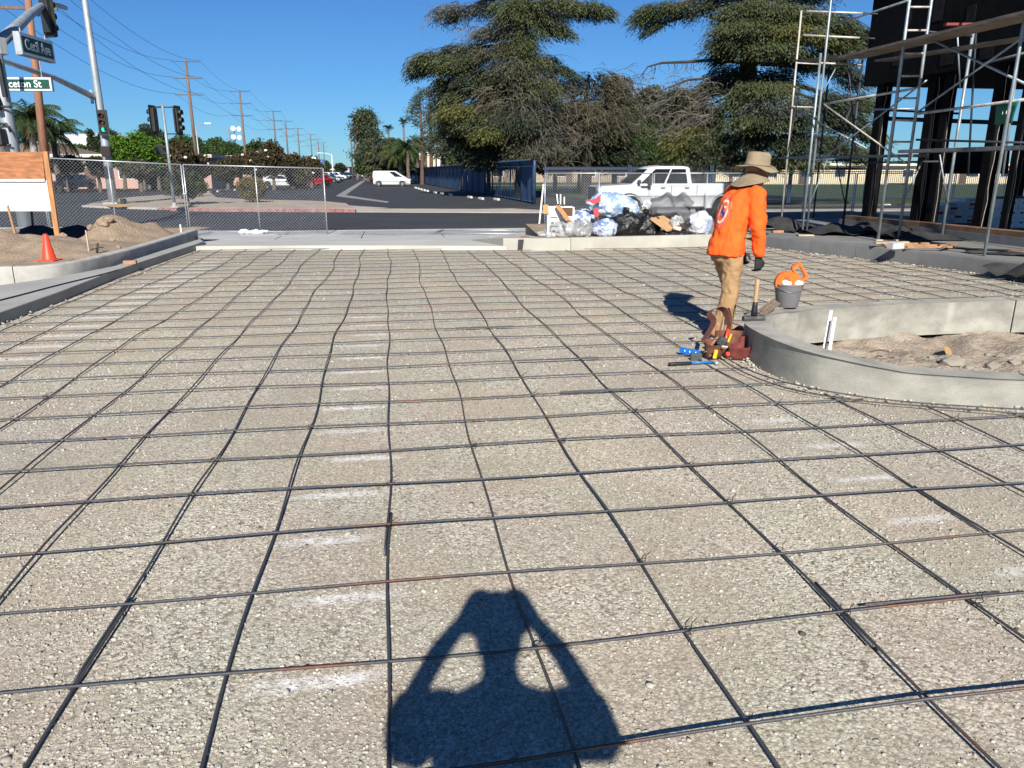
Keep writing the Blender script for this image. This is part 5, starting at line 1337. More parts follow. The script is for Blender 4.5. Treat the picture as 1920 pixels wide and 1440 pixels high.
# right-hand fence along the street edge
def foot2(px):
    y = 24.6 + (px - 1020) * .0022; p = P(px, 430, y); p.z = -.2; return p
for i, (a, c, lab, md_) in enumerate(((1021, 1219, 'chain-link panel behind the rubbish heap, at the open left end', .5), (1222, 1405, 'chain-link panel in front of the white pickup cab and bed', .53), (1408, 1592, 'chain-link panel behind the worker and left scaffold legs', .5), (1595, 1775, 'chain-link panel behind the scaffold ladder', .5), (1778, 1960, 'chain-link panel behind the stacked boxes', .5))):
    A_, B_ = foot2(a), foot2(c); fence_panel(A_, B_, 1.72, lab, mid=md_, wr=.0036)
for px, top_, n_ in ((1017, 345, 'white'),):
    b = MB(); b.beam(P(1010, 430, 24.3), P(1019, 345, 24.3), .05, .03, up=(0, 1, 0)); tag(b.build('wood_lath', M('pale_lath', (.62, .60, .52), .8)), 'pale wooden lath leaning on the open end of the right fence', 'lath')

# ------------------------------------------------------------------ signal poles
galv = M('signal_pole', (.33, .36, .38), .5, metal=.35, var=.2, scale=4, str3=(1, 1, .4))
sig_b = M('signal_black', (.022, .024, .022), .5, var=.25)
def led(name, col, e=0):
    m = M(name, col, .3, var=.1)
    if e: bs_ = [x for x in m.node_tree.nodes if x.type == 'BSDF_PRINCIPLED'][0]; bs_.inputs['Emission Color'].default_value = rgba(col); bs_.inputs['Emission Strength'].default_value = e
    return m
def signal_head(par, c, face, s=1.0, lit=None, plate=True, local_up=Vector((0, 0, 1))):
    """three-section head; face = the way the lenses look"""
    f_ = Vector((face[0], face[1], 0)).normalized(); r_ = Vector((-f_.y, f_.x, 0)); c = Vector(c); m3 = Matrix((r_, f_, local_up)).transposed()
    hd_ = None
    b = MB(); b.box(c - f_ * .06 * s, (.34 * s, .20 * s, 1.05 * s), m=m3); h_ = b.build('housing', sig_b, par, bevel=.02 * s)
    if plate:
        b = MB(); b.slab(rr(0, 0, .30 * s, .66 * s, .06 * s), -.006, .006, Matrix((r_, local_up, r_.cross(local_up))).transposed(), c - f_ * .02 * s); b.build('backplate', sig_b, h_)
    for k, (nm, col) in enumerate((('red_lens', (.10, .012, .008)), ('amber_lens', (.14, .035, .006)), ('green_lens', (.01, .16, .09)))):
        cc = c + local_up * (.345 - .345 * k) * s; on = lit == k
        b = MB(); b.lathe([(.001, .02 * s), (.08 * s, .016 * s), (.125 * s, .0)], 20, cc + f_ * .045 * s, Matrix((r_, local_up, f_)).transposed()); b.build('lens', led(nm + ('_on' if on else ''), (.02, .62, .32) if on else col, 1.1 if on else 0), h_, smooth=True)
        b = MB(); rg = []
        for dpt, rad in ((.04, .14), (.21, .135)):
            rg.append([cc + f_ * dpt * s + (r_ * math.cos(a) + local_up * math.sin(a)) * rad * s for a in np.linspace(R(-35), R(215), 15)])
        b.add(rg[0] + rg[1], [(i, i + 1, i + 16, i + 15) for i in range(14)]); v = b.build('visor', sig_b, h_, smooth=True); md = v.modifiers.new('s', 'SOLIDIFY'); md.thickness = .008
    return h_
def ped_head(par, c, face, s=1.0):
    f_ = Vector((face[0], face[1], 0)).normalized(); r_ = Vector((-f_.y, f_.x, 0)); up_ = Vector((0, 0, 1)); m3 = Matrix((r_, f_, up_)).transposed()
    b = MB(); b.box(c, (.42 * s, .18 * s, .46 * s), m=m3); h_ = b.build('walk_signal', sig_b, par, bevel=.03)
    b = MB(); b.box(Vector(c) + f_ * .095 * s, (.34 * s, .012, .36 * s), m=m3); b.build('walk_lens', M('walk_lens', (.035, .018, .018), .35), h_)
    return h_
def text_mesh(txt, size, mat, par, org, xdir, zdir, name='lettering', sx=1.0, name_part=None):
    cu = bpy.data.curves.new('t', 'FONT'); cu.body = txt; cu.size = size; cu.align_x = 'CENTER'; cu.align_y = 'CENTER'; cu.extrude = .002; cu.offset = .014 * size
    o = bpy.data.objects.new('t', cu); C.objects.link(o); bpy.context.view_layer.update()
    me = bpy.data.meshes.new_from_object(o.evaluated_get(bpy.context.evaluated_depsgraph_get())); bpy.data.objects.remove(o)
    x = Vector(xdir).normalized(); z = Vector(zdir).normalized(); nrm = x.cross(z)
    b = MB(); b.add([Vector(org) + x * v.co.x * sx + z * v.co.y + nrm * (-v.co.z if False else v.co.z) for v in me.vertices], [tuple(p.vertices) for p in me.polygons])
    return b.build(name, mat, par)
sgreen = M('sign_green', (.005, .06, .034), .4, var=.06); swhite = M('sign_white', (.74, .75, .74), .4, var=.04)
def street_sign(label, c, xdir, L, Hh, txt, size, sx=1.0, hang=None, both=False):
    c = Vector(c); x = Vector(xdir).normalized(); z = Vector((0, 0, 1)); nrm = x.cross(z); m3 = Matrix((x, nrm, z)).transposed()
    t = thing('street_sign', label, 'street sign', c - z * Hh / 2)
    b = MB(); b.box(c, (L, .16, Hh), m=m3); b.build('cabinet', steel_gal, t, bevel=.01)
    for s in (1, -1):
        b = MB(); b.box(c + nrm * s * .083, (L - .05, .006, Hh - .05), m=m3); b.build('face_border', swhite, t)
        b = MB(); b.box(c + nrm * s * .0875, (L - .17, .006, Hh - .17), m=m3); b.build('face', sgreen, t)
    for s in ((1,) if not both else (1, -1)):
        text_mesh(txt, size, swhite, t, c + nrm * .0925 * s, x * s, z, sx=sx)
    if hang:
        for k in (-.36, .36):
            b = MB(); p = c + x * L * k + z * Hh / 2; b.tube([p, p + z * hang], .018, 6); b.build('hanger', steel_gal, t)
    return t
# near left pole, its upswept mast arm reaching over the cross street
DP = 20.6
base = P(50, 432, DP); base.z = -.02
t = thing('signal_pole', 'nearest signal pole at the left edge with an upswept arm over the street', 'signal pole', base)
ptop = P(-10, -30, DP); px0 = base.copy()
b = MB(); b.tube([base, Vector((base.x, base.y, 2.6)), Vector((base.x, base.y, 5.6)), Vector((base.x, base.y, 9.0))], [.185, .165, .135, .10], 18); b.build('pole', galv, t, smooth=True)
b = MB(); b.lathe([(.33, -.15), (.33, .10), (.30, .14)], 20, base); b.build('footing', conc, t, auto=40)
arm0 = Vector((base.x, base.y, Zat(84, DP)))
arm = [arm0 + Vector((.06, 0, 0)), P(30, 52, 22.2), P(55, 28, 24.0), P(75, 13, 26.0), P(92, 7, 28.2), P(108, 9, 30.2), P(123, 15, 32.0)]
b = MB(); b.tube(arm, [.15, .14, .125, .11, .10, .09, .08], 14); b.build('mast_arm', galv, t, smooth=True)
b = MB(); b.box(arm0 + Vector((.10, .10, -.02)), (.20, .24, .40), rz=R(60)); b.build('arm_flange', galv, t, bevel=.02)
signal_head(t, P(91, 30, 26.5), (.35, 1, 0), .98)
b = MB(); b.tube([P(70, 30, 26.5), P(88, 16, 26.5)], .03, 6); b.build('head_bracket', sig_b, t)
for c_, f_, s_ in ((P(13, 194, DP - .05), (-1, -.2, 0), .78), (P(23, 258, DP - .05), (-1, -.1, 0), .9)):
    ped_head(t, c_ + Vector((-.12, -.24, 0)), f_, s_)
for y1_, y2_ in ((200, 200), (232, 248), (272, 272)):
    b = MB(); b.tube([P(-40, y1_, DP - .25), P(12, y1_, DP - .25), P(20, y2_, DP - .25)], .03, 8); b.build('bracket', sig_b, t, smooth=True)
b = MB(); b.beam(P(-4, 110, DP - .2), P(10, 182, DP - .2), .10, .08, up=(0, 1, 0)); b.build('cable_box', sig_b, t)
vdir = uv(0, 1) - uv(0, 0)
street_sign('dark green street sign reading Cecil Ave hung from the near upswept arm', (P(32, 80, 20.9) + P(94, 102, 22.4)) / 2 + Vector((.02, 0, .02)), (P(94, 102, 22.45) - P(32, 83, 20.9)) * Vector((1, 1, 0)), 1.62, .56, 'Cecil Ave', .37, .84, hang=.12)
# second pole on the far corner, green light, arm reaching back to the left
D2 = 40.5
base2 = P(213, 383, D2); base2.z = cz
t = thing('signal_pole', 'tall signal pole on the far corner island with a green light showing', 'signal pole', base2)
b = MB(); b.tube([base2, base2 + Vector((0, 0, 3.0)), base2 + Vector((0, 0, 6.5)), base2 + Vector((0, 0, 12.5))], [.23, .21, .17, .11], 16); b.build('pole', galv, t, smooth=True)
b = MB(); b.box(base2 + Vector((0, 0, .04)), (.75, .75, .08)); b.build('footing', conc, t)
joint = Vector((base2.x, base2.y, Zat(182, D2)))
b = MB(); e_ = P(8, 115, 33.5); b.tube([joint + Vector((-.2, -.1, 0)), joint * .5 + e_ * .5 + Vector((0, 0, .12)), e_, e_ + (e_ - joint) * .25], [.15, .12, .10, .085], 12); b.build('mast_arm', steel_gal, t, smooth=True)
b = MB(); b.box(joint + Vector((-.28, -.12, 0)), (.14, .5, .62), rz=R(30)); b.build('arm_flange', steel_gal, t, bevel=.02)
b = MB(); lp = Vector((base2.x, base2.y, Zat(3, D2))); b.tube([lp, lp + Vector((-.5, -.3, .35)), lp + Vector((-1.6, -.9, .75))], [.07, .06, .05], 10); b.build('lamp_arm', galv, t, smooth=True)
signal_head(t, P(193, 230, D2 - .45), (-.02, -1, 0), .93, lit=2)
ped_head(t, P(200, 284, D2 - .45), (.05, -1, 0), 1.15)
b = MB(); b.box(P(210, 378, D2 - .3) + Vector((.55, .1, 0)), (.22, .22, .30)); b.build('push_button', black_m, t)
ps = P(34, 158, 34.6)
street_sign('bright green street sign reading Princeton St hung below the long arm', ps, (1, .05, 0), 2.9, .56, 'Princeton St', .41, 1.0, hang=.75)
# pedestal with two heads
D3 = 36.5
b3 = P(327, 384, D3); b3.z = cz
t = thing('signal_post', 'short signal post on the island carrying two dark heads side by side', 'signal post', b3)
b = MB(); b.tube([b3, b3 + Vector((0, 0, 4.6))], [.075, .06], 12); b.build('pole', M('post_pale', (.24, .29, .30), .5, metal=.3), t, smooth=True)
b = MB(); b.lathe([(.22, 0), (.20, .03), (.10, .06), (.09, .22)], 16, b3); b.build('pole_base', conc_w, t, auto=40)
for zz in (Zat(201, D3), Zat(251, D3)):
    b = MB(); b.tube([P(290, 225, D3) * Vector((1, 1, 0)) + Vector((0, 0, zz)), P(334, 225, D3) * Vector((1, 1, 0)) + Vector((0, 0, zz))], .03, 8); b.build('cross_bracket', sig_b, t, smooth=True)
b = MB(); b.tube([b3 + Vector((-.0, 0, 4.5)), Vector((b3.x - .35, b3.y, Zat(201, D3)))], .035, 8); b.build('riser', sig_b, t)
signal_head(t, P(287, 225, D3), (-1, .15, 0), .98); signal_head(t, P(335, 226, D3), (1, -.12, 0), .98)
ped_head(t, P(301, 281, D3 + .1), (-.6, .8, 0), .95)
b = MB(); b.tube([P(304, 276, D3), P(318, 276, D3)], .03, 6); b.tube([P(304, 288, D3), P(319, 288, D3)], .03, 6); b.build('bracket', sig_b, t)

# ------------------------------------------------------------------ utility poles and wires
wood_dk = M('crossarm_wood', (.10, .075, .06), .9)
def upole(px, py_top, D, label, hgt, wood=None, arms=3, span=1.35, lean=0.0, scale=1.0):
    top = P(px, py_top, D); bse = Vector((top.x, top.y, -.2)); t = thing('utility_pole', label, 'utility pole', bse, 'utility poles along the avenue')
    b = MB(); b.tube([bse, top], [.19 * scale, .12 * scale], 10); b.build('pole', wood or wood_pole, t, smooth=True)
    tips = []
    for k in range(arms):
        z = top.z - .12 - 1.55 * k; b = MB()
        p0, p1 = Vector((top.x, top.y, z)) - uv(span, 0) , Vector((top.x, top.y, z)) + uv(span, 0)
        b.beam(p0, p1, .07, .08); b.build('crossarm', wood_dk, t); tips.append((p0 + Vector((0, 0, .12)), p1 + Vector((0, 0, .12))))
    return t, tips
specs = [(348, 113, 80.0), (449, 170, 109.0), (512, 208, 145), (535, 226, 172), (558, 240, 201), (582, 251, 232), (596, 260, 265), (606, 266, 293)]
wood_far = M('pole_wood_far', (.13, .10, .09), .9, var=.2)
labs = ['tallest wooden utility pole with three crossarms, behind the signal post', 'utility pole with three crossarms beside the dish tower', 'utility pole rising behind the brown-leaved tree', 'fourth utility pole along the avenue, counted from the left',
        'fifth utility pole along the avenue, counted from the left', 'sixth utility pole along the avenue, counted from the left', 'seventh utility pole along the avenue, counted from the left', 'farthest utility pole in the line along the avenue']
TIPS = []
for (px, py, D), lab in zip(specs, labs):
    t, tips = upole(px, py, D, lab, 12, wood_pole if D < 120 else wood_far, scale=1 if D < 150 else 1.15); TIPS.append(tips)
# the near brown pole at the left, with its first crossarm just out of the picture
D0 = 43.0
bse = P(88, 345, D0); bse.z = -.1; tp = P(53, 5, D0); tp = bse + (tp - bse) * 1.19
t = thing('utility_pole', 'near reddish wooden utility pole at the left behind the Cecil Ave sign', 'utility pole', bse, 'utility poles along the avenue')
b = MB(); b.tube([bse, tp], [.24, .15], 12); b.build('pole', M('pole_red', (.26, .125, .075), .85, var=.35, scale=9, str3=(3, 3, .15), bump=.4, bscale=40), t, smooth=True)
near = []
for k in range(3):
    z = tp.z - .3 - .95 * k; cpt = bse + (tp - bse) * ((z - bse.z) / (tp.z - bse.z)); p0, p1 = cpt - uv(1.4, 0), cpt + uv(1.4, 0); b = MB(); b.beam(p0, p1, .11, .13); b.build('crossarm', wood_pole, t); near.append((p0 + Vector((0, 0, .12)), p1 + Vector((0, 0, .12))))
wirem = M('wire', (.02, .022, .025), .6)
for k in range(3):
    for s in (0, 1):
        chain = [near[k][s]] + [T_[k][s] for T_ in TIPS]; pts = []
        for i, (a, c) in enumerate(zip(chain[:-1], chain[1:])):
            for j in range(12):
                u_ = j / 12; pts.append(a + (c - a) * u_ - Vector((0, 0, 4 * (.9 if i else 1.1) * u_ * (1 - u_))))
        pts.append(chain[-1]); b = MB(); b.tube(pts, .014, 4, cap=False)
        o = b.build('power_line', wirem); tag(o, f'{"left" if s == 0 else "right"} power line on the {["top", "middle", "lowest"][k]} crossarms of the pole line', 'wire', 'power lines along the avenue')

# ------------------------------------------------------------------ blue screened fence up the avenue
blue_p = M('blue_steel', (.022, .055, .115), .5, var=.2); blue_s = M('blue_screen', (.030, .072, .15), .7, var=.25, scale=.9, str3=(1, 1, .3), bump=.2, bscale=5)
blue_shaded = M_film('blue_screen_shaded', (.018, .045, .085), .78, .8, 6.0, .2)  # darker see-through copy of the screen, tree shade put into its colour
A_ = G(1003, 383, LOT); B_ = G(772, 341, LOT); fd = (B_ - A_); FL = fd.length; fx = fd / FL; fn = Vector((-fx.y, fx.x, 0)); fn = fn if fn.x < 0 else -fn
t = thing('screen_fence', 'long blue privacy-screened fence with cranked posts along the avenue', 'fence', (A_ + B_) / 2)
FH = 2.05; npan = 30
for i in range(npan):
    s0, s1 = FL * i / npan, FL * (i + 1) / npan; a, c = A_ + fx * (s0 + .06), A_ + fx * (s1 - .06)
    solid = i == 0 or i > 4
    b = MB(); nseg = 8; rows_ = []
    for z in (.12, FH * .5, FH): rows_.append([a + (c - a) * (k / nseg) + Vector((0, 0, z)) + fn * (.05 * math.sin(k * 1.9 + i)) for k in range(nseg + 1)])
    for r0, r1 in zip(rows_[:-1], rows_[1:]): b.add(r0 + r1, [(k, k + 1, k + nseg + 2, k + nseg + 1) for k in range(nseg)])
    o = b.build('screen', blue_s if solid else blue_shaded, t, smooth=True)
for i in range(npan + 1):
    p = A_ + fx * (FL * i / npan) + fn * .04; b = MB(); b.tube([p, p + Vector((0, 0, FH)), p + Vector((0, 0, FH + .3)) + fn * .28 * (1 if i else 0)], .05 if i else .09, 8); b.build('post', blue_p, t, smooth=True)
for z, of in ((.1, 0), (FH, 0), (FH + .3, .28)):
    b = MB(); b.tube([A_ + Vector((0, 0, z)) + fn * of, B_ + Vector((0, 0, z)) + fn * of], .04 if z < 2 else .05, 6); b.build('rail', blue_p, t, smooth=True)
rows_ = [A_ + Vector((0, 0, FH + .02)) , B_ + Vector((0, 0, FH + .02)), B_ + Vector((0, 0, FH + .30)) + fn * .27, A_ + Vector((0, 0, FH + .30)) + fn * .27]
b = MB(); b.add(rows_, [(0, 1, 2, 3)]); o = b.build('top_screen', blue_p, t)
b = MB(); q = A_ + fn * .10; b.box(q + Vector((0, 0, 1.25)), (.05, .02, 1.5)); o = b.build('post_sticker', M('sticker', (.35, .42, .5), .5), t)
# wheel stops at its foot
ws = M('wheel_stop', (.56, .55, .51), .85, var=.15)
b = MB(); b.loft([[Vector((x, y, z)) for y, z in ((-.09, 0), (.09, 0), (.065, .13), (-.065, .13))] for x in (-.55, .55)])
ws_list = [(931, 375.5), (902, 374), (881, 371.5), (845, 366.5), (829, 364.5), (816, 362.5), (808, 361), (801, 359.5), (795, 358), (789, 356.5), (784, 355), (779, 353.5)]
proto = None
lbl = ['wheel stop nearest the right end of the blue fence'] + [f'{ORD[k]} wheel stop up along the blue fence' for k in range(2, 13)]
for i, (px, py) in enumerate(ws_list):
    g0 = G(px, py, LOT)
    if proto is None: proto = b.build('wheel_stop', ws, bevel=.02, origin=(0, 0, 0)); o = proto
    else: o = proto.copy(); C.objects.link(o)
    o.location = g0; o.rotation_euler = (0, 0, math.atan2(fx.y, fx.x) + R(4)); o.scale = (1.0, 1, 1.0 + .03 * i)
    tag(o, lbl[i], 'wheel stop', 'wheel stops by the blue fence')
for i, (px, py) in enumerate(((369, 363), (393, 361.5), (410, 360), (425, 358.5), (442, 357), (502, 352.5))):
    o = proto.copy(); C.objects.link(o); o.location = G(px, py, LOT + .01); o.rotation_euler = (0, 0, TH + R(90)); o.scale = (1, 1, 1)
    tag(o, ['left lot wheel stop nearest the big round bush', 'second wheel stop right of the big round bush', 'third wheel stop right of the big round bush', 'fourth wheel stop right of the big round bush', 'wheel stop just left of the golden bush', 'wheel stop under the rear of the white sedan'][i], 'wheel stop', 'wheel stops in the left lot')
g0 = None
# iron picket fence and the blue post bar behind the pickup, along the far side of the street
pick = M('iron_black', (.014, .016, .022), .5)
def picket_fence(u0, u1, v, h, label, gap=.125):
    t = thing('picket_fence', label, 'fence', uv((u0 + u1) / 2, v, -.13), 'iron picket fences round the field')
    b = MB(); 
    for z in (.22, h - .28): b.beam(uv(u0, v, z - .13), uv(u1, v, z - .13), .05, .05)
    b.build('rails', pick, t)
    b = MB(); k = u0 + .05
    while k < u1:
        b.beam(uv(k, v + .0, -.10), uv(k, v, h - .13), .022, .022); k += gap
    b.build('pickets', pick, t)
    for uu in (u0, u1):
        b = MB(); b.box(uv(uu, v, h / 2 - .1), (.09, .09, h + .06), rz=TH); b.build('post', M('post_blue', (.015, .03, .07), .5), t)
pl_labels = ['black iron picket fence stretch left of the white pickup, by the blue fence', 'black iron picket fence stretch behind the white pickup', 'black iron picket fence stretch just right of the worker', 'black iron picket fence stretch behind the left scaffold', 'black iron picket fence stretch behind the scaffold ladder', 'black iron picket fence stretch behind the stacked boxes', 'black iron picket fence stretch at the far right edge']
u0 = 8.2
for i, lab in enumerate(pl_labels): picket_fence(u0 + 4.7 * i, u0 + 4.7 * (i + 1) - .12, 40.5, 2.0, lab)
b = MB(); b.beam(uv(8.3, 41.6, 1.75), uv(30, 41.6, 1.75), .06, .14); tag(b.build('field_rail', M('navy_rail', (.02, .03, .07), .5)), 'long navy rail behind the iron pickets', 'rail')
# ------------------------------------------------------------------ vehicles
glass_m = M('car_glass', (.012, .014, .016), .08, var=.1)
rub_m = M('tyre', (.014, .014, .014), .85); rim_m = M('alloy', (.42, .42, .43), .35, metal=.7); rim_d = M('dark_alloy', (.05, .05, .055), .4, metal=.5)
lamp_w = M('lamp_clear', (.55, .57, .60), .15); lamp_r = M('lamp_red', (.30, .012, .012), .25); trim_b = M('trim_black', (.015, .015, .016), .5)
def paint(name, col, rough=.28):
    if name in MATS: return MATS[name]
    m = M(name, col, rough, var=.03)
    bs_ = [x for x in m.node_tree.nodes if x.type == 'BSDF_PRINCIPLED'][0]; bs_.inputs['Coat Weight'].default_value = .6; bs_.inputs['Coat Roughness'].default_value = .06
    return m
white_car = paint('car_white', (.56, .57, .58)); red_car = paint('car_red', (.42, .008, .012)); grey_car = paint('car_grey', (.13, .13, .125)); black_car = paint('car_black', (.012, .013, .016)); silver_car = paint('car_silver', (.30, .31, .32)); dark_car = paint('car_navy', (.018, .022, .03))
def arch(cx, r, z0, n=9):
    return [(cx + r * math.cos(a), max(z0, .30 + r * math.sin(a))) for a in np.linspace(math.pi, 0, n)]
def car(label, cat, loc, yaw, L, Wd, pr, body_m, kind='sedan', wheel_r=.33, rim=None, group=None, detail=True):
    """pr: dict with hood, belt and roof stations (fractions of length from the tail), z values in metres"""
    t = thing('parked_car' if cat == 'car' else ('pickup_truck' if cat == 'pickup' else 'van'), label, cat, loc, group, yaw)
    hw = Wd / 2; zl = pr.get('low', .20); xr, xf = pr['wheels'][0] * L, pr['wheels'][1] * L; ra = wheel_r + .06
    def A(cx): return [(cx + ra * math.cos(a), max(zl, wheel_r + ra * math.sin(a))) for a in np.linspace(math.pi * 1.08, -math.pi * .08, 13)]
    low = [(0.015 * L, zl + .10)] + A(xr) + A(xf) + [(L * .985, zl + .03)]
    topl = [(x * L, z) for x, z in pr['top']]          # from nose back to tail
    poly = low + topl
    # body side: three layers give the flank a rounded shoulder
    b = MB(); cx_, cz_2 = L / 2, .6
    tri = tessellate_polygon([[Vector((p[0], p[1], 0)) for p in poly]]); n_ = len(poly)
    def layer(y, k, kz=None): return [(cx_ + (p[0] - cx_) * k, y, p[1] if p[1] < zl + .12 else cz_2 + (p[1] - cz_2) * k) for p in poly]
    lay = [layer(-hw, .965), layer(-hw + .045, .992), layer(-hw + .13, 1.0), layer(hw - .13, 1.0), layer(hw - .045, .992), layer(hw, .965)]
    # taper the nose and tail in plan
    def plan(p):
        fx_ = max(0, abs(p[0] - cx_) / (L / 2) - .72) / .28; return (p[0], p[1] * (1 - pr.get('plan', .13) * fx_ ** 2), p[2])
    V = [plan(p) for l in lay for p in l]; Fq = []
    for i in range(5):
        for j in range(n_): Fq.append((i * n_ + j, i * n_ + (j + 1) % n_, (i + 1) * n_ + (j + 1) % n_, (i + 1) * n_ + j))
    b.add(V, Fq)
    b.add(V[:n_], [tuple(x) for x in tri]); b.add(V[5 * n_:], [tuple(reversed(x)) for x in tri])
    off = Vector((-L / 2, 0, 0)); b.v = [(p[0] - L / 2, p[1], p[2]) for p in b.v]
    body = b.build('body', body_m, t, local=True, auto=9)
    bm = bmesh.new(); bm.from_mesh(body.data); bmesh.ops.remove_doubles(bm, verts=bm.verts, dist=.0005); bmesh.ops.recalc_face_normals(bm, faces=bm.faces); bm.to_mesh(body.data); bm.free()
    # inner dark wheel wells
    # cabin
    cab = pr['cab']                                      # (x_rear_base, x_rear_top, x_front_top, x_front_base, z_belt, z_roof)
    x0, x1, x2, x3, zb, zr = [c * L - L / 2 if i < 4 else c for i, c in enumerate(cab)]
    ins = pr.get('tumble', .20); hb = hw - .03
    def rn(z): return hb - ins * (z - zb) / (zr - zb)
    def xr_(z): return x0 + (x1 - x0) * (z - zb) / (zr - zb)
    def xf_(z): return x3 + (x2 - x3) * (z - zb) / (zr - zb)
    b = MB(); rings_ = []
    for z, k in ((zb - .05, 0), (zb + (zr - zb) * .5, 0), (zr - .07, 0), (zr - .015, .07), (zr + .012, .22)):
        y = rn(min(z, zr)) - k * .5; xa, xb_ = xr_(min(z, zr)) + k * .9, xf_(min(z, zr)) - k * .9; bow = .10 if zr - zb < .8 else .05
        rings_.append([Vector(p) for p in ((xa, -y * .93, z), (xa + .12, -y, z), ((xa + xb_) / 2, -y - .0, z), (xb_ - .25, -y, z), (xb_, -y * .86, z), (xb_ + bow, 0, z), (xb_, y * .86, z), (xb_ - .25, y, z), ((xa + xb_) / 2, y, z), (xa + .12, y, z), (xa, y * .93, z), (xa - bow * .6, 0, z))])
    b.loft(rings_); b.build('cabin', body_m, t, local=True, auto=38)
    zg0, zg1 = zb + .03, zr - .10
    for s in (-1, 1):
        for k, (fa, fb) in enumerate(pr.get('side_windows', ((.06, .48), (.52, .95)))):
            q = []
            for z in (zg0, zg1):
                xa, xb_ = xr_(z) + .14, xf_(z) - .22
                q.append([Vector((xa + (xb_ - xa) * f_, s * (rn(z) + .006), z)) for f_ in (fa, fb)])
            b = MB(); b.add([q[0][0], q[0][1], q[1][1], q[1][0]] + [Vector((p.x, p.y - s * .01, p.z)) for p in (q[0][0], q[0][1], q[1][1], q[1][0])], [(0, 1, 2, 3), (7, 6, 5, 4), (0, 4, 5, 1), (1, 5, 6, 2), (2, 6, 7, 3), (3, 7, 4, 0)]); b.build('side_window', glass_m, t, local=True)
    for nm, fx_, sg in (('windscreen', xf_, 1), ('rear_window', xr_, -1)):
        q = []
        for z in (zg0, zg1):
            y = rn(z) * .84; bow = (.10 if zr - zb < .8 else .05) * (1 if sg > 0 else .6)
            q.append([Vector((fx_(z) + sg * .012, -y, z)), Vector((fx_(z) + sg * (bow + .012), 0, z)), Vector((fx_(z) + sg * .012, y, z))])
        b = MB(); b.add(q[0] + q[1], [(0, 1, 4, 3), (1, 2, 5, 4)]); o = b.build(nm, glass_m, t, local=True)
    rm = rim or rim_m
    for x in (xr - L / 2, xf - L / 2):
        for s in (-1, 1):
            c = Vector((x, s * (hw - .105), wheel_r)); m3 = Matrix.Rotation(R(90), 3, 'X')
            b = MB(); w2 = .11; b.lathe([(wheel_r * .62, -w2), (wheel_r * .95, -w2), (wheel_r, -w2 * .7), (wheel_r, w2 * .7), (wheel_r * .95, w2), (wheel_r * .62, w2)], 24, c, m3); w = b.build('wheel', rub_m, t, local=True, auto=40)
            b = MB(); b.lathe([(.001, s * -.07), (wheel_r * .60, s * -.07), (wheel_r * .66, s * -.118), (wheel_r * .61, s * -.118), (wheel_r * .58, s * -.09)], 24, c, m3, cap=False)
            for k in range(6):
                a = k * math.pi / 3; d = Vector((math.cos(a), 0, math.sin(a))); b.beam(c + Vector((0, s * .108, 0)) + d * .03, c + Vector((0, s * .108, 0)) + d * wheel_r * .62, .05, .025, up=(0, 1, 0))
            b.lathe([(.001, s * -.118), (.06, s * -.118), (.06, s * -.09)], 12, c, m3, cap=False); b.build('rim', rm, w, local=True)
    for s in (-1, 1):
        xh = L / 2 - .14; zh = pr.get('lampz', .68); b = MB(); b.box((xh - .04, s * (hw * .72), zh), (.26, .34, .13)); b.build('headlight', lamp_w, t, local=True, bevel=.03)
        b = MB(); b.box((-L / 2 + .09, s * (hw * .76), zh + .12), (.16, .26, .16)); b.build('tail_light', lamp_r, t, local=True, bevel=.03)
        b = MB(); b.box((xf_(zb + .1) - .12, s * (hw + .07), zb + .10), (.11, .18, .13)); b.build('mirror', body_m if kind != 'pickup' else trim_b, t, local=True, bevel=.03)
        for hx in pr.get('handles', (.47, .66)):
            b = MB(); b.box((hx * L - L / 2, s * (hw - .004), zb - .13), (.16, .03, .03)); b.build('door_handle', trim_b, t, local=True)
    b = MB(); b.box((L / 2 - .045, 0, pr.get('grillez', .55)), (.07, Wd * .55, pr.get('grilleh', .20))); b.build('grille', trim_b, t, local=True, bevel=.02)
    for xb_ in (L / 2 - .07, -L / 2 + .07):
        b = MB(); b.box((xb_, 0, zl + .16), (.13, Wd * .80, .14)); b.build('bumper', trim_b if kind != 'pickup' else rim_m, t, local=True, bevel=.03)
    return t
SED = dict(wheels=(.195, .795), top=[(.995, .42), (.99, .62), (.93, .74), (.70, .92), (.62, .95), (.22, .99), (.06, .97), (.005, .86), (.0, .55)], cab=(.07, .27, .55, .76, .92, 1.42), plan=.14, lampz=.66)
SUV = dict(wheels=(.19, .80), top=[(.995, .48), (.985, .80), (.93, .92), (.74, 1.06), (.20, 1.08), (.02, 1.05), (.0, .6)], cab=(.0, .05, .58, .75, 1.05, 1.70), lampz=.85, low=.24, grillez=.7, grilleh=.3, side_windows=((.02, .26), (.29, .60), (.63, .95)))
VAN = dict(wheels=(.155, .775), top=[(.99, .48), (.985, .72), (.945, .92), (.82, 1.10), (.70, 1.16), (.2, 1.14), (.015, 1.12), (.005, .55)], cab=(.005, .02, .60, .87, 1.10, 1.86), lampz=.82, tumble=.14, low=.22, grillez=.6, side_windows=((.70, .97),), handles=(.58,))
PICK = dict(wheels=(.205, .805), top=[(.995, .50), (.99, 1.12), (.975, 1.26), (.73, 1.33), (.43, 1.34), (.425, 1.345), (.02, 1.345), (.005, 1.30), (.0, .62)], cab=(.415, .43, .665, .79, 1.31, 1.97), lampz=1.05, low=.42, plan=.07, tumble=.17, grillez=.95, grilleh=.52, side_windows=((.03, .46), (.50, .97)), handles=(.45, .60))
def on_lot(px, py, z=LOT): return G(px, py, z)
def yaw_px(p0, p1): d = Vector(p1) - Vector(p0); return math.atan2(d.y, d.x)
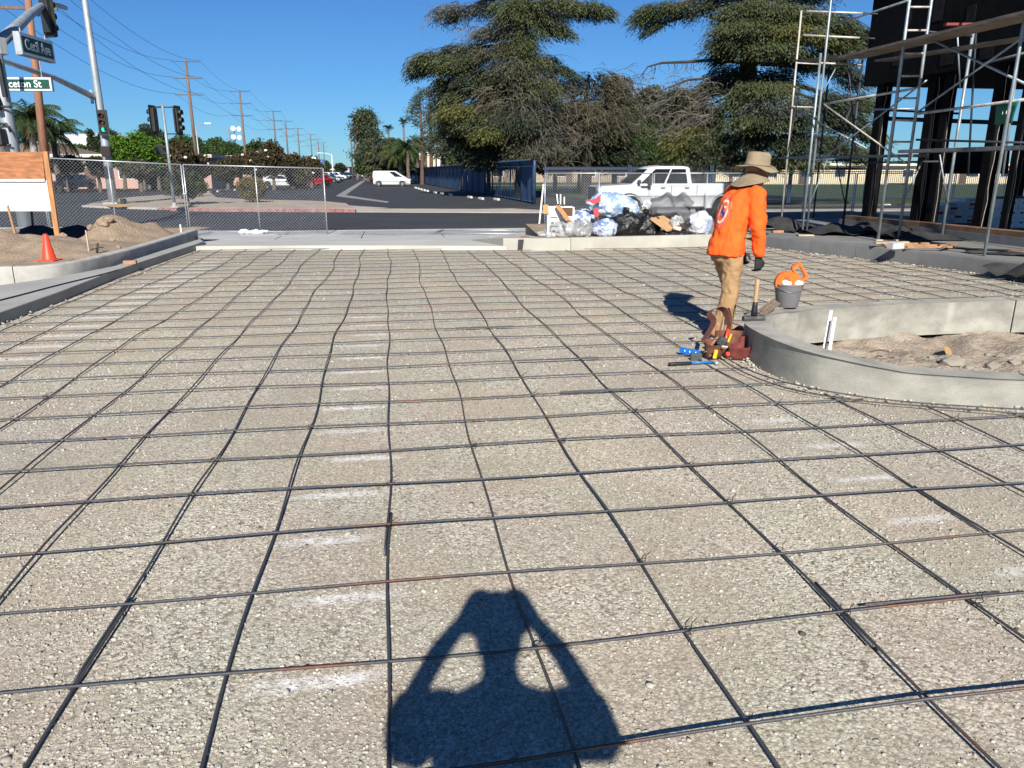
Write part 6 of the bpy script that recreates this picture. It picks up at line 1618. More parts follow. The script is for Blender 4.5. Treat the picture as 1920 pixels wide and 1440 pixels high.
# white pickup on the street side of the field fence, nose to the left
pk = P(1254, 390, 30.4); pk.z = ROAD
tp_ = car('big white crew-cab pickup parked facing left beyond the right fence', 'pickup', pk, R(180) + TH * .9, 6.35, 2.05, PICK, white_car, kind='pickup', wheel_r=.42)
# bed opening, vent and door seams
b = MB(); b.box((-2.0, 0, 1.36), (2.1, 1.7, .03)); b.build('bed_cover', trim_b, tp_, local=True, bevel=.01)
for s in (-1, 1):
    b = MB(); b.box((1.35, s * 1.021, 1.22), (.30, .012, .07)); b.build('fender_vent', trim_b, tp_, local=True)
    for xx in (-.72, .30, 1.18):
        b = MB(); b.box((xx, s * 1.0185, .90), (.014, .012, .74)); b.build('door_seam', trim_b, tp_, local=True)
    b = MB(); b.box((.22, s * 1.04, .46), (2.5, .14, .06)); b.build('side_step', trim_b, tp_, local=True, bevel=.01)
    b = MB(); b.tube([(1.25, s * 1.02, 1.36), (1.18, s * 1.22, 1.38)], .03, 8); b.box((1.20, s * 1.20, 1.45), (.12, .16, .34)); b.build('tow_mirror', trim_b, tp_, local=True, bevel=.02)
    for xw in (.205, .805):
        b = MB(); cxw = xw * 6.35 - 3.175; ro = []
        for rr_, yy in ((.50, 1.010), (.565, 1.032), (.575, 1.0)): ro.append([Vector((cxw + rr_ * math.cos(a), s * yy, .42 + rr_ * math.sin(a))) for a in np.linspace(-.05, math.pi + .05, 18)])
        for r0, r1 in zip(ro[:-1], ro[1:]): b.add(r0 + r1, [(k, k + 1, k + 19, k + 18) for k in range(17)])
        b.build('wheel_arch', trim_b, tp_, local=True, smooth=True)
for k in range(5):
    b = MB(); b.box((.72, -.5 + .25 * k, 1.995), (.10, .07, .03)); b.build('roof_marker', M('amber_marker', (.4, .12, .01), .3), tp_, local=True)
# van, sedans and the parked row
def place(px0, px1, py, z=LOT):
    a, c = on_lot(px0, py, z), on_lot(px1, py, z); return (a + c) / 2, (c - a).length, yaw_px(a, c)
c, L_, yw = place(704, 768, 349.5); car('white delivery van parked by the far end of the blue fence', 'van', c, yw + R(4), 4.7, 1.75, VAN, white_car, kind='van', wheel_r=.32)
c, L_, yw = place(491, 571, 351.5); car('white sedan parked sideways behind the golden bush', 'car', c, yw - R(4), 4.9, 1.85, SED, white_car, wheel_r=.34, rim=rim_d)
car('red hatchback half hidden behind the white sedan roof', 'car', on_lot(556, 346), R(60), 4.2, 1.78, SUV, red_car, wheel_r=.33)
car('low red coupe behind the end post of the left fence', 'car', on_lot(592, 349), R(240), 4.5, 1.85, SED, red_car, wheel_r=.34, rim=rim_d)
car('grey sedan parked just right of the fence end post', 'car', on_lot(616, 343), R(-12), 4.8, 1.83, SED, grey_car, wheel_r=.33)
car('white SUV in the row behind the grey sedan', 'car', on_lot(616, 339), R(-12), 4.9, 1.9, SUV, white_car, wheel_r=.36)
rowc_ = [((634, 337.2), 'SUV', white_car, 'second white SUV in the parked row, partly hidden'), ((643, 335.8), 'SUV', black_car, 'black SUV in the middle of the parked row'), ((651, 334.4), 'SUV', black_car, 'black SUV farther up the parked row, beyond the first'),
         ((658, 333.2), 'SUV', dark_car, 'dark blue SUV near the far end of the parked row'), ((663, 332.2), 'SED', silver_car, 'silver car at the far end of the parked row')]
for (px, py), kd, mt, lab in rowc_: car(lab, 'car', on_lot(px, py), R(-12), 4.9, 1.9, SUV if kd == 'SUV' else SED, mt, wheel_r=.36)
car('white pickup seen head on far up the avenue', 'pickup', on_lot(686, 333.5), R(-86), 5.8, 2.0, PICK, white_car, kind='pickup', wheel_r=.40)
car('dark SUV just behind the white delivery van', 'car', on_lot(706, 341), R(-80), 4.8, 1.9, SUV, black_car, wheel_r=.36)
car('white hatchback nosing in beyond the delivery van', 'car', on_lot(752, 344), R(15), 4.3, 1.8, SED, white_car, wheel_r=.33)
# left street
car('silver car parked in a yard behind the left fence', 'car', P(137, 341, 74) * Vector((1, 1, 0)) + Vector((0, 0, -.06)), R(-95), 4.6, 1.8, SED, silver_car)
car('dark pickup parked at the kerb behind the far signal pole', 'pickup', P(224, 345, 86) * Vector((1, 1, 0)) + Vector((0, 0, LOT)), R(14), 5.6, 1.95, PICK, dark_car, kind='pickup', wheel_r=.38, rim=rim_d)
car('dark SUV parked behind the round bush on the left', 'car', P(312, 341, 78) * Vector((1, 1, 0)) + Vector((0, 0, LOT)), R(10), 4.7, 1.85, SUV, dark_car, wheel_r=.35)
car('small silver hatchback at the far left behind the sign board', 'car', P(50, 341, 70) * Vector((1, 1, 0)) + Vector((0, 0, -.06)), R(-80), 4.2, 1.75, SUV, silver_car)

# ------------------------------------------------------------------ buildings
cream_w = M('cream_stucco', (.62, .53, .36), .9, var=.08, scale=.5); pink_w = M('pink_stucco', (.42, .27, .22), .9, var=.1, scale=.5); white_r = M('white_roof', (.60, .57, .52), .85, var=.08); brown_r = M('brown_roof', (.17, .12, .09), .9, var=.2); win_m = M('window_glass', (.03, .035, .045), .15)
def house(name, label, c, yaw, w, d, h, wall, roof, rtype='flat', rh=1.2, wins=(), eave=.4, cat='house', doors=()):
    t = thing(name, label, cat, c, None, yaw)
    b = MB(); b.box((0, 0, h / 2), (w, d, h)); b.build('wall', wall, t, local=True)
    b = MB()
    if rtype == 'flat': b.box((0, -.2, h + .15), (w + eave * 2, d + eave * 2, .30))
    else:
        x, y = w / 2 + eave, d / 2 + eave
        V = [(-x, -y, h), (x, -y, h), (x, y, h), (-x, y, h), (-x * (1 if rtype == 'gable' else .45), 0, h + rh), (x * (1 if rtype == 'gable' else .45), 0, h + rh)]
        b.add(V, [(0, 1, 5, 4), (2, 3, 4, 5), (1, 2, 5), (3, 0, 4), (3, 2, 1, 0)])
    b.build('roof', roof, t, local=True)
    for (wx, wz, ww, wh) in wins:
        b = MB(); b.box((wx, -d / 2 - .03, wz), (ww + .16, .08, wh + .16)); f_ = b.build('window', white_p, t, local=True)
        b = MB(); b.box((wx, -d / 2 - .075, wz), (ww, .02, wh)); b.build('pane', win_m, f_, local=True)
    for (wx, ww, wh) in doors:
        b = MB(); b.box((wx, -d / 2 - .03, wh / 2), (ww, .08, wh)); b.build('door', M('door_brown', (.10, .06, .04), .7), t, local=True)
    return t
def gp(px, D, z=-.08):
    p = P(px, 330, D); return Vector((p.x, p.y, z))
house('house', 'long low pink house with flat white roof edge behind the left fence', gp(185, 84), R(6), 26, 9, 3.1, pink_w, white_r, 'flat', wins=((-9, 1.6, 2, 1.2), (-4, 1.6, 1.4, 1.2), (5, 1.6, 2.2, 1.2), (9, 1.6, 1.2, 1.2)), doors=((1, 1, 2.1),))
house('house', 'pink house with brown roof at the far left behind the palm', gp(60, 86), R(6), 16, 9, 3.0, pink_w, brown_r, 'hip', 1.7, wins=((-4, 1.6, 2, 1.2), (3, 1.6, 2, 1.2)))
house('house', 'two-storey cream house with pale gable roof left of the green light', gp(172, 112), R(-20), 11, 10, 5.0, M('cream_pale', (.66, .60, .48), .9, var=.05), white_r, 'gable', 1.9, wins=((-2.5, 3.4, 1.4, 1.3), (2.5, 3.4, 1.4, 1.3)))
house('house', 'grey roofed house behind the brown-leaved trees', gp(470, 130), R(10), 18, 10, 3.4, M('grey_stucco', (.34, .33, .31), .9), brown_r, 'hip', 1.8, wins=((-4, 1.8, 2, 1.3), (4, 1.8, 2, 1.3)))
house('house', 'white-posted porch house between the light green trees', gp(396, 104), R(8), 12, 8, 3.4, M('rose_stucco', (.45, .25, .2), .9), white_r, 'flat', wins=((-3, 1.7, 2, 1.3), (3, 1.7, 2, 1.3)))
house('school_building', 'white flat-roofed hall with tan piers beyond the blue fence', gp(862, 165, -.1), R(-4), 15, 12, 5.0, M('school_white', (.60, .58, .54), .9, var=.05), white_r, 'flat', cat='building', wins=((0, 2, 3, 1.4),))
b0 = thing('gate_pillar', 'tan square pillar left of the white hall beyond the blue fence', 'pillar', gp(791, 158, -.1))
b = MB(); p = gp(791, 158, -.1); b.box(p + Vector((0, 0, 2.3)), (2.6, 2.6, 4.6)); b.build('shaft', M('pillar_tan', (.58, .45, .30), .9), b0)
b = MB(); b.box(p + Vector((0, 0, 4.7)), (3.0, 3.0, .25)); b.build('cap', white_r, b0)
b0 = thing('gate_pillar', 'tan square pillar just left of the white hall, right one', 'pillar', gp(806, 158, -.1))
b = MB(); p = gp(806, 158, -.1); b.box(p + Vector((0, 0, 2.5)), (2.6, 2.6, 5.0)); b.build('shaft', M('pillar_tan', (.58, .45, .30), .9), b0)
b = MB(); b.box(p + Vector((0, 0, 5.1)), (3.0, 3.0, .25)); b.build('cap', white_r, b0)
# long cream classroom wings beyond the field
for i, (px, D, w, lab) in enumerate(((1480, 118, 26, 'long cream classroom wing seen behind the worker hat and left scaffold'), (1770, 122, 34, 'long cream classroom wing seen through the unfinished building'), (1060, 135, 30, 'tan classroom block seen between the blue fence and the pickup'), (2150, 128, 34, 'cream classroom wing at the far right edge'))):
    house('classroom_wing', lab, gp(px, D, -.1), TH * .5, w, 9, 2.6, cream_w if i != 2 else M('tan_brick', (.30, .24, .18), .9, var=.3, scale=2), M('flat_roof_cream', (.62, .56, .42), .9), 'flat', cat='building', wins=[(x, 1.5, 1.6, 1.0) for x in np.arange(-w / 2 + 3, w / 2 - 2, 5.2)], doors=((0, 1.1, 2.0),), eave=.6)
b = MB(); p = gp(1450, 117, -.1); b.box(p + Vector((0, 0, 1.15)), (9, 5, 2.3), rz=TH); tag(b.build('shed', white_p), 'white flat-fronted shed left of the cream classroom wing', 'shed')
house('shop', 'pale shop far down the avenue under the street lamp', gp(650, 420, -.15), R(0), 26, 12, 4.2, cream_w, white_r, 'flat', cat='shop', wins=((0, 1.8, 12, 2),))
house('shop', 'second pale shop farther down the avenue, left of the first', gp(622, 380, -.15), R(0), 20, 12, 4.0, M('shop_grey', (.5, .48, .45), .9), M('red_roof', (.3, .08, .06), .8), 'flat', cat='shop', wins=((0, 1.8, 10, 2),))
# blue and white pole sign far off
t = thing('pole_sign', 'small blue and white pole sign over the parked row', 'sign', gp(600, 150, -.15)); p = gp(600, 150, -.15)
b = MB(); b.tube([p, p + Vector((0, 0, 3.6))], .12, 8); b.build('pole', steel_gal, t); b = MB(); b.box(p + Vector((0, 0, Zat(309, 150) - p.z)), (1.9, .3, 2.0)); s_ = b.build('cabinet', M('sign_blue', (.03, .10, .42), .5), t)
for k in range(3): b = MB(); b.box(p + Vector((-.15, -.17, Zat(304 + 5 * k, 150) - p.z)), (1.3, .04, .35)); b.build('panel', white_p, t)
# street lamps
def lamp(px, py_top, D, label, arm=1.6, col=None, s=1):
    tp = P(px, py_top, D); bs_ = Vector((tp.x, tp.y, -.15)); t = thing('street_lamp', label, 'street lamp', bs_)
    b = MB(); b.tube([bs_, tp], [.11, .07], 8); b.build('pole', col or galv, t, smooth=True)
    b = MB(); e_ = tp + Vector((arm * s, -.2, .35)); b.tube([tp, tp + Vector((arm * s * .5, -.1, .28)), e_], .045, 6); b.build('arm', col or galv, t)
    b = MB(); b.box(e_ + Vector((.3 * s, 0, 0)), (.75, .3, .14)); b.build('lantern', white_p, t, bevel=.04)
lamp(367, 238, 88, 'small street lamp beside the tallest utility pole', 1.2)
lamp(622, 290, 170, 'white street lamp above the parked row', 2.4, white_p, -1)
lamp(858, 271, 92, 'flood lamp with double head rising behind the blue fence', .9, pick, -1)
lamp(818, 290, 120, 'flood lamp on a dark pole left of the double flood lamp', .9, pick, -1)
for i, (px, pt, D) in enumerate(((657, 246, 170), (664, 268, 205))):
    tp = P(px, pt, D); b = MB(); b.tube([Vector((tp.x, tp.y, -.15)), tp], [.2, .14], 8); tag(b.build('utility_pole', wood_far, smooth=True), ['bare dark utility pole standing alone right of the parked row', 'second bare utility pole, shorter, right of the lone one'][i], 'utility pole')
# microwave dish tower
D = 118; p = P(441, 300, D); t = thing('dish_tower', 'lattice tower with four white microwave dishes behind the trees', 'tower', Vector((p.x, p.y, -.1)))
top = Zat(238, D); b = MB()
for sx, sy in ((-.45, -.4), (.45, -.4), (0, .5)): b.tube([Vector((p.x + sx, p.y + sy, -.1)), Vector((p.x + sx, p.y + sy, top))], .05, 5)
z = 0
while z < top - .9:
    for (a, c) in (((-.45, -.4), (.45, -.4)), ((.45, -.4), (0, .5)), ((0, .5), (-.45, -.4))): b.tube([Vector((p.x + a[0], p.y + a[1], z)), Vector((p.x + c[0], p.y + c[1], z + .9))], .025, 4); b.tube([Vector((p.x + a[0], p.y + a[1], z + .9)), Vector((p.x + c[0], p.y + c[1], z + .9))], .025, 4)
    z += .9
b.build('mast', M('tower_steel', (.25, .26, .28), .5, metal=.4), t)
for px, py in ((437, 241), (448, 242), (438, 257), (449, 258)):
    c = P(px, py, D - .8); b = MB(); b.lathe([(.001, -.14), (.16, -.11), (.30, -.03), (.36, .03), (.36, .06), (.32, .05), (.001, .08)], 18, c, Matrix.Rotation(R(90), 3, 'X') @ Matrix.Rotation(R(15 if px < 443 else -15), 3, 'Y')); b.build('dish', M('dish_white', (.62, .62, .62), .5), t, smooth=True)

# ------------------------------------------------------------------ vegetation
bark = M('bark_grey', (.11, .085, .065), .95, var=.35, scale=5, str3=(2, 2, .4), bump=.6, bscale=18)
bark_d = M('bark_dark', (.035, .028, .022), .95, var=.4, scale=5, str3=(2, 2, .4))
RG = np.random.default_rng(21)
def leaf_tris(Pt, size, updir=None, aspect=.55, rng=RG):
    """small leaf blades: one triangle pair (quad) each at points Pt"""
    n_ = len(Pt); a = rng.normal(0, 1, (n_, 3)); a /= np.linalg.norm(a, axis=1)[:, None]
    if updir is not None: a = a * .55 + updir; a /= np.linalg.norm(a, axis=1)[:, None]
    b_ = rng.normal(0, 1, (n_, 3)); b_ -= a * (a * b_).sum(1)[:, None]; b_ /= np.linalg.norm(b_, axis=1)[:, None]
    s = (size * rng.uniform(.6, 1.35, n_))[:, None]
    V = np.stack([Pt - a * s * .5, Pt + b_ * s * aspect * .5, Pt + a * s * .5, Pt - b_ * s * aspect * .5], 1).reshape(-1, 3)
    return V, np.arange(n_ * 4).reshape(-1, 4)
def crown(c, rx, ry, rz, nclump, per, lsize, clump_r, rng=RG, shell=.5, flat_bottom=.0):
    pts = []
    for k in range(nclump):
        d = rng.normal(0, 1, 3); d /= np.linalg.norm(d); r_ = rng.uniform(shell, 1) ** .6
        q = np.array([d[0] * rx * r_, d[1] * ry * r_, d[2] * rz * r_])
        if q[2] < -rz * (1 - flat_bottom): q[2] *= .5
        cr = clump_r * rng.uniform(.55, 1.3); e = rng.normal(0, 1, (per, 3)); e /= np.linalg.norm(e, axis=1)[:, None]; e *= (rng.uniform(.25, 1, per) ** .5)[:, None] * cr; e[:, 2] *= .8
        pts.append(q + e)
    return np.concatenate(pts) + np.array(c)
def broad(name, label, px, D, py_top, py_bot, wpx, mat, cat='tree', nclump=60, per=90, ls=.32, cr=.7, trunk=True, base=-.1, group=None, seed=1, dy=None, shell=.45, trunk_r=.2, blossoms=None):
    rng = np.random.default_rng(seed); zt, zb = Zat(py_top, D), max(base + .05, Zat(py_bot, D)); w = wpx / F * D * .98 / 2; c = P(px, 330, D); cz_ = (zt + zb) / 2
    t = thing(name, label, cat, Vector((c.x, c.y, base)), group)
    rz = (zt - zb) / 2; pts = crown((c.x, c.y, cz_), max(.2, w - cr * .5), dy or max(.2, w * .85 - cr * .4), max(.15, rz - cr * .4), nclump, per, ls, cr, rng, shell)
    pts = pts[pts[:, 2] > base + .03]
    V, Fc = leaf_tris(pts, ls, rng=rng); raw_mesh('crown', V, Fc, mat, t)
    b = MB(); r_ = random.Random(seed); tr = trunk_r
    b.tube([Vector((c.x, c.y, base - .05)), Vector((c.x + .05, c.y, (zb + base) / 2 + .1)), Vector((c.x, c.y, cz_))], [tr, tr * .8, tr * .5], 8)
    for k in range(7):
        a = r_.uniform(0, 6.28); b.tube([Vector((c.x, c.y, base + (cz_ - base) * r_.uniform(.3, .9))), Vector((c.x + math.cos(a) * w * .35, c.y + math.sin(a) * w * .35, cz_)), Vector((c.x + math.cos(a) * w * .7, c.y + math.sin(a) * w * .7, cz_ + rz * r_.uniform(.1, .6)))], [tr * .45, tr * .3, tr * .1], 5)
    b.build('trunk', bark, t)
    if blossoms:
        for k in range(blossoms):
            d = rng.normal(0, 1, 3); d /= np.linalg.norm(d); d[1] = -abs(d[1]); b = MB(); q = Vector((c.x + d[0] * w * .95, c.y + d[1] * w * .8, cz_ + d[2] * rz * .95)); ball(b, q, (.16, .16, .12)); b.build('blossom', white_p, t)
    return t
L_bright = M_leaf('leaf_bright', [(.055, .12, .012), (.085, .17, .016), (.12, .21, .03)]); L_mid = M_leaf('leaf_mid', [(.028, .055, .014), (.045, .08, .02), (.065, .105, .03)]); L_dark = M_leaf('leaf_dark', [(.018, .032, .014), (.03, .05, .02), (.045, .065, .028)])
L_olive = M_leaf('leaf_olive', [(.055, .055, .028), (.085, .08, .04), (.11, .10, .055)]); L_brown = M_leaf('leaf_magnolia', [(.025, .04, .014), (.07, .05, .025), (.12, .075, .035), (.045, .055, .02)]); L_gold = M_leaf('leaf_golden', [(.09, .085, .02), (.14, .115, .03), (.20, .15, .045)])
L_euc = M_leaf('leaf_eucalyptus', [(.055, .065, .045), (.08, .088, .06), (.12, .115, .075)])
# bushes on the corner island
broad('round_bush', 'large clipped round bush behind the short signal post', 346, 40, 318, 373, 80, M_leaf('leaf_bush', [(.03, .05, .012), (.055, .075, .02), (.09, .10, .03)]), 'bush', 90, 130, .10, .34, base=cz, seed=2, trunk_r=.07)
broad('round_bush', 'smaller golden clipped bush in front of the white sedan', 470, 42.5, 329, 378, 54, L_gold, 'bush', 70, 120, .10, .30, base=cz, seed=3, trunk_r=.06)
# trees on the left
broad('tree', 'bright lime green tree with rounded lobes left of the short signal post', 232, 74, 255, 315, 52, L_bright, nclump=55, per=190, ls=.24, cr=.95, seed=4, shell=.7)
broad('tree', 'bright green tree lobe touching the short signal post from the left', 268, 75, 251, 318, 50, L_bright, nclump=50, per=190, ls=.24, cr=.95, seed=5, shell=.7)
broad('tree', 'bright green low tree just right of the lime one', 296, 76, 262, 318, 34, L_bright, nclump=34, per=170, ls=.24, cr=.85, seed=6, shell=.7)
broad('tree', 'dark tree crown behind the two signal heads', 292, 92, 232, 300, 44, L_dark, nclump=50, per=150, ls=.30, cr=.9, seed=7)
broad('tree', 'dark green bushy tree behind the tallest utility pole', 350, 96, 252, 318, 90, L_mid, nclump=90, per=150, ls=.32, cr=1.0, seed=8)
broad('tree', 'dark mixed tree left of the lime green tree', 212, 98, 245, 318, 52, L_dark, nclump=60, per=140, ls=.32, cr=1.0, seed=9)
broad('tree', 'green tree left of the dish tower', 412, 112, 258, 318, 46, L_mid, nclump=70, per=150, ls=.34, cr=1.1, seed=10)
broad('tree', 'green tree right of the dish tower', 438, 110, 266, 318, 44, L_mid, nclump=60, per=150, ls=.34, cr=1.1, seed=11)
broad('tree', 'green tree right of the second utility pole', 484, 116, 263, 318, 48, L_mid, nclump=70, per=150, ls=.34, cr=1.1, seed=12)
broad('tree', 'distant green tree at the left edge behind the near pole', 14, 90, 245, 322, 80, L_mid, nclump=70, per=150, ls=.34, cr=1.2, seed=13)
broad('tree', 'low green tree between the palm and the cream house', 150, 88, 268, 318, 34, L_mid, nclump=40, per=140, ls=.3, cr=.8, seed=14)
broad('shrub', 'dark shrub in front of the pink house by the palm', 125, 70, 290, 330, 60, L_dark, 'shrub', 50, 140, .22, .6, seed=15)
broad('shrub', 'olive shrub below the pedestrian signal', 184, 68, 288, 334, 36, L_olive, 'shrub', 40, 130, .2, .5, seed=16)
broad('shrub', 'green hedge clump behind the parked dark pickup', 262, 70, 300, 336, 70, L_olive, 'shrub', 50, 130, .22, .6, seed=17)
# magnolias with browning leaves and a few white flowers
for i, (px, D, pt, pb, w, lab, bl) in enumerate(((340, 66, 266, 330, 46, 'brown-leaved magnolia tree right of the short signal post', 3), (378, 68, 290, 336, 40, 'small brown-leaved magnolia under the tallest utility pole', 3), (450, 72, 288, 332, 56, 'low brown-leaved magnolia in front of the dish tower', 3), (512, 76, 265, 332, 54, 'tall brown-leaved magnolia in the middle of the row', 2),
        (484, 78, 284, 332, 54, 'brown-leaved magnolia with white flowers just left of the tall one', 4), (548, 84, 288, 334, 40, 'brown-leaved magnolia right of the tall one', 1), (583, 86, 292, 336, 46, 'brown-leaved magnolia with pink-white flowers above the red coupe', 5), (560, 80, 312, 350, 50, 'low browning magnolia between the white sedan and red coupe', 0), (425, 76, 300, 340, 40, 'low dark magnolia left of the low brown one', 1))):
    broad('magnolia_tree', lab, px, D, pt, pb, w, L_brown, nclump=46, per=120, ls=.26, cr=.62, seed=30 + i, blossoms=bl, group='magnolias along the lot')
# cypress tips
for i, (px, D, pt, w, lab) in enumerate(((181, 105, 236, 9, 'thin dark cypress behind the green light'), (222, 104, 237, 10, 'dark cypress tip right of the green light'), (716, 150, 254, 18, 'dark conifer behind the white van, left one'))):
    broad('cypress', lab, px, D, pt, 318, w, L_dark, nclump=40, per=90, ls=.3, cr=.5, seed=50 + i, shell=.1)
# street trees down the avenue
for i, (px, D, pt, pb, w, mt, lab) in enumerate(((682, 150, 284, 330, 30, L_mid, 'green street tree at the left foot of the tall pine'), (702, 158, 282, 330, 28, L_olive, 'olive tree under the tall pine'), (640, 330, 305, 326, 26, L_dark, 'distant dark tree beyond the shops'), (612, 330, 300, 326, 22, L_mid, 'distant green tree behind the pole sign'), (780, 140, 300, 330, 26, L_mid, 'green shrub tree at the end of the blue fence'), (868, 100, 288, 322, 44, M_leaf('leaf_fresh', [(.06, .09, .014), (.09, .125, .02), (.12, .15, .03)]), 'rounded fresh green tree rising behind the blue fence'), (844, 130, 268, 322, 24, L_dark, 'narrow dark tree left of the fresh green one'))):
    broad('tree', lab, px, D, pt, pb, w, mt, nclump=50, per=120, ls=.36, cr=1.0, seed=60 + i)
# low far skyline
t = None
for i in range(16):
    pass
# palms
def frond(b, o, az, el, L, droop, w, n=9, lf=26, rng=random):
    d = Vector((math.cos(az), math.sin(az), 0)); pts = []; p = Vector(o); e = el
    for k in range(n):
        pts.append(p.copy()); p = p + (d * math.cos(e) + Vector((0, 0, math.sin(e)))) * L / n; e -= droop / n
    b.tube(pts, [.035 * (1 - k / n) + .006 for k in range(n)], 4, cap=False); side = Vector((-d.y, d.x, 0))
    for k in range(lf):
        f_ = .12 + .88 * k / lf; i_ = min(n - 2, int(f_ * (n - 1))); fr_ = f_ * (n - 1) - i_; q = pts[i_] * (1 - fr_) + pts[i_ + 1] * fr_; tg = (pts[i_ + 1] - pts[i_]).normalized()
        ll = w * (1 - abs(f_ - .45) * 1.0)
        for s in (1, -1):
            dr = (side * s * .8 + tg * .55 + Vector((0, 0, -.75 * rng.uniform(.6, 1.4)))).normalized(); e_ = q + dr * ll; wv_ = tg * .045
            b.add([q - wv_, q + wv_, e_], [(0, 1, 2)])
def palm(label, px, D, py_crown, trunk_r, nf, L, kind='queen', base=-.1, mat=None, seed=0, w=.6, bark_mat=None, skirt=0):
    r = random.Random(seed); c = P(px, py_crown, D); bs_ = Vector((c.x, c.y, base)); t = thing('palm_tree', label, 'palm', bs_)
    b = MB(); k_ = 10; b.tube([bs_ + (c - bs_) * (i / k_) + Vector((.04 * math.sin(i), 0, 0)) for i in range(k_ + 1)], [trunk_r * (1.25 - .35 * i / k_) for i in range(k_ + 1)], 10); b.build('trunk', bark_mat or bark, t, smooth=True)
    b = MB()
    for i in range(nf):
        az = i * 2.399 + r.uniform(-.2, .2); el = r.uniform(-.15, 1.25) if kind == 'queen' else r.uniform(-.5, 1.3); frond(b, c + Vector((0, 0, .1)), az, el, L * r.uniform(.8, 1.1), (1.9 if kind == 'queen' else 1.0), w, rng=r, lf=(26 if kind == 'queen' else 12))
    if skirt:
        for i in range(skirt): frond(b, c - Vector((0, 0, .2)), r.uniform(0, 6.28), -1.1, L * .7, .5, w * .6, rng=r, lf=10)
    b.build('crown', mat, t); return t
L_palm = M_leaf('leaf_palm', [(.025, .05, .016), (.05, .08, .026), (.08, .11, .04)]); L_palm_y = M_leaf('leaf_palm_yellow', [(.045, .065, .015), (.08, .10, .025), (.12, .13, .04)]); L_fan = M_leaf('leaf_fan', [(.02, .03, .012), (.035, .045, .02), (.05, .055, .03)])
pale_bark = M('palm_bark', (.34, .30, .26), .9, var=.25, scale=3)
t = palm('feathery queen palm with a pale trunk behind the sign board', 55, 62, 228, .26, 46, 3.6, mat=L_palm, seed=1, w=1.0, bark_mat=pale_bark)
b = MB(); c = P(54, 240, 61.6); r_ = random.Random(2)
for i in range(40): b.tube([c + Vector((0, 0, .3)), c + Vector((r_.uniform(-.45, .35), r_.uniform(-.3, .1), -r_.uniform(.2, 1.0)))], [.02, .012], 4)
b.build('fruit_stalk', M('palm_fruit', (.45, .26, .08), .8, var=.3), t)
palm('second queen palm drooping right of the reddish utility pole', 98, 68, 258, .22, 38, 3.4, mat=L_palm, seed=2, w=.9)
palm('queen palm crown at the left edge behind the near pole', 2, 66, 238, .22, 34, 3.2, mat=L_palm, seed=3, w=.9)
for i, (px, pc, D, lab, L_) in enumerate(((664.5, 221, 150, 'tallest fan palm right of the lone utility pole', 1.6), (728, 241, 190, 'short-looking fan palm above the domed cedar', 1.6), (756, 229, 175, 'thin fan palm right of the domed cedar', 1.5))):
    palm(lab, px, D, pc, .24, 22, L_, 'fan', mat=L_fan, seed=10 + i, w=.55, skirt=8, bark_mat=M('fan_bark', (.16, .13, .11), .9))
palm('bushy pale green palm in front of the domed cedar', 750, 118, 290, .25, 50, 4.2, mat=L_palm_y, seed=20, w=1.1)
palm('leafy palm right of the pale green one by the blue fence end', 764, 112, 282, .22, 34, 3.4, mat=L_palm, seed=21, w=.8)
palm('short fan palm in front of the sparse pines', 797, 128, 275, .24, 30, 2.4, 'fan', mat=L_palm_y, seed=22, w=.8, skirt=10)
palm('spiky palm peeping over the blue fence', 782, 130, 268, .22, 24, 2.2, 'fan', mat=L_palm, seed=23, w=.7, skirt=6)
palm('fan palm clump seen low between the field trees', 838, 120, 292, .2, 24, 1.8, 'fan', mat=L_palm_y, seed=24, w=.6)
# ------------------------------------------------------------------ conifers
def quad_leaves(pos, d, length, width, rng):
    n_ = len(pos); upv = np.array([0, 0, 1.0]) + rng.normal(0, .45, (n_, 3)); w = np.cross(d, upv); w /= (np.linalg.norm(w, axis=1)[:, None] + 1e-9)
    ln = (length * rng.uniform(.6, 1.3, n_))[:, None]; wd = (width * rng.uniform(.6, 1.3, n_))[:, None]
    V = np.stack([pos, pos + d * ln * .5 + w * wd * .5, pos + d * ln, pos + d * ln * .5 - w * wd * .5], 1).reshape(-1, 3)
    return V
def pad_leaves(c, rx, ry, rz, axis_xy, m_, L, per, leaf, rng, droop=.5, layers=4, lift=0.0):
    q = rng.normal(0, 1, (m_, 3)); q /= np.linalg.norm(q, axis=1)[:, None]; q *= (rng.uniform(0, 1, m_) ** .42)[:, None]
    z = q[:, 2]; z = (np.round(z * layers / 2) / (layers / 2) * .5 + z * .42) + rng.normal(0, .14, m_)
    p = np.stack([c[0] + q[:, 0] * rx, c[1] + q[:, 1] * ry, c[2] + z * rz], 1)
    out = p[:, :2] - np.array(axis_xy); out /= (np.linalg.norm(out, axis=1)[:, None] + 1e-6); a = rng.normal(0, .55, m_); ca, sa = np.cos(a), np.sin(a)
    dx, dy = out[:, 0] * ca - out[:, 1] * sa, out[:, 0] * sa + out[:, 1] * ca
    LL = L * rng.uniform(.55, 1.25, m_); P_, D_ = [], []
    for j in range(per):
        t = j / (per - 1) if per > 1 else 0; sd = 1 if j % 2 else -1; lat = sd * rng.uniform(.05, .34, m_) * LL * (1 - .6 * t)
        pos = np.stack([p[:, 0] + dx * t * LL - dy * lat * .8, p[:, 1] + dy * t * LL + dx * lat * .8, p[:, 2] + lift * t * LL - droop * t * t * LL - abs(lat) * .15], 1) + rng.normal(0, .03, (m_, 3))
        d = np.stack([dx * .85 - dy * sd * .42, dy * .85 + dx * sd * .42, np.full(m_, -.16 - droop * 1.3 * t) + rng.normal(0, .10, m_)], 1); d /= np.linalg.norm(d, axis=1)[:, None]
        P_.append(pos); D_.append(d)
    return np.concatenate(P_), np.concatenate(D_)
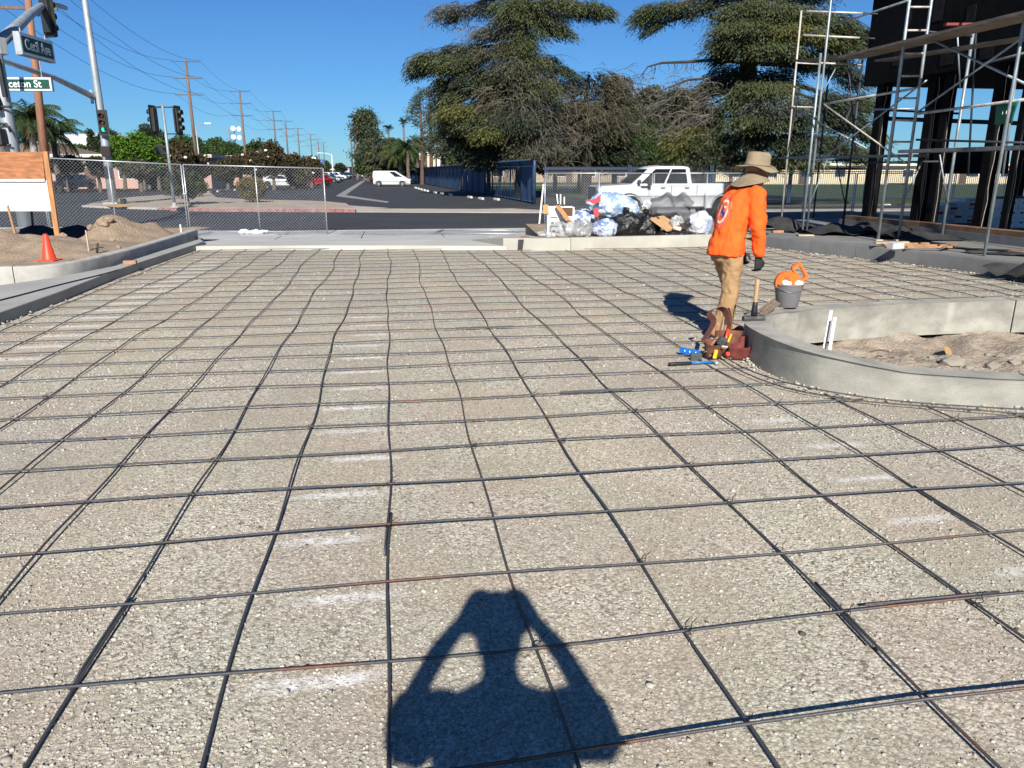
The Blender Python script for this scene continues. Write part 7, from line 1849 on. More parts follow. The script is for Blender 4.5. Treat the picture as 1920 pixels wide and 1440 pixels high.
def cedar(label, px, D, trunk, pads, seed, leaf=.26, base=-.12, twigs=(), mats=None, name='cedar_tree', bare=(), dens=1.0, trunk_mat=None):
    """trunk: (px, py, radius) from the foot up. pads: (px, py, w, h, depth, material key, density)"""
    rng = np.random.default_rng(seed); r = random.Random(seed); ax = P(px, 330, D); t = thing(name, label, 'tree', Vector((ax.x, ax.y, base)))
    b = MB(); tp_ = [Vector((ax.x, ax.y, base - .1))] + [P(a, c, D) for a, c, _ in trunk]; b.tube(tp_, [trunk[0][2] * 1.25] + [q[2] for q in trunk], 12)
    axis = (ax.x, ax.y); byk = {}
    def trunk_at(z):
        for a, c in zip(tp_[:-1], tp_[1:]):
            if a.z <= z <= c.z: return a + (c - a) * ((z - a.z) / max(1e-6, c.z - a.z))
        return tp_[-1].copy()
    for (qx, qy, w, h, dd, key, dn) in pads:
        c = P(qx, qy, D + dd); sc = (D + dd) * .98 / F; rx, rz = w / 2 * sc, h / 2 * sc; ry = min(rx, 2.6) * .85
        m_ = int(36 * dn * dens * max(rx * ry, 1.2) ** .8 * (1 + rz)); pp, dv = pad_leaves((c.x, c.y, c.z), max(.2, rx - .35), ry, max(.1, rz - .1), axis, m_, .95, 11, leaf, rng)
        byk.setdefault(key, []).append(quad_leaves(pp, dv, leaf * 1.3, leaf * .27, rng))
        # limb from the trunk to and through the pad
        st = trunk_at(min(tp_[-1].z, max(base + 1.5, c.z + .15 + .15 * abs(c.x - ax.x)))); mid = st * .5 + c * .5 + Vector((0, 0, .25)); d_ = (c - st); d_.z = 0
        e_ = c + (d_.normalized() if d_.length > .1 else Vector((1, 0, 0))) * rx * .7 - Vector((0, 0, .1)); r0 = .05 + .018 * (c - st).length
        b.tube([st, mid, c, e_], [min(.22, r0), r0 * .75, r0 * .5, .02], 6)
        for k in range(int(4 + rx * 2)):
            s_ = c + Vector((r.uniform(-.8, .8) * rx, r.uniform(-.7, .7) * ry, r.uniform(-.6, .6) * rz)); o_ = s_ * .35 + c * .65; b.tube([o_, s_, s_ + (s_ - o_) * .5 - Vector((0, 0, .15))], [.035, .022, .008], 4)
    for pts, r0 in bare:
        pp = [P(a, c, D + dz) for a, c, dz in pts]; b.tube(pp, [r0 * (1 - .8 * i / (len(pp) - 1)) for i in range(len(pp))], 6)
        for k in range(22):
            f_ = r.uniform(.1, 1) * (len(pp) - 1); i_ = min(len(pp) - 2, int(f_)); q = pp[i_] + (pp[i_ + 1] - pp[i_]) * (f_ - i_); L_ = r.uniform(.25, .75); b.tube([q, q + Vector((r.uniform(-.15, .15), r.uniform(-.2, .2), -L_ * .5)), q + Vector((r.uniform(-.3, .3), r.uniform(-.3, .3), -L_))], [.016, .012, .005], 4)
    b.build('trunk', trunk_mat or bark_d, t)
    for key, vl in byk.items():
        V = np.concatenate(vl); raw_mesh('crown', V, np.arange(len(V)).reshape(-1, 4), mats[key], t)
    for (qx, qy, w, h, dd, n_, tone, ln) in twigs:            # dead twig masses
        b = MB(); c = P(qx, qy, D + dd); sc = (D + dd) * .98 / F; rx, rz = w / 2 * sc, h / 2 * sc
        for k in range(n_):
            p = c + Vector((r.gauss(0, .42) * rx, r.gauss(0, .5) * min(rx, 2.2), r.gauss(0, .42) * rz)); o_ = Vector((p.x - ax.x, p.y - ax.y, 0)); o_ = o_.normalized() if o_.length > .05 else Vector((1, 0, 0)); a = r.gauss(0, .7); o_ = Vector((o_.x * math.cos(a) - o_.y * math.sin(a), o_.x * math.sin(a) + o_.y * math.cos(a), 0))
            L_ = ln * r.uniform(.5, 1.4); e0 = r.uniform(-.5, .55); pts = [p]
            for s_ in range(4): p = p + (o_ * math.cos(e0) + Vector((0, 0, math.sin(e0)))) * L_ / 4 + Vector((r.gauss(0, .03), r.gauss(0, .03), 0)); e0 -= .28; pts.append(p)
            b.tube(pts, [.020, .017, .013, .009, .005], 3, cap=False)
            for s_ in range(2):
                q = pts[r.randint(1, 3)]; b.tube([q, q + Vector((r.gauss(0, .22), r.gauss(0, .22), -r.uniform(.05, .5)))], [.010, .004], 3, cap=False)
        b.build('dead_twigs', tone, t)
    return t
C_dk = M_leaf('cedar_dark', [(.035, .05, .032), (.06, .078, .048), (.09, .105, .06)], .15); C_md = M_leaf('cedar_mid', [(.055, .072, .034), (.09, .108, .048), (.13, .142, .062)], .15); C_yl = M_leaf('cedar_yellow', [(.085, .095, .028), (.13, .135, .04), (.17, .17, .055)], .15); C_br = M_leaf('cedar_brown', [(.055, .060, .035), (.085, .086, .05), (.115, .112, .066)], .1); C_bl = M_leaf('cedar_blue', [(.06, .075, .062), (.09, .105, .085), (.12, .135, .11)], .15)
CM = dict(d=C_dk, m=C_md, y=C_yl, b=C_br, l=C_bl)
tw_g = M('dead_twig_grey', (.125, .105, .09), .95, var=.25); tw_b = M('dead_twig_brown', (.105, .088, .06), .95, var=.25)
cedar('huge ragged cedar with a dead brown middle behind the blue fence', 985, 54, [(984, 300, .62), (980, 200, .56), (978, 130, .52), (975, 60, .42), (972, 0, .34), (968, -90, .22)],
      [(860, 20, 90, 34, 0, 'l', .5), (915, 10, 70, 30, 1, 'l', .55), (1000, 8, 150, 40, -1.5, 'm', .8), (1085, 14, 110, 26, 0, 'm', .6), (1125, 18, 50, 16, .5, 'm', .4), (930, 60, 90, 26, -1, 'l', .5), (1020, 40, 80, 40, -1.5, 'm', .7), (1040, 58, 70, 22, -1, 'm', .5),
       (880, 92, 110, 30, 0, 'l', .6), (825, 112, 110, 40, 0, 'm', .9), (795, 128, 60, 30, .5, 'l', .6), (870, 120, 110, 50, -1, 'm', .9), (920, 100, 80, 30, -2, 'b', .6), (985, 82, 40, 34, -2.5, 'm', .9),
       (850, 160, 80, 40, 0, 'd', .9), (900, 145, 90, 40, -1.5, 'd', .8), (865, 178, 70, 26, -1, 'm', .9), (840, 190, 60, 30, .5, 'l', .7), (1020, 118, 60, 36, 0, 'd', .6), (1050, 130, 50, 20, -1, 'd', .5),
       (870, 205, 90, 28, -2, 'y', .8), (900, 228, 110, 44, -1.5, 'm', 1.0), (865, 240, 80, 40, 0, 'd', .9), (925, 245, 90, 36, -2.5, 'y', .8), (880, 265, 90, 40, 0, 'd', 1.0), (960, 170, 90, 60, -1, 'b', .6), (940, 200, 90, 60, -1.5, 'b', .7), (975, 255, 120, 90, .5, 'd', .9), (1000, 210, 100, 80, 1, 'b', .7), (930, 285, 130, 50, .5, 'd', 1.1), (1010, 150, 70, 60, .5, 'b', .5), (-1000, 0, 1, 1, 0, 'd', 0)][:-1] +
      [(950, -40, 120, 40, 0, 'm', .6), (1000, -70, 100, 40, 0, 'm', .6), (975, 25, 90, 50, -2.2, 'm', .9), (950, 45, 60, 50, -2, 'l', .7), (990, 62, 70, 44, -2.2, 'm', .8), (960, 90, 70, 50, -2.2, 'b', .7), (995, 110, 60, 44, -2.2, 'm', .7), (960, 130, 110, 50, -2.4, 'b', .8), (1000, 165, 110, 60, -2.2, 'm', .6), (930, 165, 100, 50, -1.5, 'b', .8), (970, 225, 130, 60, -2.4, 'd', .6), (1000, 280, 130, 50, -1.5, 'b', .7), (860, 222, 70, 40, .3, 'd', .8), (905, 205, 90, 44, -1, 'b', .8)],
      31, twigs=[(985, 150, 120, 90, -2.0, 130, tw_g, 1.5), (1000, 210, 150, 120, -2.4, 190, tw_g, 1.7), (1010, 270, 110, 90, -2.4, 130, tw_g, 1.5), (940, 190, 120, 70, -2.5, 90, tw_b, 1.4), (905, 60, 110, 40, -.5, 50, tw_g, 1.2), (850, 25, 90, 40, 0, 40, tw_g, 1.3)], mats=CM,
      bare=[([(985, 130, 0), (1020, 112, -.5), (1045, 130, -1), (1060, 140, -1.2)], .14), ([(975, 205, -2), (1000, 215, -2.5), (1030, 240, -3), (1042, 275, -3.2)], .05)], leaf=.20, dens=4.6)
# olive-brown bare tree to its right, then the eucalypts
cedar('olive-brown twiggy tree with half-bare branches right of the ragged cedar', 1100, 60, [(1100, 300, .35), (1095, 240, .3), (1100, 180, .2), (1105, 140, .1)],
      [(1075, 160, 80, 50, 0, 'b', .55), (1120, 160, 90, 60, 0, 'o', .6), (1150, 200, 90, 60, .5, 'b', .6), (1080, 205, 90, 60, -.5, 'o', .6), (1120, 225, 120, 60, 0, 'b', .7), (1165, 235, 70, 40, 0, 'b', .6), (1060, 240, 70, 60, 0, 'o', .6), (1110, 255, 140, 40, .5, 'o', .7), (1090, 285, 150, 50, 1.5, 'd', .9), (1150, 285, 120, 50, 1.5, 'd', .9)],
      33, twigs=[(1090, 175, 130, 90, -1.5, 110, tw_b, 1.5), (1130, 220, 150, 90, -1.8, 120, tw_b, 1.5), (1165, 150, 70, 60, -.5, 50, tw_g, 1.4), (1080, 260, 120, 70, -1.5, 110, tw_g, 1.4)], dens=2.2, mats=dict(b=C_br, o=M_leaf('olive_needles', [(.05, .05, .026), (.08, .078, .04), (.11, .10, .055)], .12), d=C_dk), name='tree')
broad('eucalyptus_tree', 'tall thin eucalyptus right of the olive-brown tree', 1152, 74, 128, 290, 60, L_euc, nclump=70, per=150, ls=.36, cr=.95, seed=71, shell=.3, trunk_r=.3)
broad('eucalyptus_tree', 'grey-green eucalyptus between the two big cedars', 1212, 78, 158, 300, 66, L_euc, nclump=80, per=150, ls=.36, cr=1.0, seed=72, shell=.3, trunk_r=.3)
broad('eucalyptus_tree', 'eucalyptus just behind the left edge of the second cedar', 1246, 80, 172, 300, 50, L_euc, nclump=60, per=150, ls=.36, cr=1.0, seed=73, shell=.3, trunk_r=.3)
broad('tree', 'dense green broadleaf tree behind the pickup hood', 1150, 66, 244, 326, 110, L_mid, nclump=90, per=170, ls=.3, cr=1.0, seed=74, shell=.5)
broad('tree', 'dark green broadleaf tree behind the pickup cab', 1232, 68, 228, 326, 120, L_mid, nclump=110, per=170, ls=.3, cr=1.0, seed=75, shell=.5)
broad('tree', 'shadowy bush under the ragged cedar at the blue fence end', 1040, 64, 262, 326, 120, L_dark, nclump=90, per=160, ls=.3, cr=1.0, seed=76, shell=.5)
broad('tree', 'dark bushy tree behind the right half of the blue fence', 915, 62, 262, 322, 120, L_dark, nclump=100, per=160, ls=.28, cr=.95, seed=77, shell=.5)
broad('tree', 'dense dusky tree behind the olive-brown one', 1085, 72, 190, 322, 150, L_olive, nclump=120, per=170, ls=.34, cr=1.1, seed=79, shell=.4)
broad('tree', 'dense green tree filling the gap left of the second cedar', 1300, 70, 205, 326, 130, L_dark, nclump=110, per=170, ls=.32, cr=1.0, seed=80, shell=.4)
broad('shrub', 'dry leafy brown shrub beneath the second cedar', 1370, 62, 282, 330, 44, L_brown, 'shrub', 40, 150, .24, .6, seed=78)
cedar('broad dark green cedar with layered limbs behind the scaffold', 1408, 44, [(1412, 300, .55), (1408, 200, .52), (1402, 130, .48), (1405, 90, .40), (1415, 40, .32), (1425, -40, .2)],
      [(1225, 22, 60, 40, 0, 'm', .7), (1265, 14, 90, 34, 0, 'm', .8), (1320, 12, 90, 26, 0, 'd', .6), (1240, 45, 40, 24, .3, 'd', .5), (1420, 20, 150, 40, -1, 'm', 1.1), (1480, 30, 130, 40, -1, 'm', 1.1), (1400, 52, 130, 34, -1.8, 'm', 1.2), (1470, 62, 150, 34, -1.5, 'y', 1.0), (1375, 78, 90, 36, -1.5, 'm', 1.1), (1440, 88, 120, 34, -2, 'm', 1.1),
       (1540, 42, 120, 40, 0, 'm', 1.0), (1595, 62, 90, 34, .5, 'd', .8), (1560, 82, 110, 30, 0, 'm', .8), (1620, 85, 60, 20, .5, 'd', .5), (1370, 100, 60, 30, -.5, 'd', .9), (1500, 110, 120, 36, .5, 'd', .8), (1560, 120, 90, 34, .5, 'd', .6), (1590, 145, 80, 34, 1, 'd', .5),
       (1385, 140, 110, 60, .5, 'd', .9), (1440, 150, 110, 50, .8, 'd', .9), (1430, 165, 120, 34, -1.8, 'm', 1.1), (1395, 190, 80, 40, -1.2, 'm', 1.0), (1450, 195, 130, 40, -2.2, 'l', 1.0), (1420, 222, 120, 40, -2, 'm', 1.1), (1490, 225, 90, 40, -1.5, 'd', 1.0), (1540, 190, 110, 50, 0, 'd', .8), (1600, 190, 90, 40, .5, 'm', .7), (1570, 225, 110, 40, 0, 'd', .9), (1620, 250, 70, 30, .3, 'm', .6),
       (1400, 258, 110, 46, -.5, 'd', 1.1), (1470, 262, 120, 46, -1, 'd', 1.0), (1540, 265, 110, 40, -.5, 'd', .9), (1590, 285, 90, 34, 0, 'm', .7), (1480, 295, 120, 30, -.5, 'm', .9), (1410, 300, 100, 36, 0, 'd', 1.1), (1340, 290, 90, 60, 0, 'd', 1.2), (1280, 262, 50, 50, -1, 'y', 1.1), (1300, 240, 60, 26, -.8, 'y', .9), (1275, 295, 70, 50, -.3, 'm', 1.0), (1330, 255, 60, 40, -.5, 'm', .9),
       (1290, 175, 80, 34, -.3, 'b', .8), (1270, 200, 70, 40, 0, 'b', .7), (1310, 205, 80, 50, .2, 'd', .8), (1340, 165, 70, 40, 0, 'd', .8), (1345, 215, 60, 50, .5, 'd', 1.0), (1430, -30, 150, 50, 0, 'm', .9), (1370, -20, 110, 40, 0, 'd', .7), (1500, -20, 120, 40, 0, 'd', .7)],
      37, leaf=.175, twigs=[(1290, 215, 120, 90, -.8, 150, tw_g, 1.2), (1330, 180, 90, 60, -.5, 60, tw_g, 1.1), (1280, 160, 100, 40, -.5, 50, tw_b, 1.2)], mats=CM,
      bare=[([(1405, 118, -.3), (1340, 112, -.6), (1290, 116, -.8), (1240, 118, -.9), (1215, 125, -1), (1201, 143, -1)], .12), ([(1400, 150, 0), (1340, 145, -.8), (1290, 150, -1.2), (1260, 162, -1.4), (1232, 172, -1.5)], .10), ([(1385, 200, -1), (1350, 222, -1.6), (1310, 226, -1.8), (1290, 220, -1.8)], .05), ([(1330, 30, 0), (1365, 40, 0), (1400, 70, 0)], .13), ([(1410, 118, 0), (1470, 122, .3), (1540, 130, .4)], .16), ([(1420, 95, 0), (1470, 85, -.3), (1540, 60, -.2)], .12)], dens=5.2)
# domed cedar and pines up the avenue
cedar('domed dark cedar in tiers behind the white van', 735, 125, [(735, 318, .6), (735, 270, .5), (735, 258, .3)],
      [(733, 262, 36, 12, 0, 'd', 1), (725, 272, 46, 12, 0, 'd', 1), (742, 276, 44, 12, 0, 'd', 1), (715, 284, 50, 12, 0, 'm', 1), (745, 288, 56, 14, 0, 'd', 1), (728, 292, 50, 12, -2, 'd', 1), (712, 298, 56, 14, 0, 'b', 1), (740, 302, 60, 14, -1, 'm', 1), (715, 312, 66, 16, 0, 'm', 1), (745, 316, 60, 16, 0, 'd', 1), (725, 322, 70, 12, -1, 'd', 1)], 41, leaf=.5, mats=CM, dens=1.2)
def pine(label, px, D, pt, pb, w, seed, sparse=1.0, trunk_r=.35, mat=None, n_l=26, ls=.34):
    rng = np.random.default_rng(seed); r = random.Random(seed); c = P(px, 330, D); zt, zb = Zat(pt, D), Zat(pb, D); t = thing('pine_tree', label, 'tree', Vector((c.x, c.y, -.15)))
    b = MB(); b.tube([Vector((c.x, c.y, -.2)), Vector((c.x + .2, c.y, zt * .5)), Vector((c.x, c.y, zt))], [trunk_r, trunk_r * .75, .06], 9); W = w / 2 / F * D; pts = []
    for k in range(n_l):
        f_ = (k + r.uniform(0, 1)) / n_l; z = zb + (zt - zb) * f_; a = r.uniform(0, 6.28); L_ = W * (1 - f_ ** 2.2 * .8) * r.uniform(.55, 1.05) + .2; d = Vector((math.cos(a), math.sin(a), .25)); p0 = Vector((c.x, c.y, z)); p1 = p0 + d * L_ * .6; p2 = p0 + d * L_ + Vector((0, 0, .12 * L_))
        b.tube([p0, p1, p2], [.09, .06, .02], 5)
        for q in (p1, p2, (p1 + p2) / 2, p1 + Vector((r.gauss(0, .5), r.gauss(0, .5), .3)), p2 + Vector((r.gauss(0, .4), r.gauss(0, .4), .2))):
            if r.random() < sparse: m_ = 42; e = rng.normal(0, 1, (m_, 3)) * np.array([.34, .34, .22]) * (2.0 if ls > .4 else 1); pts.append(np.array(q) + e)
    b.build('trunk', M('pine_bark', (.10, .06, .045), .95, var=.3), t); pts = np.concatenate(pts); V, Fc = leaf_tris(pts, ls, aspect=.4, rng=rng); raw_mesh('crown', V, Fc, mat, t)
L_pine = M_leaf('leaf_pine', [(.045, .06, .034), (.075, .095, .05), (.11, .13, .07)])
pine('tall full pine standing left of the domed cedar', 690, 150, 214, 300, 44, 61, 1.0, .4, L_pine, 60, .5)
pine('sparse tall pine with red-brown trunk right of the fan palms', 791, 112, 172, 290, 46, 62, .45, .30, L_pine, 30, .26)
pine('second sparse pine beside the first, thinner', 808, 114, 170, 292, 40, 63, .36, .32, L_pine, 26, .26)
pine('thin pine half hidden behind the ragged cedar left edge', 828, 100, 215, 300, 40, 64, .5, .34, L_pine, 30, .34)
# far skyline of trees and roofs down the avenue and behind the field
rs = random.Random(9); pts = []
rngs = np.random.default_rng(5)
for k in range(150):
    a = rs.uniform(-600, 600); v = rs.uniform(560, 700); h_ = rs.uniform(1.5, 6.5); c = uv(a, v, 0); m_ = 90; e = rngs.normal(0, 1, (m_, 3)) * np.array([5, 3, h_ * .35]); e[:, 2] = abs(e[:, 2]) ; pts.append(np.array(c) + e)
pts = np.concatenate(pts); V, Fc = leaf_tris(pts, 2.2, aspect=.8, rng=rngs); o = raw_mesh('far_trees', V, Fc, L_dark); o['kind'] = 'stuff'; tag(o, 'distant line of trees along the horizon', 'trees')
pts = []
for k in range(120):
    u_ = rs.uniform(20, 150); v = rs.uniform(178, 196); h_ = rs.uniform(2.0, 5.0); c = uv(u_, v, -.1); m_ = 90; e = rngs.normal(0, 1, (m_, 3)) * np.array([2.4, 1.6, h_ * .4]); e[:, 2] = abs(e[:, 2]); pts.append(np.array(c) + e)
pts = np.concatenate(pts); V, Fc = leaf_tris(pts, .9, aspect=.8, rng=rngs); o = raw_mesh('far_hedge', V, Fc, L_mid); o['kind'] = 'stuff'; tag(o, 'distant green belt behind the classroom wings', 'trees')

# ------------------------------------------------------------------ unfinished building
felt = M('black_felt', (.0055, .0055, .0065), .9, var=.5, scale=1.6, bump=.5, bscale=5, bdist=.02, fine=.3, fscale=9, spec=.12)
BU0, BU1, BV1, BV0 = 11.5, 19.6, 17.9, 2.5
t_b = thing('unfinished_building', 'unfinished building wrapped in black felt on posts, with scaffold along its side', 'building', uv(15, 12, .24))
b = MB(); b.prism(rect_uv(BU0, BV0, BU1, BV1), 3.56, 9.5); b.build('upper_wall', felt, t_b)
b = MB(); b.prism(rect_uv(BU0 - .12, BV0, BU0 - .005, BV1 + .02), 5.9, 6.02); b.build('wall_seam', felt, t_b)
b = MB(); b.prism(rect_uv(BU0 - .15, BV0, BU1 + .1, BV1 + .12), .0, .40); b.build('foundation', M('foundation', (.16, .16, .16), .9, var=.2), t_b)
sill_m = M('sill_lumber', (.17, .095, .05), .85, var=.35, scale=4, str3=(1, 1, .3))
b = MB()
v = BV1
while v > BV0 + 1: b.prism(rect_uv(BU0 - .12, v - .56, BU0 + .14, v - .01), .405, .50); v -= .57
b.build('sill_plate', sill_m, t_b)
stud_m = M('stud_lumber', (.09, .045, .022), .9, var=.4, spec=.1)
def column(u, v, w, d, label=None):
    b = MB(); b.box(uv(u, v, (.40 + 3.56) / 2), (w, d, 3.15), rz=TH); c = b.build('column', felt, t_b)
    for s in (-1, 1):
        b = MB(); b.box(uv(u + w / 2 + .012, v + s * (d / 2 - .04), 1.98), (.024, .04, 3.1), rz=TH); b.build('stud', stud_m, c)
    b = MB(); r_ = random.Random(int(v * 10)); pts = [uv(u - w * .15, v - d / 2 - .008, .5 + .25 * i) + Vector((r_.uniform(-.02, .02), 0, 0)) for i in range(13)]; b.tube(pts, .0055, 4); b.build('felt_edge', M('felt_edge', (.40, .36, .30), .8), c)
for (px, w, d) in ((1622, .22, .26), (1714, .20, .24), (1740, .14, .22), (1832, .17, .22), (1880, .12, .14), (1990, .3, .4), (2140, .3, .4)):
    q = PU(px, 425, 11.68); column(11.7 if px < 1700 else 11.72, to_uv(q)[1] - (.05 if px < 1700 else 0), w, d)
for v in (17.6, 12.3, 8.5): column(19.35, v, .3, .3)
column(16.0, 17.7, .26, .26)
b = MB(); q = [PU(1768, 280, 18.9), PU(1888, 280, 18.9), PU(1884, 326, 18.9), PU(1765, 326, 18.9)]; b.add(q + [p + Vector((.1, .0, 0)) for p in q], [(0, 1, 2, 3), (7, 6, 5, 4), (0, 4, 5, 1), (1, 5, 6, 2), (2, 6, 7, 3), (3, 7, 4, 0)]); b.build('low_wall', felt, t_b)
# a few chalk marks and patches on the felt
pm_ = M('felt_patch', (.014, .0138, .0135), .85, var=.5, spec=.15)
for i, (px, py, w, h) in enumerate(((1760, 15, .3, .5), (1705, 35, .12, .3), (1775, 110, .4, .25), (1850, 95, .35, .3), (1680, 110, .2, .3), (1820, 30, .25, .4))):
    q = PU(px, py, BU0 - .006); b = MB(); b.box(q, (.006, w, h), rz=TH); b.build('patch', pm_, t_b)
# ------------------------------------------------------------------ scaffolding
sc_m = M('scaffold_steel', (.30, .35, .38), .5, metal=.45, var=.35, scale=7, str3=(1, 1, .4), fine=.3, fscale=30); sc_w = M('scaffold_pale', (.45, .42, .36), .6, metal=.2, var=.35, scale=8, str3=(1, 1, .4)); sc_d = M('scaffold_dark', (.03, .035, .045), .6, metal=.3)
PZ = .24
plank_m = M('plank', (.20, .165, .125), .85, var=.35, scale=5, str3=(.6, .6, 6), bump=.25, bscale=30); plank_e = M('plank_metal', (.17, .17, .175), .5, metal=.5, var=.4)
def vert(b, g, z1, r=.026, z0=PZ): b.tube([Vector((g.x, g.y, z0)), Vector((g.x, g.y, z1))], r, 8)
def feet(t, gs):
    for g in gs: b = MB(); b.box((g.x, g.y, PZ + .012), (.14, .14, .02)); b.tube([Vector((g.x, g.y, PZ)), Vector((g.x, g.y, PZ + .45))], .016, 8); b.build('screw_jack', sc_w, t)
def rail(name, label, a, c, mat, r=.021, grp=None, cat='scaffold tube'):
    b = MB(); b.tube([a, c], r, 8); o = b.build(name, mat, smooth=True); tag(o, label, cat, grp); return o
g1, g1b, g2 = G(1512, 437, PZ), G(1504, 437, PZ), G(1579, 435, PZ)
la, lb, lc = G(1646, 451, PZ), G(1684, 451, PZ), G(1765, 447, PZ)
g3 = G(1465, 412, PZ); g3b = g3 + uv(1.1, .2)
# left frame
t = thing('scaffold', 'scaffold frame left of the ladder, with two front legs side by side', 'scaffold', (g1 + g2) / 2, 'scaffold frames')
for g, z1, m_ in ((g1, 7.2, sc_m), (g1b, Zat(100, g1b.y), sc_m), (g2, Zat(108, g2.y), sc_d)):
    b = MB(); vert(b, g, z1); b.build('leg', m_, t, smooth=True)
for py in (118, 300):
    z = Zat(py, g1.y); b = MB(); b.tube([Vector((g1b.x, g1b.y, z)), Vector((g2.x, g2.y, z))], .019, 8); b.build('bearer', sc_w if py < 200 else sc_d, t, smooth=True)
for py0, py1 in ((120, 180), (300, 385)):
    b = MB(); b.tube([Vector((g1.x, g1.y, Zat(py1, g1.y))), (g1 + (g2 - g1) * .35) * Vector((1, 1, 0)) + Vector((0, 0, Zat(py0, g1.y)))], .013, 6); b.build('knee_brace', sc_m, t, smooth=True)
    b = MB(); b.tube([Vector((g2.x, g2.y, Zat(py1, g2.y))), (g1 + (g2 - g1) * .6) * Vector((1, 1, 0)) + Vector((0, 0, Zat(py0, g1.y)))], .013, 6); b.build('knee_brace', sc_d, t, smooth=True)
feet(t, (g1, g2))
# ladder frame
t = thing('scaffold', 'scaffold frame with the built-in ladder of rungs, tallest at right', 'scaffold', (la + lc) / 2, 'scaffold frames')
for g, z1, m_ in ((la, 7.0, sc_m), (lb, 7.0, sc_m), (lc, Zat(56, lc.y), sc_m)): b = MB(); vert(b, g, z1, .030); b.build('leg', m_, t, smooth=True)
z = Zat(425 - 41, la.y) - .0
for k in range(15):
    zz = Zat(384, la.y) + (Zat(57, la.y) - Zat(384, la.y)) / 8 * k
    if zz > 6.9: break
    b = MB(); b.tube([Vector((la.x, la.y, zz)), Vector((lb.x, lb.y, zz))], .019, 8); b.build('rung', sc_w, t, smooth=True)
for py in (283, 57):
    zz = Zat(py, lb.y) + (0 if py > 100 else -.02); b = MB(); b.tube([Vector((lb.x, lb.y, zz)), Vector((lc.x, lc.y, zz))], .02, 8); b.build('bearer', sc_d, t, smooth=True)
for (p0, p1) in (((1800, 165), (1795, 62)), ((1778, 390), (1762, 290))):
    b = MB(); b.tube([P(*p0, lc.y), P(*p1, (lb.y + lc.y) / 2)], .015, 6); b.build('knee_brace', sc_m, t, smooth=True)
feet(t, (la, lb, lc))
# far left frame
t = thing('scaffold', 'farthest scaffold frame, at the left end by the worker hat', 'scaffold', (g3 + g3b) / 2, 'scaffold frames')
for g, z1, m_ in ((g3, Zat(20, g3.y), sc_w), (g3b, Zat(110, g3b.y), sc_d)): b = MB(); vert(b, g, z1); b.build('leg', m_, t, smooth=True)
for py in (118, 200, 296): zz = Zat(py, g3.y); b = MB(); b.tube([Vector((g3.x, g3.y, zz)), Vector((g3b.x, g3b.y, zz))], .019, 8); b.build('bearer', sc_w, t, smooth=True)
b = MB(); b.tube([Vector((g3.x, g3.y, Zat(360, g3.y))), Vector((g3.x * .6 + g3b.x * .4, g3.y * .6 + g3b.y * .4, Zat(298, g3.y)))], .014, 6); b.build('knee_brace', sc_d, t, smooth=True)
feet(t, (g3, g3b))
# right frame out past the picture edge and the back scaffold
g4 = uv(9.5, 10.9, PZ); g4b = uv(10.95, 10.9, PZ)
t = thing('scaffold', 'scaffold frame at the right edge, mostly out of the picture', 'scaffold', (g4 + g4b) / 2, 'scaffold frames')
for g in (g4, g4b): b = MB(); vert(b, g, 6.0); b.build('leg', sc_m, t, smooth=True)
# rails, braces
SG = 'scaffold tubes'
rail('guard_rail', 'pale guard rail running from the left frame to the ladder', P(1545, 195, 16.6), P(1716, 166, 14.9), sc_w, .024, SG)
rail('guard_rail', 'long guard rail with the green banner, right of the ladder', P(1716, 214, 14.8), P(1935, 185, 12.2), sc_w, .024, SG)
rail('guard_rail', 'top guard rail rising right past the ladder', P(1518, 62, 19.8), P(1702, 1, 14.8), sc_m, .02, SG)
rail('guard_rail', 'short white rail at the very top left of the scaffold', P(1512, 21, 20), P(1618, 25, 19.4), sc_w, .024, SG)
rail('guard_rail', 'second short white rail below the top left one', P(1506, 66, 20), P(1612, 71, 19.4), sc_w, .024, SG)
rail('guard_rail', 'dark rail tail from the top left white rail to the building', P(1618, 25, 19.4), P(1661, 27, 19.2), sc_d, .02, SG)
rail('guard_rail', 'dark rail tail from the second white rail to the building', P(1612, 71, 19.4), P(1652, 73, 19.2), sc_d, .02, SG)
rail('cross_brace', 'diagonal brace falling from the left frame to the ladder foot', P(1545, 196, 16.5), P(1697, 305, 14.9), sc_w, .016, SG)
rail('cross_brace', 'diagonal brace rising from the left planks to the ladder', P(1533, 305, 16.6), P(1738, 150, 14.95), sc_m, .016, SG)
rail('cross_brace', 'diagonal brace falling right from the ladder across the black wall', P(1737, 70, 14.8), P(1935, 163, 12.3), sc_m, .02, SG)
rail('cross_brace', 'diagonal brace rising right across the openings', P(1718, 212, 14.8), P(1935, 58, 12.3), sc_m, .018, SG)
rail('cross_brace', 'lower diagonal brace behind the left frame', P(1500, 210, 20), P(1625, 278, 17.2), sc_w, .014, SG)
rail('cross_brace', 'diagonal tube from the plank up to the left outer pole', P(1476, 292, 20.6), P(1500, 160, 20.6), sc_w, .016, SG)
rail('cross_brace', 'dark brace by the first column behind the ladder', P(1612, 110, 18.2), P(1585, 190, 17.6), sc_d, .014, SG)
rail('cross_brace', 'steep brace leaning right of the ladder foot', P(1698, 370, 15.0), P(1730, 300, 15.4), sc_m, .016, SG)
bk_i = 0
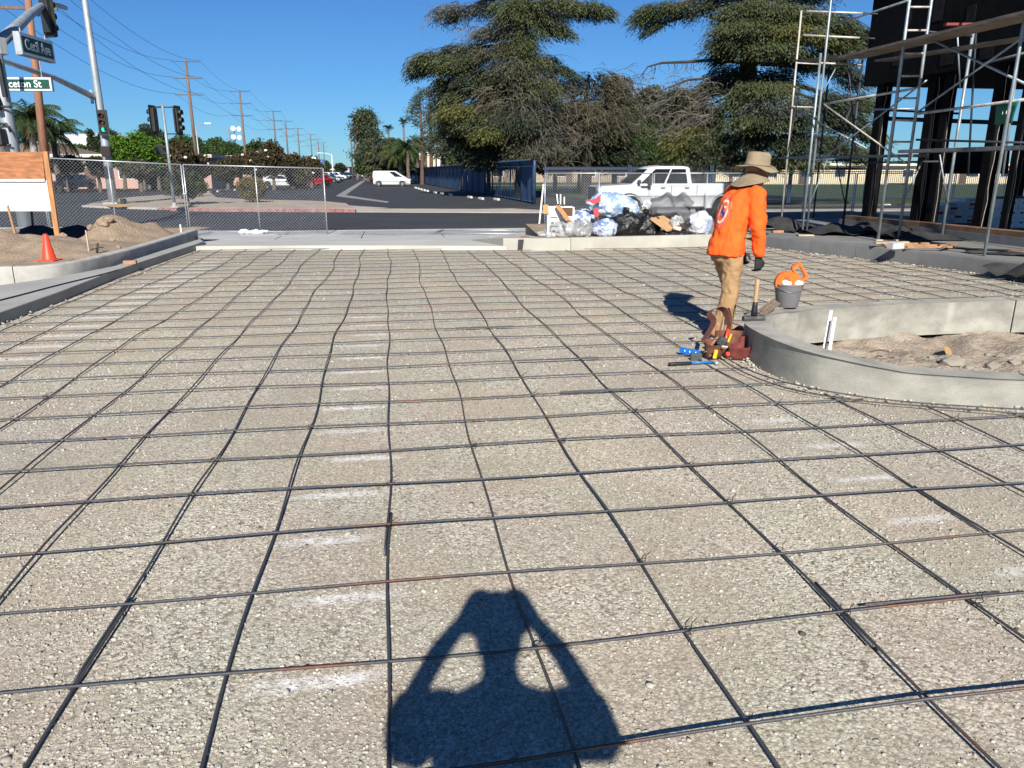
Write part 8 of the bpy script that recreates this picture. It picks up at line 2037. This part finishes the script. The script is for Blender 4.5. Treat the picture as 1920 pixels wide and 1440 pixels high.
for u in (20.4,):
    for i, z in enumerate((1.75, 2.30, 2.62, 3.05)):
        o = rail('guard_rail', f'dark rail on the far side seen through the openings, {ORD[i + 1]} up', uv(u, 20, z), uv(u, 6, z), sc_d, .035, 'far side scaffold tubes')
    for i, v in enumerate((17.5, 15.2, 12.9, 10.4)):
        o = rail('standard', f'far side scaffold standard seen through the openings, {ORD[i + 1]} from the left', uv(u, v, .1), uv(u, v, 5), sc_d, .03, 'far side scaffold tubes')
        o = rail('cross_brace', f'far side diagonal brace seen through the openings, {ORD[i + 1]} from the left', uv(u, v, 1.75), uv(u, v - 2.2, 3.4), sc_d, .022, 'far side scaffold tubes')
rail('guard_rail', 'black inner rail across the openings at chest level', P(1650, 222, 19.0), P(1935, 232, 19.0), sc_d, .05, SG)
rail('guard_rail', 'thin black inner rail below the chest-level one', P(1650, 206, 19.4), P(1800, 213, 19.4), sc_d, .025, SG)
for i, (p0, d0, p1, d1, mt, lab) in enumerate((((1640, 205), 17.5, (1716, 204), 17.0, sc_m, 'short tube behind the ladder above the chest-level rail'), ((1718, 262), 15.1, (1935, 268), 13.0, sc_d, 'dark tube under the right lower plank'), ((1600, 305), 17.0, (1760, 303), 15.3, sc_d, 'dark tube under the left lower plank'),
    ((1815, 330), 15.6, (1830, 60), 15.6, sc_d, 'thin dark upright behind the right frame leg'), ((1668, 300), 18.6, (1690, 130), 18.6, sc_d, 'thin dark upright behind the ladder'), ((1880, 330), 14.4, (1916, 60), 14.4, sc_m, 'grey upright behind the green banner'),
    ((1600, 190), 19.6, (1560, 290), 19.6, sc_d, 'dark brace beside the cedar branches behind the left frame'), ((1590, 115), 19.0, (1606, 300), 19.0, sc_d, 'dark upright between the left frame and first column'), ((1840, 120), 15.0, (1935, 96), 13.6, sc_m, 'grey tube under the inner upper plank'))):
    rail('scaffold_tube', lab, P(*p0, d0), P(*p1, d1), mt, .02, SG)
# planks
def plank(label, a, c, w, th, mat, side=None):
    b = MB(); a, c = Vector(a), Vector(c); s_ = side or (uv(1, 0) - uv(0, 0)); s_ = s_.normalized() * w
    q = [a, c, c + s_, a + s_]; b.add([p for p in q] + [p - Vector((0, 0, th)) for p in q], [(0, 3, 2, 1), (4, 5, 6, 7), (0, 1, 5, 4), (1, 2, 6, 5), (2, 3, 7, 6), (3, 0, 4, 7)]); o = b.build('scaffold_plank', mat); tag(o, label, 'plank', 'scaffold planks')
plank('lower plank from the far left frame to past the ladder', P(1462, 294, 20.6), P(1700, 289, 15.4), .48, .055, plank_e)
plank('lower plank right of the ladder running out of the picture', P(1684, 281, 14.7), P(1950, 271, 11.8), .50, .06, plank_e)
plank('upper plank from the left frame to the right edge', P(1572, 105, 17.0), P(1950, 12, 11.6), .55, .045, plank_m)
plank('second upper plank lying beside the first one at the left', P(1486, 112, 20.0), P(1575, 104, 17.2), .55, .045, plank_m)
plank('inner upper plank against the black wall', P(1640, 112, 17.9), P(1950, 62, 12.4), .30, .04, plank_m)
b = MB(); b.beam(P(1772, 46, 13.9), P(1848, 46, 13.9), .10, .04); tag(b.build('block', M('red_block', (.20, .04, .025), .8)), 'red-brown timber under the upper plank', 'timber')
# green banner hung on the rail, its print too small to read
q = [P(1868, 196, 12.95), P(1911, 190, 12.4), P(1899, 231, 12.4), P(1864, 234, 12.95)]
t = thing('banner', 'green safety banner tied below the guard rail at the right', 'banner', (q[2] + q[3]) / 2)
b = MB(); nx_ = 8; V = []
for j in range(5):
    for i in range(nx_ + 1):
        a = q[0] + (q[1] - q[0]) * i / nx_; c = q[3] + (q[2] - q[3]) * i / nx_; V.append(a + (c - a) * j / 4 + Vector((0, -.02 * math.sin(i * 1.2 + j * .6), 0)))
b.add(V, [(i + (nx_ + 1) * j, i + 1 + (nx_ + 1) * j, i + 1 + (nx_ + 1) * (j + 1), i + (nx_ + 1) * (j + 1)) for j in range(4) for i in range(nx_)]); o = b.build('cloth', M('banner_green', (.012, .13, .065), .7, var=.12), t, smooth=True)
md = o.modifiers.new('s', 'SOLIDIFY'); md.thickness = .006; bake(o)
for k in range(3):
    p = q[3] + (q[2] - q[3]) * (.33 + .18 * k); u_ = q[0] + (q[1] - q[0]) * (.33 + .18 * k); c = p + (u_ - p) * .55; b = MB(); b.box(c + Vector((0, -.035, 0)), (.035, .006, .05)); b.build('print', swhite, t)
# cartons stacked on the slab
cwm = M('carton_pale', (.80, .82, .84), .8, var=.08); crm = M('carton_red', (.34, .02, .025), .7); cdm = M('carton_mark', (.10, .11, .13), .8)
c0 = G(1760, 417, .41); cu, cv = to_uv(c0)
def carton(label, u, v, z, w, d, h, red=None, grp='cartons stacked in the building', mark=None):
    t = thing('carton', label, 'carton', uv(u, v, z), grp); b = MB(); b.box(uv(u, v, z + h / 2), (w, d, h), rz=TH); b.build('box', cwm, t, bevel=.006)
    if red is not None: b = MB(); b.box(uv(u + red * w, v - d / 2 - .003, z + h * .55), (w * .38, .004, h * .55), rz=TH); b.build('red_panel', crm, t)
    else: b = MB(); b.box(uv(u + (mark or 0) * w, v - d / 2 - .003, z + h * .55), (w * .35, .004, h * .18), rz=TH); b.build('print', cdm, t)
hh_ = .094
for col, (du, nr) in enumerate(((-.28, 4), (.21, 5), (.70, 6))):
    for k in range(nr):
        if col == 2 and k == 5: pass
        carton(f'flat white carton with {"red panel" if (k + col) % 2 == 0 else "small print"}, {["left", "middle", "right"][col]} pile by the second column, {ORD[k + 1]} up', cu + du, cv, .405 + hh_ * k, .475, .38, hh_ - .004, red=((.25 if (k // 2 + col) % 2 else -.05) if (k + col) % 2 == 0 else None), mark=-.1)
c1 = G(1862, 426, .41); cu, cv = to_uv(c1)
for col in range(5):
    for k in range(3):
        carton(f'square white carton in the right-hand stack, {ORD[col + 1]} column, {["bottom", "middle", "top"][k]} row', cu + .24 * col, cv, .405 + .205 * k, .235, .35, .20, mark=.0 if (k + col) % 2 else .1)
b = MB(); b.prism(rect_uv(cu - .14, cv - .22, cu + 1.2, cv + .22), 1.024, 1.05); tag(b.build('plastic_cover', black_m), 'black plastic laid over the right-hand carton stack', 'cover')
# lumber offcuts, felt scraps on the patio
lum = M('offcut_lumber', (.33, .17, .08), .8, var=.3, scale=8)
for i, (p0, p1, w, lab) in enumerate((((1655, 458), (1740, 456), .09, 'longest orange offcut board at the ladder foot'), ((1662, 461), (1712, 464), .08, 'offcut board nearest the kerb edge below the ladder'), ((1690, 459), (1788, 460), .07, 'offcut board reaching right of the ladder foot'), ((1700, 463), (1785, 463), .05, 'thin offcut strip along the kerb top'), ((1770, 463), (1792, 457), .05, 'short split offcut at the right end of the lumber'), ((1640, 455), (1702, 454), .10, 'pale sole board under the ladder legs'))):
    a, c = G(*p0, PZ + .03 + .012 * i), G(*p1, PZ + .03 + .012 * i); b = MB(); b.beam(a, c, w, .028); tag(b.build('board_offcut', lum if i != 5 else M('sole_board', (.40, .32, .22), .8)), lab, 'board')
b = MB(); b.beam(G(1669, 461, PZ + .09), G(1690, 460, PZ + .09), .12, .10); tag(b.build('paint_block', M('pale_block', (.45, .45, .44), .8)), 'pale wrapped block on the offcuts at the ladder foot', 'block')
b = MB(); b.beam(G(1495, 441, PZ + .02), G(1524, 441, PZ + .02), .16, .03); tag(b.build('sole_plate', M('sole_board', (.40, .32, .22), .8)), 'pale sole plate under the left frame legs', 'plate')
b = MB(); b.beam(G(1448, 434, PZ + .03), G(1468, 434, PZ + .03), .1, .05); tag(b.build('paver', M('brick', (.34, .18, .11), .9)), 'brown block left of the scaffold on the kerb corner', 'block')
b = MB(); b.beam(G(1895, 472, PZ + .03), G(1925, 476, PZ + .03), .12, .05); tag(b.build('board_offcut', wood_n), 'board end at the right edge of the patio', 'board')
felt_s = M('felt_scrap', (.024, .024, .023), .8, var=.5, scale=3, bump=.5, bscale=10)
def scrap(label, pxc, pyc, w, d, h, seed, rot=0.0, z=PZ):
    r = random.Random(seed); c = G(pxc, pyc, z); nx_, ny_ = 18, 10; V = []
    for j in range(ny_ + 1):
        for i in range(nx_ + 1):
            x, y = (i / nx_ - .5) * w, (j / ny_ - .5) * d; e = 1 + .12 * math.sin(5 * math.atan2(y, x) + seed); zz = h * abs(math.sin(x * 4.1 + seed + .8 * math.sin(y * 5)) * math.cos(y * 3.3 + seed * 1.3)) * (1 - .5 * max(abs(x) / w * 2, abs(y) / d * 2) ** 3) + .012
            V.append(c + Matrix.Rotation(rot + TH, 3, 'Z') @ Vector((x * e, y * e, zz)))
    b = MB(); b.add(V, [(i + (nx_ + 1) * j, i + 1 + (nx_ + 1) * j, i + 1 + (nx_ + 1) * (j + 1), i + (nx_ + 1) * (j + 1)) for j in range(ny_) for i in range(nx_)]); o = b.build('felt_scrap', felt_s, smooth=True); tag(o, label, 'felt')
scrap('crumpled black felt slumped over the kerb corner behind the worker', 1432, 446, 1.0, .7, .22, 1, .5, .12); scrap('raised fold of black felt beside the left scaffold foot', 1480, 433, .9, 1.2, .34, 2, .3); scrap('black felt spread between the left frame and the ladder', 1560, 436, 1.6, 2.0, .20, 3); scrap('black felt heaped against the foundation near the first column', 1640, 436, 1.8, 1.6, .22, 4)
scrap('black felt lying behind the ladder foot', 1715, 448, 1.4, 1.2, .16, 5); scrap('flat black felt strip on the patio right of the offcuts', 1830, 468, 1.3, .3, .05, 6, -.9); scrap('black felt strip near the right edge of the patio', 1880, 478, 1.2, .25, .05, 7, -.9); scrap('black felt bunched over the kerb at the right edge', 1925, 520, .7, .9, .42, 8, .2, .05)
